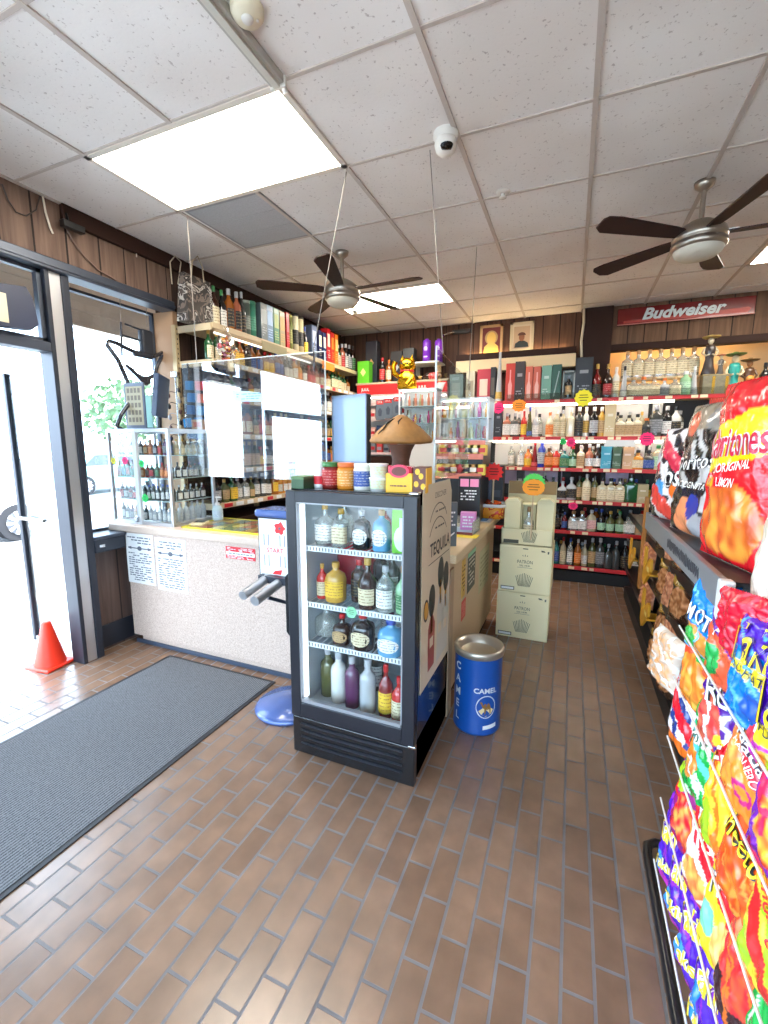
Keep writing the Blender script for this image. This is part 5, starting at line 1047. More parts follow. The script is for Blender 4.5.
# boxes standing on the back rack
def bbox(k, px, ytop, wpx, rgb, label, style=None, Y=None):
    Y = Y or BYF+.1; P = onY(px, ytop, Y); w_ = wpx*.0117; h = P.z-BZ[k]-.002
    t = thing('bottle_box', label, 'bottle box', (P.x, Y, BZ[k]+.001), 0, 'boxed bottles on the back rack')
    mm = M('bbox_%d_%d_%d' % rgb, rgb, .45)
    if style == 'window':
        MB().box(-w_/2, -w_*.38, -.05, .05, 0, h).box(w_*.38, w_/2, -.05, .05, 0, h).box(-w_/2, w_/2, -.05, .05, 0, h*.06).box(-w_/2, w_/2, -.05, .05, h*.94, h).box(-w_/2, w_/2, .045, .05, 0, h).build('carton', mm, t)
        bottle((P.x, Y-.005, BZ[k]+h*.06), w_*.6, h*.78, 'slim', 'black', 'tan', 'silver', 'dark bottle inside: '+label.replace('box', 'carton')[:0]+'dark bottle standing in the pale-framed window box on the back rack') ; return
    MB().box(-w_/2, w_/2, -.05, .05, 0, h, 0, .002).build('carton', mm, t)
    m = MB(); f = tuple(min(255, int(v*.5+130)) for v in rgb)
    if style == 'bottle': m.prism([(-.018, 0), (.018, 0), (.022, h*.35), (.007, h*.5), (.007, h*.75), (-.007, h*.75), (-.007, h*.5), (-.022, h*.35)], (0, -.0505, h*.08), EX, EZ, (0, -.001, 0))
    elif style == 'slash': m.prism([(-w_*.3, h*.1), (-w_*.15, h*.1), (w_*.3, h*.8), (w_*.2, h*.82)], (0, -.0505, 0), EX, EZ, (0, -.001, 0))
    else: m.box(-w_*.25, w_*.25, -.0515, -.05, h*.62, h*.7); lines(m, (0, -.052, h*.25), EX, EZ, w_*.7, h*.2, 3, 0, int(px))
    m.build('front_print', M('bprint_%d_%d_%d' % f, f, .5), t)
bbox(5, 511.5, 364, 9, (196, 52, 34), 'red box with dark bottle drawing on the back rack top', 'bottle')
bbox(5, 521, 362, 9.5, (54, 40, 36), 'dark brown bottle box beside the red box on the rack top')
bbox(5, 530, 367, 7, (206, 96, 70), 'salmon box with pale bottle drawing, first of two on the rack top', 'bottle')
bbox(5, 538, 367, 7, (200, 90, 66), 'salmon box with pale bottle drawing, second of two on the rack top', 'bottle')
bbox(5, 547.5, 366, 9, (116, 160, 142), 'pale green bottle box on the back rack top')
bbox(5, 557.5, 365, 8.5, (40, 84, 70), 'dark green box with white slash on the back rack top', 'slash')
bbox(5, 569.5, 371, 11, (150, 158, 156), 'pale-framed window box with a dark bottle on the rack top', 'window')
bbox(5, 585, 358, 15, (40, 42, 46), 'large black box beside the dark pilaster on the rack top')
bbox(4, 499.5, 407, 7, (44, 46, 54), 'narrow black box at the counter end of the second shelf')
bbox(4, 611, 404, 9, (214, 196, 150), 'tall cream box on the second shelf of the back rack')
bbox(3, 607.5, 446, 10, (64, 160, 186), 'turquoise bottle box on the third shelf of the back rack')
bbox(3, 617.5, 447, 10, (58, 88, 52), 'dark green bottle box on the third shelf of the back rack')
bbox(3, 628, 447, 10.5, (204, 166, 124), 'tan bottle box on the third shelf of the back rack')
bbox(2, 521, 470, 7, (30, 30, 34), 'black bottle box at the counter end of the fourth shelf')
bbox(2, 643, 484, 9, (186, 170, 130), 'tan box with label at the aisle end of the fourth shelf')
def bs(px, py, r, c, label, sx=1): P = onY(px, py, BYF-.012); starburst('price_star', P, r, *c, label, 12, amp=.07, sx=sx)
bs(583.5, 398, .09, YEL, 'large yellow round price sign on the top red strip of the back rack')
bs(519, 405.5, .07, ORG, 'orange oval price sign on the top strip of the back rack', 1.15); bs(498.5, 408, .065, PINK, 'pink price sign at the counter end of the top strip')
bs(563, 441.5, .036, GRN, 'green price sign on the second strip of the back rack'); bs(571, 442.5, .05, PINK, 'pink price sign beside the green one on the second strip')
bs(647, 439, .07, PINK, 'pink price sign toward the chip rack on the second strip'); bs(573, 506, .042, PINK, 'pink oval price sign hanging from the fourth strip', 1.2)
t = thing('price_placard', 'blank white placard hanging from the second strip of the back rack', 'placard', onY(620, 440, BYF-.012))
MB().box(-.15, .15, 0, .002, -.07, 0).box(-.15, .15, -.001, .0, -.007, 0).build('sheet', PAPER, t); 
# figurines and statue bottles at the aisle end of the rack top
def figure(px, py0, py1, hat, dress, skin, label, k=5, Y=None, base=None, guitar=False):
    Y = Y or BYF+.12; P0 = onY(px, py0, Y); P1 = onY(px, py1, Y); h = P1.z-P0.z
    t = thing('figurine', label, 'figurine', (P0.x, Y, P0.z), group='painted figurines on the rack top'); s = h
    dm = M('fig_%d_%d_%d' % dress, dress, .35, coat=.3); sm = M('figskin_%d_%d_%d' % skin, skin, .4)
    MB().lathe([(0, 0), (.15*s, 0), (.16*s, .02*s), (.12*s, .2*s), (.09*s, .4*s), (.11*s, .55*s), (.125*s, .66*s), (.09*s, .74*s), (.03*s, .76*s)], 16, sy=.75).build('dress', dm, t)
    MB().lathe([(0, .73*s), (.03*s, .74*s), (.035*s, .78*s), (.062*s, .81*s), (.07*s, .86*s), (.05*s, .91*s), (0, .93*s)], 14).build('head', sm, t)
    MB().lathe([(.0, 1.0*s), (.05*s, .99*s), (.065*s, .92*s), (.15*s, .915*s), (.2*s, .94*s), (.205*s, .95*s), (.15*s, .93*s)], 18).build('hat', M('fighat_%d_%d_%d' % hat, hat, .5), t)
    for sx in (-1, 1): MB().tube([(sx*.11*s, 0, .68*s), (sx*.17*s, -.03*s, .55*s), (sx*.1*s, -.1*s, .47*s), (sx*.03*s, -.12*s, .5*s)], [.03*s, .028*s, .022*s, .02*s], 8).build('arm', sm if not guitar else dm, t)
    if guitar: MB().lathe([(0, -.012*s), (.09*s, -.012*s), (.09*s, .012*s), (0, .012*s)], 16, (0, 0, 0)).build('guitar', M('guitar_orange', (220, 140, 50), .4), t).matrix_local = Matrix.Translation((0, -.13*s, .45*s)) @ Matrix.Rotation(PI/2, 4, 'X')
for px, lb in ((706.5, 'grey statue bottle block under the tall skeleton figurine'), (719.5, 'grey statue bottle block under the short figurine')):
    P0 = onY(px, 397, BYF+.12); P1 = onY(px, 375, BYF+.12); t = thing('stone_bottle', lb, 'bottle', (P0.x, BYF+.12, BZ[5]+.001), group='square stone-look bottles')
    hh = P1.z-BZ[5]-.001; MB().box(-.062, .062, -.06, .06, 0, hh*.94, 0, .008).build('body', M('stone_grey', (128, 120, 96), .5, nz=.2), t); MB().box(-.066, .066, -.064, .064, hh*.94, hh, 0, .006).build('lid', M('stone_lid', (160, 146, 104), .5), t)
    MB().box(.02, .045, -.0625, -.06, 0, hh*.9).build('ribbon', GOLD, t)
BZ5 = 376
figure(707.5, 375, 335, (190, 160, 90), (60, 50, 48), (200, 188, 160), 'tall skeleton-like figurine with wide straw hat standing on a statue bottle')
figure(719.5, 375, 354, (206, 130, 110), (90, 84, 80), (196, 186, 160), 'short grey figurine with a pink hat on a statue bottle')
figure(731, 397, 352, (90, 120, 60), (40, 150, 140), (226, 206, 170), 'figurine in a teal dress and green hat on the rack top')
figure(746, 397, 358, (120, 90, 50), (90, 56, 30), (150, 100, 60), 'brown musician figurine with a sombrero holding an orange guitar', guitar=True)
bottle((onY(765, 372, BYF+.15).x, BYF+.15, BZ[5]+.001), .09, .3, 'round', 'black', 'white', 'black', 'black bottle last beside the musician figurine on the rack top')
# red streamers at the aisle end under the top strip
t = thing('red_foil_strips', 'bundle of red foil strips hanging from the aisle end of the top strip', 'foil strips', onY(716, 398, BYF-.02))
m = MB()
for i in range(9): m.prism([(-.05+i*.015, 0), (-.038+i*.015, 0), (-.036+i*.017, -.24-.02*(i % 3)), (-.05+i*.017, -.24)], (0, -.004*(i % 2), 0), EX, EZ, (0, .001, 0))
m.build('foil_fringe', M('foil_red', (214, 70, 50), .25, .4), t)

# ================================================================== ON THE BACK WALL
t = thing('beer_sign', 'long red beer sign with white script lettering on the back wall', 'sign', (1.005, 5.82, 2.925))
P0, P1 = onY(617, 326, 5.82), onY(757, 295, 5.82); t.location = ((P0.x+P1.x)/2, 5.82, P0.z); hx = (P1.x-P0.x)/2; hz = P1.z-P0.z
MB().box(-hx, hx, 0, .045, 0, hz, 0, .006).build('sign_box', M('sign_maroon', (112, 22, 24), .25, coat=.4), t)
m = MB().prism([(-hx*.9, .02), (hx*.9, .02), (hx*.95, .06), (hx*.9, .075), (hx*.3, .06), (-hx*.9, .045)], (0, -.0015, 0), EX, EZ, (0, .001, 0), 1).box(-hx, hx, -.002, 0, 0, .012, 2)
m.text('Budweiser', (.0, -.003, hz*.56), EX, EZ, hz*.68, 0, 0, .035, .3, wid=hx*1.22)
m.build('lettering', [M('sign_white', (214, 222, 222), .4), M('sign_light_red', (176, 60, 50), .4), M('sign_edge', (190, 120, 110), .4)], t)
def picture(px0, px1, py0, py1, label, frm, build):
    Y = 5.93; a, b = onY(px0, py1, Y), onY(px1, py0, Y); w_, h_ = b.x-a.x, b.z-a.z
    t = thing('framed_picture', label, 'picture', ((a.x+b.x)/2, Y, a.z), group='framed portraits on the back wall')
    MB().box(-w_/2, w_/2, -.02, .015, 0, .03).box(-w_/2, w_/2, -.02, .015, h_-.03, h_).box(-w_/2, -w_/2+.03, -.02, .015, 0, h_).box(w_/2-.03, w_/2, -.02, .015, 0, h_).build('frame', frm, t)
    build(t, w_, h_)
def pic1(t, w_, h_):
    m = MB().box(-w_/2+.02, w_/2-.02, -.006, .01, .02, h_-.02, 0)
    m.prism([(-w_*.36, h_*.05), (w_*.36, h_*.05), (w_*.3, h_*.35), (w_*.1, h_*.48), (-w_*.1, h_*.48), (-w_*.3, h_*.35)], (0, -.0065, 0), EX, EZ, (0, -.001, 0), 1)
    m.prism([(w_*.28*math.cos(a*PI/12), w_*.3*math.sin(a*PI/12)) for a in range(24)], (0, -.0068, h_*.62), EX, EZ, (0, -.0006, 0), 2)
    m.prism([(w_*.2*math.cos(a*PI/12), w_*.27*math.sin(a*PI/12)) for a in range(24)], (0, -.0078, h_*.6), EX, EZ, (0, -.001, 0), 1)
    m.build('portrait_print', [M('pic_maroon', (110, 30, 24), .5), M('pic_gold', (226, 186, 84), .35), M('pic_halo', (190, 150, 90), .5)], t)
def pic2(t, w_, h_):
    m = MB().box(-w_/2+.02, w_/2-.02, -.006, .01, .02, h_-.02, 0).box(-w_*.34, w_*.34, -.007, -.006, h_*.14, h_*.86, 1)
    m.prism([(-w_*.3, h_*.16), (w_*.3, h_*.16), (w_*.27, h_*.3), (w_*.1, h_*.38), (-w_*.1, h_*.38), (-w_*.27, h_*.3)], (0, -.0075, 0), EX, EZ, (0, -.001, 0), 2)
    m.prism([(w_*.12*math.cos(a*PI/10), w_*.17*math.sin(a*PI/10)) for a in range(20)], (0, -.0085, h_*.5), EX, EZ, (0, -.001, 0), 3)
    m.prism([(w_*.17*math.cos(a*PI/10), w_*.13*math.sin(a*PI/10)) for a in range(11)], (0, -.0095, h_*.56), EX, EZ, (0, -.001, 0), 4); m.build('portrait_print', [M('pic_mat', (226, 208, 176), .6), M('pic_tan', (206, 172, 136), .6), M('pic_coat', (44, 50, 48), .6), M('pic_face', (150, 96, 64), .6), M('pic_turban', (96, 56, 40), .6)], t)
picture(479.5, 503.5, 324, 359, 'golden robed portrait on maroon ground hanging on the back wall', M('frame_pattern', (190, 150, 100), .4, .3), pic1)
picture(509.5, 534.5, 321, 353, 'portrait of a bearded person in dark coat in a cream frame', M('frame_cream', (214, 196, 160), .5), pic2)
# ================================================================== BACK-LEFT CABINET: header, vape packs, boxes on top
t = thing('vape_cabinet', 'white tobacco wall cabinet with a red header behind the till', 'cabinet', (-2.1, 5.5, 0)); cab = t
MB().box(-.62, .62, .05, .4, 0, 1.45, 0, .004).build('base', DKBROWN, t)
MB().box(-.62, .62, .32, .4, 1.45, 2.40).box(-.62, -.6, .05, .4, 1.45, 2.40).box(.6, .62, .05, .4, 1.45, 2.40).build('body', M('cabinet_white', (226, 222, 216), .5), t)
MB().box(-.64, .64, 0, .42, 2.395, 2.42, 0, .004).build('top_board', M('cab_top', (186, 168, 140), .5), t)
m = MB().prism([(-.62, 2.262), (.62, 2.262), (.62, 2.392), (-.62, 2.392)], (0, .0, 0), EX, EZ, (0, .02, 0), 0); m.text('JUUL', (-.5, -.001, 2.327), EX, EZ, .05, 1, 0, .02).text('JUUL', (.3, -.001, 2.327), EX, EZ, .05, 1, 0, .02)
m.prism([(.45, 2.275), (.56, 2.275), (.6, 2.375), (.5, 2.375)], (0, -.001, 0), EX, EZ, (0, .001, 0), 1); m.build('header', [M('header_red', (206, 34, 36), .45), PAPER], t)
for z in (1.5, 1.72, 1.95, 2.16): MB().box(-.6, .6, .1, .32, z-.012, z, 0).box(-.6, .6, .09, .1, z-.03, z+.005, 1).build('shelf', [WHITE, M('strip_pale', (222, 200, 196), .5)], t)
MB().cyl((-.58, .12, 2.235), (.58, .12, 2.235), .01).build('light_tube', M('cab_fill_glow', (255, 250, 244), .5, emit=4), t)  # added emitter that brightens the dim shelves, not a fitting of the cabinet
rn = random.Random(13); pc = [(232, 232, 230), (206, 60, 60), (236, 236, 236), (70, 90, 130), (220, 200, 190), (120, 124, 130), (230, 180, 170)]
for r_, z in enumerate((1.5, 1.72, 1.95)):
    for i in range(12):
        c = rn.choice(pc); o = thing('vape_pack', '%s small pack, %s from the window on the tobacco cabinet %s shelf' % ({(232, 232, 230): 'white', (206, 60, 60): 'red', (236, 236, 236): 'bright white', (70, 90, 130): 'blue', (220, 200, 190): 'beige', (120, 124, 130): 'grey', (230, 180, 170): 'pink'}[c], ORD[i], ['lowest', 'middle', 'upper'][r_]), 'pack', (-2.1-.55+i*.1, 5.66, z+.0005), 0, 'small packs in the tobacco cabinet')
        h_ = rn.uniform(.11, .16); MB().box(-.04, .04, -.03, .03, 0, h_, 0, .003).build('carton', M('pack_%d_%d_%d' % c, c, .4), o); MB().box(-.03, .03, -.0315, -.03, h_*.25, h_*.55).build('front_print', M('pack_ink%d' % (i % 3), [(40, 44, 60), (190, 40, 50), (150, 150, 160)][i % 3], .5), o)
for i, (px, lb) in enumerate(((380, 'first grey hanging vape card under the red header'), (388, 'second grey hanging vape card under the red header'), (397, 'third grey hanging vape card under the red header'))):
    P = onY(px, 420-i*1.5, 5.478); o = thing('vape_card', lb, 'card', (P.x, 5.478, P.z), 0, 'hanging vape cards')
    MB().box(-.062, .062, 0, .02, 0, .26, 0, .003).build('card', M('card_slate', (104, 116, 128), .4), o); m = MB().box(-.05, .05, -.002, 0, .2, .25, 0); m.text('JUUL', (0, -.003, .225), EX, EZ, .03, 1, 0, .01); m.prism([(-.02, .05), (.02, .05), (.03, .12), (0, .16), (-.03, .12)], (0, -.002, 0), EX, EZ, (0, .001, 0), 2)
    m.build('card_print', [M('header_red', (206, 34, 36), .45), PAPER, M('card_dark_slate', (70, 80, 96), .5)], o)  # darker slate shape printed on the card
# things on that cabinet
CT = 2.421
def cbx(px, ytop, w_, rgb, label, Y=5.66, mark=None, tilt=0):
    P = onY(px, ytop, Y); t = thing('gift_box', label, 'gift box', (P.x, Y, CT), tilt, 'boxes on the tobacco cabinet'); h_ = P.z-CT
    MB().box(-w_/2, w_/2, -.06, .06, 0, h_, 0, .004).build('carton', M('cbox_%d_%d_%d' % rgb, rgb, .4, coat=.3), t)
    m = MB(); q = mark or (200, 170, 100); m.prism([(-.04, 0), (0, -.055), (.04, 0), (0, .055)], (0, -.061, h_*.5), EX, EZ, (0, -.001, 0)); m.build('emblem_print', M('mark_%d%d%d' % q, q, .5), t)
cbx(365, 362, .17, (96, 196, 40), 'bright green box with pale diamond on the tobacco cabinet', 5.6, (220, 220, 140))
cbx(373, 342, .17, (38, 42, 52), 'tall dark navy box behind the green one on the tobacco cabinet', 5.75)
cbx(398, 352, .16, (30, 30, 32), 'black box behind the golden cat on the tobacco cabinet', 5.74, (180, 180, 170))
cbx(410, 349, .15, (44, 48, 50), 'charcoal box behind the golden cat, taller one', 5.74, (90, 90, 90))
for px, yt, sh, b, l, c_, lb in ((382.5, 358, 'slim', 'black', 'red', 'red', 'slim dark bottle with red cap on the tobacco cabinet'), (389, 360, 'flask', 'amber', 'cream', 'orange', 'amber bottle with orange top on the tobacco cabinet')):
    P = onY(px, yt, 5.62); bottle((P.x, 5.62, CT), .08, P.z-CT, sh, b, l, c_, lb)
P = onY(425, 363, 5.75); t = thing('wall_shelf', 'small white shelf over the tobacco cabinet holding purple bottles', 'shelf', (P.x, 5.77, P.z-.02))
MB().box(-.2, .22, -.14, .17, 0, .02, 0, .003).build('board', WHITE, t); MB().box(-.15, -.13, .0, .17, -.12, 0).box(.15, .17, 0, .17, -.12, 0).build('bracket', WHITE, t)
SHZ2 = P.z
for px, lb in ((427, 'bright purple tin on the small white shelf, nearer the corner'), (439, 'bright purple tin on the small white shelf, beside the plexiglass')):
    Q = onY(px, 340, 5.72); t = thing('purple_tin', lb, 'tin', (Q.x, 5.72, SHZ2+.001), group='purple tins'); h_ = Q.z-SHZ2
    MB().lathe([(0, 0), (.052, 0), (.052, h_*.9), (.045, h_*.97), (.02, h_)], 22).build('tin_body', M('tin_purple', (126, 40, 196), .35, coat=.3), t); MB().prism([(-.02, .0), (.02, 0), (.026, .03), (.012, .05), (-.012, .05), (-.026, .03)], (0, -.0535, h_*.5), EX, EZ, (0, -.001, 0)).box(-.025, .025, -.0535, -.052, h_*.2, h_*.26).build('emblem_print', M('tin_mark', (206, 180, 226), .5), t); MB().lathe([(.022, h_*.99), (.022, h_*1.04), (0, h_*1.04)], 14).build('lid', M('tin_purple', (126, 40, 196)), t)
P = onY(429, 383, 5.62); b_ = bottle((P.x+.16, 5.62, CT+.05), .1, .3, 'round', 'dark brown', 'red', 'gold', 'dark bottle lying on its side beside the golden cat'); b_.rotation_euler = (0, -PI/2, 0)
# golden beckoning cat
P = onY(407, 390, 5.2); t = thing('golden_cat', 'shiny golden waving lucky cat on the white acrylic case', 'cat figurine', (P.x, 5.2, P.z))
GM = M('cat_gold', (244, 196, 40), .14, 1)
MB().lathe([(0, 0), (.11, 0), (.125, .03), (.12, .1), (.095, .18), (.06, .22)], 22, sy=.85).build('body', GM, t)
MB().lathe([(0, .2), (.06, .21), (.098, .26), (.1, .3), (.075, .35), (.03, .375), (0, .38)], 22, sy=.9).build('head', GM, t)
for sx in (-1, 1): MB().lathe([(.04, 0), (.0, .075)], 8, (sx*.06, 0, .335)).build('ear', GM, t)
MB().tube([(-.1, -.02, .16), (-.15, -.05, .2), (-.155, -.06, .28), (-.13, -.06, .33)], [.03, .032, .03, .034], 10).build('arm', GM, t); MB().tube([(.09, -.06, .15), (.07, -.1, .08), (.04, -.11, .05)], [.03, .03, .03], 10).build('arm', GM, t)
MB().lathe([(.085, .205), (.09, .215), (.085, .225)], 22, cap=False).build('collar', M('cat_collar', (190, 40, 30), .4), t)
m = MB()
for sx in (-1, 1): m.prism([(.014*math.cos(a*PI/5), .012*math.sin(a*PI/5)) for a in range(10)], (sx*.036, -.0935, .3), EX, EZ, (0, -.004, 0))
m.prism([(-.05, .02), (.05, .02), (.045, .1), (-.045, .1)], (0, -.107, .0), EX, EZ, (0, -.006, 0), 1); m.build('face_paint', [INK, M('cat_coin', (230, 170, 40), .2, .9)], t)
CATZ = P.z
# ================================================================== ACRYLIC CASES AND CLUTTER OVER THE AISLE COUNTER
def acase(loc, w_, d_, h_, shelves, label, seed, dens=8):
    t = thing('acrylic_case', label, 'display case', loc, group='white-edged acrylic cases'); f = MB(); e = .008
    for x in (0, w_):
        for y in (0, d_): f.box(x-e, x+e, y-e, y+e, 0, h_)
    for z in (0, h_): f.box(0, w_, -e, e, z-e, z+e).box(0, w_, d_-e, d_+e, z-e, z+e).box(-e, e, 0, d_, z-e, z+e).box(w_-e, w_+e, 0, d_, z-e, z+e)
    f.build('frame', M('case_white', (214, 218, 222), .3), t); MB().box(0, w_, d_-.004, d_, 0, h_).box(0, w_, 0, d_, 0, .006).build('back_panel', M('case_back', (226, 226, 224), .4), t)
    MB().box(.005, w_-.005, -.002, .002, .01, h_-.01).build('front_glass', CLEAR, t); MB().box(.02, w_-.02, .012, .024, h_-.02, h_-.01).build('light_strip', M('case_fill_glow', (255, 252, 246), .5, emit=4), t); MB().box(-.005, w_+.005, -.005, d_+.005, h_-.002, h_+.008).build('top_board', WHITE, t)  # the glowing strip under the lid is added to brighten the contents
    rn = random.Random(seed); cc = [(226, 160, 70), (206, 60, 80), (170, 60, 120), (200, 196, 140), (236, 232, 226), (240, 236, 230), (150, 130, 110), (226, 140, 110), (190, 206, 200)]
    for j, z in enumerate(shelves):
        MB().box(.008, w_-.008, .01, d_-.006, z-.005, z).build('shelf', M('glass_shelf', (196, 214, 214), .2), t)
        for i in range(dens):
            x = w_*(i+.7)/(dens+.4); hh = rn.uniform(.09, .17); c = rn.choice(cc)
            MB().lathe([(0, 0), (.016, 0), (.017, hh*.6), (.009, hh*.7), (.009, hh)], 8, (x, d_*(.25+.3*(i % 2)), z)).build('glass_pipe', M('pipe_%d_%d_%d' % c, c, .2, coat=.4), t)
    return t
acase((onY(402, 440, 5.2).x, 5.1, CATZ-.62), .46, .2, .61, (.02, .22, .42), 'white-edged acrylic case of small glassware under the golden cat', 2, 11)
t = thing('case_cabinet', 'plain white cabinet carrying the acrylic case under the golden cat', 'cabinet', (onY(402, 440, 5.2).x, 5.1, 0))
MB().box(-.02, .48, 0, .3, 0, CATZ-.632, 0, .004).build('body', M('cabinet_white', (226, 222, 216), .5), t); MB().box(.22, .24, -.01, 0, .6, .7).build('door_handle', CHROME, t)
RY = 3.62; RXA = onY(438, 470, RY).x; RXB = onY(483, 470, RY).x; RZ = [onY(470, y, RY).z for y in (474, 455, 441)]
acase((RXA, RY+.04, RZ[2]+.001), onY(487, 440, RY+.04).x-RXA, .24, onY(470, 398, RY).z-RZ[2], (.02, .19), 'white-edged acrylic case of hanging pipes above the aisle counter', 5, 13)
t = thing('counter_riser', 'tiered black riser of candy trays on the aisle counter', 'display stand', (RXA, RY, .996)); rw = RXB-RXA
MB().box(0, rw, -.08, .34, 0, RZ[0]-1.0).box(0, rw, -.03, .34, RZ[0]-1.0, RZ[1]-1.0).box(0, rw, .03, .34, RZ[1]-1.0, RZ[2]-.996).build('steps', BLACK, t)
MB().box(-.005, rw+.005, -.09, -.08, RZ[0]-1.03, RZ[0]-.985).box(-.005, rw+.005, -.04, -.03, RZ[1]-1.03, RZ[1]-.985).box(-.005, rw+.005, .02, .03, RZ[2]-1.03, RZ[2]-.99).build('lip', M('red_lip', (222, 130, 110), .4), t)
for r_, (y, z) in enumerate(((RY-.03, RZ[0]-.003), (RY+.02, RZ[1]-.003))):
    for i in range(7):
        q = (i+r_*2) % 6; c = [(240, 214, 90), (246, 226, 130), (230, 190, 70), (206, 80, 90), (244, 230, 150), (196, 150, 90)][q]
        o = thing('candy_box', '%s candy box, %s from the till on the %s step of the riser' % (['yellow', 'pale yellow', 'mustard', 'pink', 'cream yellow', 'tan'][q], ORD[i], ['lower', 'upper'][r_]), 'candy box', (RXA+.05+i*rw/7.2, y, z), 0, 'candy boxes on the riser')
        MB().box(-.042, .042, -.045, .0, 0, .085, 0, .003).build('carton', M('cb_%d_%d_%d' % c, c, .45), o); MB().box(-.028, .028, -.0465, -.045, .025, .06).build('front_print', M('cbp%d' % (i % 3), [(206, 60, 60), (60, 60, 70), (240, 236, 220)][i % 3], .5), o)
def cz(px, py, z=.996): return onZ(px, py, z)
t = thing('lighter_box', 'black counter box with two pink lids beside the tequila poster', 'counter box', (onY(470, 490, 3.44).x, 3.44, .996), .1)
LH = onY(470, 477, 3.39).z-.996
MB().box(-.085, .085, -.05, .06, 0, LH, 0, .004).build('carton', BLACK, t)
m = MB().box(-.07, -.005, -.052, -.05, LH-.075, LH-.015).box(.005, .07, -.052, -.05, LH-.075, LH-.015); m.build('pink_panel', M('lid_pink', (244, 150, 190), .4), t)
m = MB(); lines(m, (0, -.0515, LH-.14), EX, EZ, .13, .09, 4, 0, 2, fill=.9); m.build('front_print', PAPER, t)
t = thing('tobacco_box', 'dark navy rolling paper box with white lettering on the counter', 'counter box', (onY(486, 490, 3.98).x, 3.97, .996), .05)
LH = onY(486, 463, 3.92).z-.996
MB().box(-.09, .07, -.05, .06, 0, LH, 0, .003).build('carton', M('navy_box', (40, 48, 70), .4), t); m = MB(); m.text('Top', (-.015, -.0515, LH-.06), EX, EZ, .05, 0, 0, .02, .2); m.build('lettering', PAPER, t)
t = thing('tobacco_box', 'tall black counter box behind the navy rolling paper box', 'counter box', (onY(498, 490, 3.98).x, 3.97, .996))
MB().box(-.05, .05, -.05, .05, 0, LH-.02, 0, .003).build('carton', M('black_box', (26, 26, 30), .4), t); MB().box(-.03, .03, -.0515, -.05, .16, .22).build('front_print', M('cbp1', (60, 60, 70)), t)
c = onY(492, 513, 3.80); t = thing('candy_tub', 'white-rimmed tub of orange candy at the aisle edge of the counter', 'tub', (c.x, 3.80, .996))
def candy(nt, p):
    tc = N(nt, 'TexCoord'); n = N(nt, 'TexNoise'); n.inputs['Scale'].default_value = 16; nt.links.new(tc.outputs['Object'], n.inputs['Vector'])
    r = ramp(nt, n.outputs['Fac'], [(0, (236, 150, 40)), (.5, (240, 170, 50)), (.54, (206, 50, 30)), (.62, (240, 200, 80))], 'CONSTANT'); nt.links.new(r.outputs[0], p.inputs['Base Color'])
MB().lathe([(0, 0), (.105, 0), (.113, .1), (.111, .1)], 28, sup=4).build('tub_body', nodes_mat('candy_art', candy, .35), t)
MB().lathe([(.114, .095), (.124, .1), (.124, .122), (.113, .122), (.111, .1)], 28, sup=4, cap=False).build('rim', WHITE, t)
rn = random.Random(3); m = MB()
for i in range(30): m.box(-.012, .012, -.02, .02, -.008, .008, i % 2, .005, 1, Matrix.Translation((rn.uniform(-.055, .055), rn.uniform(-.055, .055), .105+rn.uniform(0, .03))) @ Matrix.Rotation(rn.uniform(0, 3), 4, 'Z') @ Matrix.Rotation(rn.uniform(-.5, .5), 4, 'X'))
o = m.build('wrapped_candy', [M('candy_o', (220, 90, 30), .25), M('candy_d', (120, 40, 24), .25)], t); o['kind'] = 'stuff'
s_ = starburst('price_star', (onY(494, 472, 3.74).x, 3.74, onY(494, 472, 3.74).z), .072, *REDC, 'red starburst price sign on a stick in the candy tub', 12, amp=.12)
MB().box(-.006, .006, -.33, -.06, .0, .003).build('stick', M('stick_tan', (206, 180, 140), .6), s_)
c = onY(469, 508, 3.12); LH = (onY(469, 502, 3.08).z-.996)*.62; t = thing('pink_pack', 'pink striped carton standing in front of the black lighter box', 'counter box', (c.x, 3.14, .996), .15)
MB().box(-.06, .05, -.04, .04, 0, LH, 0, .003).build('carton', M('pink_carton', (206, 130, 190), .4), t); m = MB(); lines(m, (0, -.041, LH*.5), EX, EZ, .09, LH*.7, 4, 0, 12); m.build('front_print', M('pale_paper', (220, 234, 234), .7), t)
c = cz(464, 531); t = thing('lottery_slip_tray', 'clear tray with pale blue slip beside the tequila poster', 'tray', (c.x, c.y, .996))
MB().box(-.1, .09, -.14, .12, 0, .006).build('base', M('tray_blue', (150, 176, 190), .4), t); MB().box(.085, .09, -.14, .12, 0, .09).box(-.1, .09, .115, .12, 0, .09).build('side_wall', glass('tray_acrylic', (240, 246, 246), .1, .02, .15), t); MB().box(-.1, .09, -.15, -.14, 0, .02).build('front_edge', M('edge_plum', (110, 50, 60), .4), t)
c = cz(484, 519); t = tag(MB().box(-.06, .07, -.16, .16, 0, .002, 0).box(-.04, .04, -.12, .1, .002, .0026, 1).build('counter_sheet', [M('sheet_pale', (206, 216, 222), .6), M('sheet_blue', (70, 130, 190), .6)], loc=(c.x, c.y, .9965)), 'pale and blue printed sheet on the aisle counter by the candy tub', 'paper')
c = cz(463, 536); t = tag(MB().box(-.09, .1, -.05, .07, 0, .002).build('yellow_slip', M('slip_yellow', (236, 210, 60), .6), loc=(c.x, c.y, .9965)), 'yellow paper slip under the clear tray on the counter corner', 'paper')
t = thing('hang_tag', 'dark grey leaflet standing behind the top corner of the poster', 'leaflet', (onY(450, 515, 2.56).x, 2.56, .996), .5)
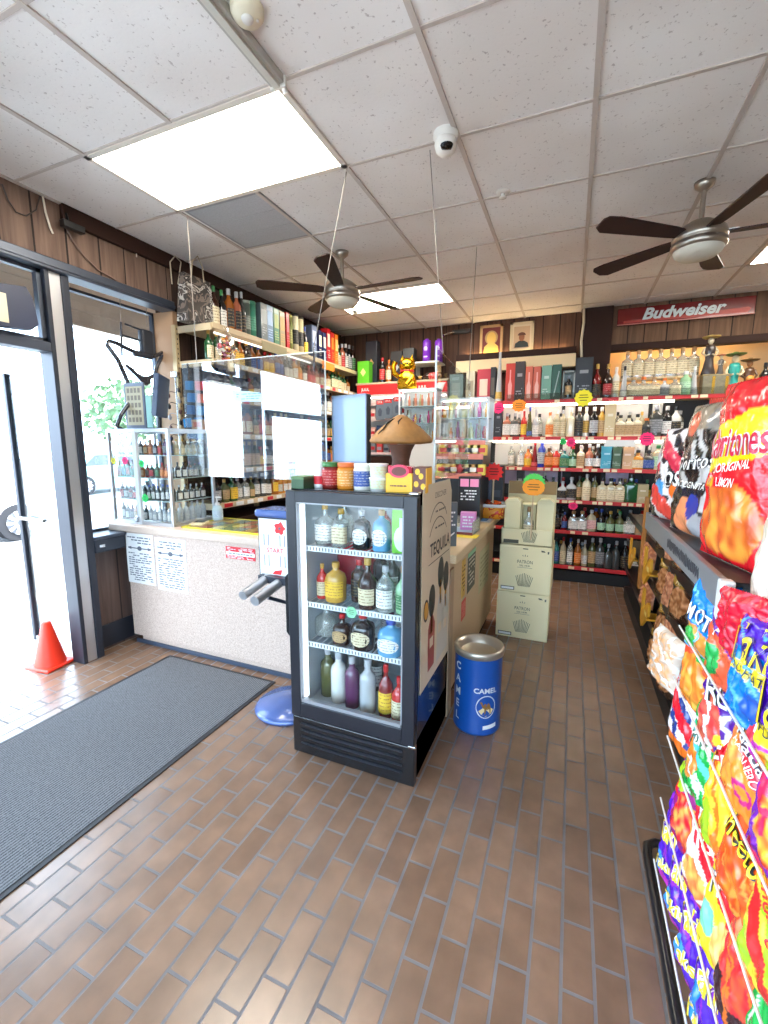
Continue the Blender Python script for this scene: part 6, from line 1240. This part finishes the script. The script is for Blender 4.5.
MB().box(-.045, .045, 0, .02, 0, .27, 0, .002).build('leaflet', M('leaflet_grey', (92, 100, 104), .4), t); m = MB(); m.prism([(-.03, .03), (.03, .08), (.03, .09), (-.03, .045)], (0, -.001, 0), EX, EZ, (0, -.001, 0)); lines(m, (0, -.0015, .17), EX, EZ, .07, .1, 4, 0, 4); m.build('front_print', PAPER, t)
# sheets stuck on the aisle side of the counter
XS = -.6095
def side(px0, px1, py0, py1, rgb, label, seed, ink=None, edge=None):
    a, b = onX(px0, py1, XS), onX(px1, py0, XS); y0, y1 = a.y, b.y; z0 = onX((px0+px1)/2, py1, XS).z; z1 = onX((px0+px1)/2, py0, XS).z
    m = MB().box(XS, XS+.002, y0, y1, z0, z1, 0)
    lines(m, (XS+.0025, (y0+y1)/2, (z0+z1)/2), EY, EZ, (y1-y0)*.8, (z1-z0)*.75, 7, 1, seed, fill=.9)
    if edge: m.box(XS, XS+.003, y0, y1, z1-.03, z1, 2)
    tag(m.build('counter_flyer', [M('fly_%d_%d_%d' % rgb, rgb, .6), M('flyink_%d' % seed, ink or (60, 60, 60), .7), M('fly_mint', (150, 206, 170), .6)]), label, 'paper', 'flyers on the aisle side of the counter')
side(467, 475.5, 551, 588, (84, 88, 78), 'dark flyer with white lines on the aisle side of the counter', 3, (216, 214, 200), True)
side(478.5, 489, 548, 586, (186, 186, 150), 'pale green framed sheet on the aisle side of the counter', 4, (150, 150, 120))
side(461, 465.5, 560, 596, (214, 180, 90), 'yellow strip label on the counter side nearest the fridge', 5, (90, 60, 50))
side(461, 465.5, 600, 618, (214, 90, 80), 'coral strip label under the yellow one on the counter side', 6, (230, 160, 150))
# mid-store display of boxed bottles seen beyond the acrylic case
def mid(px, ytop, ybot, wpx, rgb, Y, label, mark):
    a, b = onY(px, ybot, Y), onY(px, ytop, Y); w_ = wpx*Y/460; t = thing('bottle_box', label, 'bottle box', (a.x, Y, BZ[5]+.001), 0, 'boxed bottles on the back rack'); h_ = b.z-BZ[5]
    MB().box(-w_/2, w_/2, -.06, .06, 0, h_, 0, .003).build('carton', M('bbox_%d_%d_%d' % rgb, rgb, .45), t); m = MB().box(-w_*.3, w_*.3, -.0615, -.06, h_*.2, h_*.7); m.build('front_print', M('mk_%d_%d_%d' % mark, mark, .5), t)
mid(484, 370, 398, 13, (176, 40, 56), BYF+.12, 'crimson bottle box near the counter end of the rack top', (226, 200, 180))
mid(471, 372, 398, 9, (190, 184, 160), BYF+.12, 'pale patterned bottle box at the counter end of the rack top', (150, 140, 120))
mid(457, 375, 398, 14, (110, 128, 126), BYF+.12, 'grey-green wide box at the far counter end of the rack top', (140, 150, 146))
mid(493, 368, 398, 5, (28, 26, 28), BYF+.12, 'slim black box beside the crimson bottle box on the rack top', (90, 80, 70))
t = thing('wall_bracket', 'black angled bracket under the ceiling near the golden portrait', 'bracket', onY(462, 332, 5.93))
MB().box(-.12, .12, -.03, .02, -.02, .03, 0, .006).build('plate', BLACK, t); MB().tube([(-.1, -.02, 0), (-.16, -.1, -.03), (-.2, -.16, -.06)], .012).build('arm', CHROME, t)
# ================================================================== CHIP RACK BY THE AISLE
RXF = .372     # front line of the rack
TZ = [.13, .37, .60, .81, .985, 1.265]
WROD = M('rack_white_rod', (232, 232, 230), .35, .2); BROD = M('rack_black', (22, 22, 25), .35, coat=.2)
t = thing('chip_rack', 'tall wire snack rack of chip bags along the aisle', 'snack rack', (RXF, 1.2, 0))
MB().tube([(-.012, -1.6, .03), (-.008, .58, .03), (.0, .63, .03), (.03, .655, .03), (.35, .66, .03)], .0165, 10).build('foot_tube', BROD, t)
for y in (-1.4, .0, .52): MB().box(.30, .33, y-.015, y+.015, .01, 1.75, 0, .003).build('post', BROD, t)
for k, z in enumerate(TZ[:5]):
    m = MB().cyl((-.024, -1.6, z+.05), (-.024, .40, z+.05), .003, n=8)
    for j in range(11): m.cyl((.05, -1.58+j*.2, z-.012), (.30, -1.58+j*.198, z-.0), .0025, n=5)
    m.cyl((.1, -1.6, z-.015), (.1, .52, z-.015), .0035, n=6).cyl((.2, -1.6, z-.008), (.2, .52, z-.008), .0035, n=6)
    m.build('wire_basket', WROD, t)
m = MB().box(.0, .02, .13, 1.42, 1.178, 1.262, 0, .003).box(.02, .34, .15, 1.42, 1.245, 1.258, 1).box(.02, .34, -.6, .13, 1.185, 1.2, 1)
m.build('top_shelf', [M('shelf_grey', (132, 134, 138), .4, .3), M('shelf_dark', (44, 44, 48), .5)], t)
m = MB(); rn = random.Random(8)
for i in range(22):
    y = .35+i*.022; m.prism([(y, 1.2+rn.uniform(0, .02)), (y+.014, 1.2+rn.uniform(0, .01)), (y+.02, 1.235+rn.uniform(-.01, .012)), (y+.004, 1.24)], (-.001, 0, 0), EY, EZ, (-.0005, 0, 0))
m.build('worn_sticker', M('sticker_dark', (60, 62, 70), .5), t)
MB().box(-.012, .02, .10, .135, 1.13, 1.27, 0, .006).prism([(0, 1.13), (.03, 1.13), (.03, 1.0), (.01, .98)], (0, .10, 0), (1, 0, 0), EZ, (0, .03, 0)).build('bracket', M('bracket_white', (214, 214, 212), .35), t)
BAGP = print_mat('bag_print', .24, .45, .35)
def bag(label, Y, tier, w_, h_, layers, texts=(), X=None, yaw=12, d_=.075, lean=-.10, z=None, roll=0, seed=0, name='chip_bag', group='chip bags on the aisle rack'):
    z = TZ[tier]+.005 if z is None else z
    X = RXF+.022 if X is None else X
    t = bpy.data.objects.new(name, None); C.objects.link(t); t.empty_display_size = .05; t.location = (X, Y, z)
    t.rotation_euler = (lean, roll, math.radians(-90+yaw)); tag(t, label, 'chip bag', group)
    rn = random.Random(seed*7+tier); so = Vector((seed*3.7, tier*5.1, 2.2))
    NU, NV = 44, 62
    def bulge(u, v):
        a = max(0, 1-abs(2*u-1)**2.6)**.62; b = max(0, 1-abs(2*v-1)**5)**.55
        k = d_/2*a*b
        if k > .002: k += (.010*noise.noise(so+Vector((u*5, v*7, 0)))+.006*noise.noise(so+Vector((u*12+v*5, v*12, 4))))*min(1, k/.012)
        return k
    def side(u, v):    # the bag narrows a little where it is full
        return (u-.5)*w_*(1-.07*math.sin(PI*min(max(v, 0), 1))+.02*noise.noise(so+Vector((9, v*5, u))))
    def pos(u, v, lift=0): return (side(u, v), -bulge(u, v)-lift, v*h_)
    def colour(u, v):
        c = (200, 200, 200); n1 = noise.noise(so+Vector((u*6, v*8, 1)))
        for L in layers:
            k = L[0]
            if k == 'base': c = L[1]
            elif k == 'band':
                e = v+(L[4] if len(L) > 4 else 0)*(u-.5)+.02*n1
                if L[1] <= e <= L[2]: c = L[3]
            elif k == 'ell':
                if ((u-L[1])/L[3])**2+((v-L[2])/L[4])**2 < 1+.12*n1: c = L[5]
            elif k == 'chips':
                if ((u-L[1])/L[3])**2+((v-L[2])/L[4])**2 < 1+.35*n1:
                    q = noise.noise(so+Vector((u*9, v*11, 7))); c = lerp3(L[5], L[6], min(1, max(0, q*1.3+.5)))
            elif k == 'swirl':
                if math.sin((u*L[1]+v*L[2])*6.28+3*n1) > L[3]: c = L[4]
            elif k == 'rect':
                if L[1] <= u <= L[2] and L[3] <= v <= L[4]: c = L[5]
        return lin(c)+(1,)
    m = MB(); v_ = []; m.col = []
    for j in range(NV+1):
        for i in range(NU+1):
            u, v = i/NU, j/NV
            x, y, zz = pos(u, v)
            if j in (0, NV): zz += (.003 if i % 2 else 0)
            v_.append((x, y, zz)); m.col.append(colour(u, v))
    f = [[j*(NU+1)+i, j*(NU+1)+i+1, (j+1)*(NU+1)+i+1, (j+1)*(NU+1)+i] for j in range(NV) for i in range(NU)]
    o = len(v_); NB = 12
    for j in range(NB+1):
        for i in range(NB+1):
            u, v = i/NB, j/NB; x, y, zz = pos(u, v); v_.append((x, -y*.8+.0005, zz)); m.col.append(colour(1-u, v))
    f += [[o+j*(NB+1)+i, o+(j+1)*(NB+1)+i, o+(j+1)*(NB+1)+i+1, o+j*(NB+1)+i+1] for j in range(NB) for i in range(NB)]
    m.add(v_, f, 0, True); m.build('bag_body', BAGP, t, recalc=False)
    if texts:
        mt = MB(); mats = []
        for s, cu, cv, hh, ang, ci, co, wid in texts:
            ca, sa = math.cos(ang), math.sin(ang)
            for b_, colr, lf in (((.05, co, .0025),) if co else ())+((0.008, ci, .0042),):
                mm = M('ink_%d_%d_%d' % colr, colr, .35, coat=.3)
                if mm not in mats: mats.append(mm)
                def fn(x, y, lf=lf): uu = cu+(x*ca-y*sa)/w_; vv = cv+(x*sa+y*ca)/h_; return pos(uu, vv, lf)
                mt.text(s, (0, 0, 0), EX, EZ, hh, mats.index(mm), 0, b_, .15, None if wid is None else wid+(.012 if b_ > .01 else 0), fn)
        mt.build('lettering', mats, t, recalc=False)
    return t
PUR, VIO, RED_, ORA, YEL_, GRE, BLU, WHI, BLK, SIL, LIM, MAG = (76, 24, 180), (150, 40, 190), (226, 24, 44), (250, 120, 30), (255, 224, 40), (20, 170, 70), (0, 130, 220), (245, 245, 240), (24, 22, 26), (170, 172, 178), (170, 214, 40), (214, 40, 130)
CH1, CH2 = (248, 170, 80), (214, 80, 40)
takis = [('base', PUR), ('swirl', 2, 3, .72, VIO), ('band', 0, .16, (200, 50, 180), .3), ('ell', .3, .2, .2, .12, (60, 150, 230))]
TK = lambda y, a: [('Takis', .5, y, .062, a, YEL_, WHI, .165)]
for i, (Y, lb) in enumerate(((1.570, 'far end of the bottom basket'), (1.420, 'second from the far end of the bottom basket'), (1.270, 'third from the far end of the bottom basket'), (1.120, 'fourth from the far end of the bottom basket'), (0.970, 'fifth from the far end of the bottom basket'), (0.820, 'sixth from the far end of the bottom basket'))):
    bag('purple chip bag with yellow lettering, '+lb, Y, 0, .165, .30, takis+([('rect', .1, .45, .25, .5, (20, 120, 210))] if i >= 3 else []), [('Takis', .5, .62, .07, .35, YEL_, WHI, .14), ('Takis', .52, .24, .04, .3, YEL_, WHI, .1)], yaw=12, seed=i)
fr = lambda a, b: [('base', a), ('swirl', 1, 2, .5, b)]
T1 = [(1.460, 'purple and red bag with leaf green spot at the far end of the second basket', fr((150, 30, 120), RED_)+[('ell', .3, .7, .2, .15, LIM), ('chips', .6, .35, .35, .25, CH1, RED_)], []),
 (1.280, 'white and red flowered bag second in the second basket', [('base', (240, 226, 226)), ('band', .5, .72, RED_, .4), ('chips', .5, .25, .3, .16, (250, 190, 90), (240, 120, 60)), ('band', 0, .1, (200, 60, 90))], [('TTO', .5, .62, .05, .4, WHI, None, .12)]),
 (1.110, 'yellow and red bag with white lettering third in the second basket', [('base', YEL_), ('band', .6, .85, RED_, .5), ('ell', .3, .35, .25, .12, (120, 210, 170)), ('chips', .7, .3, .2, .2, (250, 220, 140), CH1)], [('TTO', .5, .72, .05, .5, WHI, (60, 60, 60), .13)]),
 (0.970, 'dark bag with red and orange flames fourth in the second basket', [('base', (50, 14, 24)), ('chips', .45, .6, .4, .35, (250, 90, 50), (226, 30, 50)), ('ell', .45, .75, .2, .14, (250, 150, 100)), ('swirl', 2, 1.2, .8, (250, 120, 40))], []),
 (0.840, 'green bag with orange picture fifth in the second basket', [('base', GRE), ('ell', .5, .3, .42, .28, (250, 214, 170)), ('chips', .5, .3, .35, .24, (250, 180, 120), ORA), ('swirl', 3, 1, .85, WHI)], []),
 (0.700, 'red bag sixth in the second basket', fr(RED_, ORA), [])]
for i, (Y, lb, L, tx) in enumerate(T1): bag(lb, Y, 1, .175, .31, L, tx, yaw=13, seed=10+i)
T2 = [(1.600, 'white and blue bag with red letters at the far end of the middle basket', [('base', (236, 230, 234)), ('swirl', 2, 2, .5, (40, 60, 130)), ('band', .3, .48, RED_, .3), ('band', 0, .15, ORA)], [('Fritz', .5, .75, .045, .3, RED_, WHI, .12)]),
 (1.360, 'bright green bag with a grey oval in the middle basket', [('base', GRE), ('ell', .62, .78, .2, .1, SIL), ('chips', .3, .4, .22, .22, CH1, ORA), ('swirl', 1, 3, .85, WHI), ('band', .42, .5, (90, 200, 200), .4)], [('ruf', .4, .6, .05, .4, WHI, (30, 90, 60), .12)]),
 (1.190, 'yellow and orange bag with red lettering in the middle basket', [('base', (250, 200, 50)), ('swirl', 3, 2, .4, ORA), ('band', .68, .9, RED_, .4), ('ell', .3, .2, .16, .2, LIM)], [('Frit', .5, .78, .06, .5, WHI, RED_, .13)]),
 (1.040, 'orange cheese puff bag with yellow lettering in the middle basket', [('base', (248, 88, 20)), ('ell', .55, .85, .2, .1, SIL), ('band', .72, .78, (220, 220, 225), .5), ('chips', .5, .2, .4, .18, (252, 140, 40), (226, 60, 20)), ('swirl', 2, 2, .86, (252, 150, 60))], [('Cheetos', .5, .54, .062, -.25, YEL_, BLK, .17)]),
 (0.880, 'yellow and lime bag with red script in the middle basket', [('base', (250, 220, 60)), ('swirl', 1.5, 1, .3, LIM), ('band', .1, .3, (226, 40, 40), .8), ('chips', .6, .7, .3, .2, (250, 160, 50), ORA)], [('Fandangos', .5, .5, .045, -.9, RED_, YEL_, .17)]),
 (0.720, 'violet bag sixth in the middle basket', fr(VIO, PUR), [])]
for i, (Y, lb, L, tx) in enumerate(T2): bag(lb, Y, 2, .19, .33, L, tx, yaw=13, seed=20+i)
T3 = [(1.780, 'clear bag of orange chips sticking out of the fourth basket', [('base', (226, 206, 186)), ('chips', .5, .45, .5, .5, (240, 170, 110), (214, 190, 170)), ('swirl', 2, 3, .75, (240, 236, 230))], []),
 (1.500, 'orange-red bag with a green circle in the fourth basket', [('base', (240, 70, 40)), ('chips', .5, .3, .5, .3, (250, 180, 70), (240, 120, 40)), ('ell', .66, .68, .26, .14, GRE), ('ell', .66, .68, .15, .07, (10, 110, 50))], [('ruf', .6, .85, .05, .4, WHI, (40, 60, 60), .1)]),
 (1.280, 'violet bag with white swirl lettering in the fourth basket', [('base', (84, 30, 150)), ('chips', .35, .25, .35, .25, (244, 120, 90), (226, 60, 60)), ('swirl', 2.5, 1, .8, WHI), ('ell', .7, .2, .1, .06, YEL_)], [('RU', .55, .6, .07, .2, WHI, BLK, .12)]),
 (1.070, 'red and orange habanero chip bag with white script in the fourth basket', [('base', (236, 60, 80)), ('band', 0, .42, (252, 150, 50), .3), ('chips', .2, .6, .22, .3, (250, 190, 90), (244, 120, 60)), ('ell', .55, .22, .16, .08, MAG), ('ell', .55, .22, .09, .045, (252, 150, 50))], [('RU', .62, .86, .085, -.5, WHI, None, .16), ('Oreadas', .52, .60, .045, -.42, WHI, (70, 40, 60), .17), ('HABANERO', .52, .46, .017, -.42, WHI, None, .12)]),
 (0.900, 'purple and scarlet bag with yellow sticks in the fourth basket', [('base', (120, 30, 170)), ('chips', .5, .5, .3, .4, (250, 200, 60), RED_), ('swirl', 1, 2, .7, (226, 40, 90))], []),
 (0.740, 'golden bag sixth in the fourth basket', fr((250, 190, 50), ORA), [])]
for i, (Y, lb, L, tx) in enumerate(T3): bag(lb, Y+(.1 if i == 0 else 0), 3, .205, .20 if i == 0 else .29, L, tx, z=.70 if i == 0 else None, yaw=14, seed=30+i, X=RXF+(.0 if i == 0 else .022))
T4 = [(1.480, 'blue bag with white block letters in the top basket', [('base', BLU), ('band', 0, .35, (230, 150, 60), .2), ('ell', .3, .2, .2, .14, (60, 180, 80)), ('swirl', 2, 1, .9, (120, 200, 240))], [('MOTI', .55, .5, .05, -.2, WHI, (40, 60, 110), .13)]),
 (1.280, 'orange and green bag with a white emblem in the top basket', [('base', (236, 96, 60)), ('band', .55, .8, (110, 40, 150), .4), ('ell', .3, .3, .25, .16, (40, 170, 80)), ('band', .85, 1, (200, 220, 240))], [('A', .45, .68, .06, 0, WHI, None, None)]),
 (1.100, 'bright blue chip bag with yellow letters and tag in the top basket', [('base', (0, 124, 214)), ('band', .74, 1.1, PUR), ('band', .5, .63, YEL_, -.02), ('rect', .88, 1, .5, .63, (0, 124, 214)), ('ell', .66, .3, .2, .12, (30, 90, 190)), ('swirl', 2, 2, .9, (90, 180, 240))], [('Takis', .5, .80, .085, .12, YEL_, (50, 20, 110), .165), ('BLUE HEAT', .48, .565, .02, -.02, (40, 60, 60), None, .11)]),
 (0.940, 'purple chip bag with large yellow letters nearest in the top basket', [('base', (86, 24, 190)), ('band', .28, .44, YEL_, -.2), ('band', 0, .28, (200, 50, 180), -.2), ('chips', .5, .1, .3, .12, LIM, ORA)], [('Takis', .5, .66, .10, .3, YEL_, (50, 20, 110), .165), ('FUEGO', .5, .36, .022, -.15, (60, 60, 50), None, .08)]),
 (0.780, 'violet bag fifth in the top basket', takis, TK(.6, .2))]
for i, (Y, lb, L, tx) in enumerate(T4): bag(lb, Y, 4, .185, .245, L, tx, yaw=16, seed=40+i, lean=-.06)
Z5 = 1.262
bag('large red and yellow chip bag on the top shelf of the rack', 1.56, 5, .35, .53, [('base', (232, 18, 34)), ('band', .55, .80, (255, 222, 20), -.12), ('chips', .56, .24, .42, .2, (250, 160, 60), (206, 84, 30)), ('rect', .10, .34, .415, .465, (250, 190, 30)), ('ell', .93, .90, .09, .05, BLK)],
    [('Sabritones', .5, .665, .085, .08, (206, 16, 60), WHI, .29), ('ORIGINAL', .58, .535, .026, .14, WHI, None, .15), ('CHILE Y', .23, .44, .02, .02, (150, 30, 30), None, .07), ('LIMON', .52, .445, .026, .02, WHI, None, .085)], X=RXF+.075, yaw=12, d_=.10, z=Z5-.002, lean=-.05, seed=51)
bag('black and silver chip bag with white lettering on the top shelf', 2.0, 5, .38, .50, [('base', BLK), ('swirl', 2.2, 1.6, .45, (200, 198, 196)), ('band', .8, 1, (150, 136, 116)), ('ell', .75, .88, .2, .1, (130, 128, 124)), ('ell', .25, .85, .12, .1, (206, 90, 60)), ('rect', .3, .75, .12, .34, (30, 34, 50)), ('ell', .45, .08, .16, .2, (244, 150, 100)), ('ell', .62, .22, .12, .1, (40, 60, 160)), ('ell', .75, .08, .14, .1, SIL)],
    [('Doritos', .5, .55, .055, .1, WHI, BLK, .28), ('INCOGNITA', .5, .38, .024, .0, WHI, None, .24)], X=RXF+.07, yaw=12, d_=.09, z=Z5, seed=52)
bag('white bag with pink and blue patches at the far end of the top shelf', 2.36, 5, .30, .42, [('base', (232, 226, 226)), ('swirl', 2, 2.5, .35, (40, 36, 44)), ('band', .55, .75, (226, 50, 80), .5), ('ell', .2, .3, .18, .14, (70, 160, 220)), ('band', 0, .2, (230, 70, 60), .4), ('ell', .6, .33, .12, .08, ORA)], [('os', .55, .45, .07, .1, WHI, BLK, .11)], X=RXF+.065, yaw=24, d_=.085, z=Z5, seed=53)
bag('second white and black bag behind the pink-patched one on the top shelf', 2.62, 5, .24, .38, [('base', (210, 206, 206)), ('swirl', 1.5, 2, .1, BLK), ('band', .1, .3, (226, 60, 70), .3), ('ell', .4, .6, .2, .1, (200, 40, 70))], [], X=RXF+.075, yaw=20, d_=.085, z=Z5, seed=54)
bag('cream popcorn bag nearest the camera on the top shelf', 1.17, 5, .28, .48, [('base', (226, 216, 196)), ('band', .7, .85, (206, 60, 40), .3), ('ell', .4, .3, .3, .2, (244, 236, 220))], [('Chi', .35, .76, .05, .1, (60, 40, 40), None, .09)], X=RXF+.08, yaw=12, d_=.1, z=Z5-.06, seed=55)
bag('crimson bag hanging low at the near end of the top shelf', 1.2, 5, .2, .17, [('base', (214, 16, 50)), ('swirl', 2, 1, .85, (240, 90, 110))], [], X=RXF+.03, yaw=14, d_=.06, z=1.10, roll=-.12, lean=.05, seed=56)
# dark shelving farther up the aisle with yellow hoppers and bags of nuts
t = thing('nut_rack', 'dark shelving with yellow shelf ends up the aisle beyond the chip rack', 'snack rack', (.62, 2.45, 0))
MB().box(.3, .34, 0, 2.75, 0, 1.25).box(-.02, .3, 0, 2.75, 0, .12).box(.0, .3, 0, .02, .1, 1.2).build('back_panel', BKD, t)
for z in (.35, .62, .9): MB().box(-.02, .3, .0, 2.75, z-.02, z).box(-.035, -.02, .0, 2.75, z-.04, z+.02).build('shelf', BROD, t)
MB().box(-.06, -.035, 1.55, 1.62, .45, 1.2, 0, .004).build('wood_post', M('post_amber', (176, 116, 50), .5), t)
YH = M('hopper_yellow', (226, 164, 40), .45)
for i, (y, z, lb) in enumerate(((3.45, .72, 'upper yellow plastic hopper on the dark shelving'), (3.38, .42, 'lower yellow plastic hopper on the dark shelving'), (4.3, .62, 'far yellow plastic hopper on the dark shelving'))):
    o = thing('plastic_hopper', lb, 'hopper', (.545, y, z), group='yellow hoppers')
    MB().prism([(0, .02), (.24, -.14), (.30, -.10), (.30, .14), (.24, .14), (.24, -.02), (.06, .10), (0, .10)], (-.0, 0, 0), EY, EZ, (.016, 0, 0)).box(0, .1, .02, .16, -.02, -.005, 0, .003, mat=Matrix.Translation((0, 0, .0))).build('hopper_body', YH, o); MB().box(-.003, 0, .05, .12, .0, .03).build('front_label', M('hopper_label', (240, 210, 120), .5), o)
NUT = [('base', (60, 36, 24)), ('chips', .5, .4, .4, .3, (214, 150, 100), (150, 90, 50)), ('band', .72, .9, (170, 130, 50))]
NUT2 = [('base', (206, 150, 120)), ('chips', .5, .45, .5, .5, (226, 160, 120), (180, 110, 80)), ('band', .8, 1, (40, 30, 26))]
k = 0
for z, ys in ((.125, (2.85, 3.05, 3.25)), (.36, (2.85, 3.08, 3.8)), (.63, (2.75, 2.95, 3.18, 3.9)), (.91, (2.75, 3.0, 3.3))):
    for y in ys:
        bag('%s nut bag, %s from the near end on the %s dark shelf' % (['brown', 'pinkish tan'][k % 2], ORD[ys.index(y)], {.125: 'lowest', .36: 'second', .63: 'third', .91: 'highest'}[z]), y+.05, 0, .22, .27, [NUT, NUT2][k % 2], [('ENERG', .5, .8, .02, 0, (240, 210, 150), None, .09)] if k % 2 == 0 else [], X=.60, yaw=18, d_=.06, z=z+.003, seed=60+k, name='nut_bag', group='nut bags on the dark shelving'); k += 1
# aisle side of the back rack: end rack at the far right of the aisle
# ================================================================== OUTDOORS
def car(x, y, zg, rgb, label, length=4.4, s=1):
    t = thing('parked_car', label, 'car', (x, y, zg), 0)
    prof = [(-2.15, .35), (-2.2, .6), (-2.1, .92), (-1.5, 1.0), (-1.0, 1.42), (.6, 1.45), (1.25, 1.0), (2.05, .85), (2.2, .6), (2.15, .32)]
    body = MB().prism([(a*length/4.4, b) for a, b in prof], (-.85, 0, 0), EY, EZ, (1.7, 0, 0)); body.build('car_body', M('carpaint_%d' % rgb[0], rgb, .25, coat=.6), t)
    MB().prism([(-1.35, 1.0), (-.95, 1.36), (-.2, 1.39), (-.2, 1.0)], (.851, 0, 0), EY, EZ, (.006, 0, 0)).prism([(-.1, 1.0), (-.1, 1.39), (.5, 1.39), (1.0, 1.0)], (.851, 0, 0), EY, EZ, (.006, 0, 0)).build('side_window', M('car_glass', (60, 70, 78), .1), t)
    for yy in (-1.35, 1.4):
        w_ = MB().cyl((.66, yy, .33), (.875, yy, .33), .33, n=28).build('tyre', M('tyre_rubber', (34, 34, 38), .8), t)
        m = MB().cyl((.875, yy, .33), (.885, yy, .33), .21, n=24, mi=1)
        for k in range(10): a = k*PI/5; m.prism([(.05, -.018), (.215, -.03), (.215, .03), (.05, .018)], (.886, yy, .33), (0, math.cos(a), math.sin(a)), (0, -math.sin(a), math.cos(a)), (.012, 0, 0), 0)
        m.build('wheel_rim', [ALU, M('rim_dark', (90, 92, 98), .5)], w_)
car(-9.98, 3.28, -.13, (240, 240, 242), 'white car parked across the lot, wheel showing through the doorway')
car(-16, 11.2, -.13, (150, 206, 196), 'pale teal car parked far off, seen low in the window')
t = thing('street_tree', 'leafy tree across the parking lot, seen through the window', 'tree', (-19, 14.6, -.13))
MB().tube([(0, 0, 0), (.1, .05, 1.2), (.05, .1, 2.2)], [.16, .12, .08], 8).build('trunk', M('bark', (96, 80, 66), .8), t)
rn = random.Random(6); m = MB()
for i in range(700):
    a, b, r_ = rn.uniform(0, 2*PI), rn.uniform(-1, 1), 1.9*rn.random()**.4; q = math.sqrt(1-b*b)
    p = Vector((r_*q*math.cos(a), r_*q*math.sin(a), 3.2+r_*b*.8)); u = Vector((rn.uniform(-1, 1), rn.uniform(-1, 1), rn.uniform(-1, 1))).normalized()*.16; w = u.orthogonal()*.6
    m.quad(p-u, p+w, p+u, p-w)
m.build('crown', M('leaf_green', (96, 120, 84), .7), t)
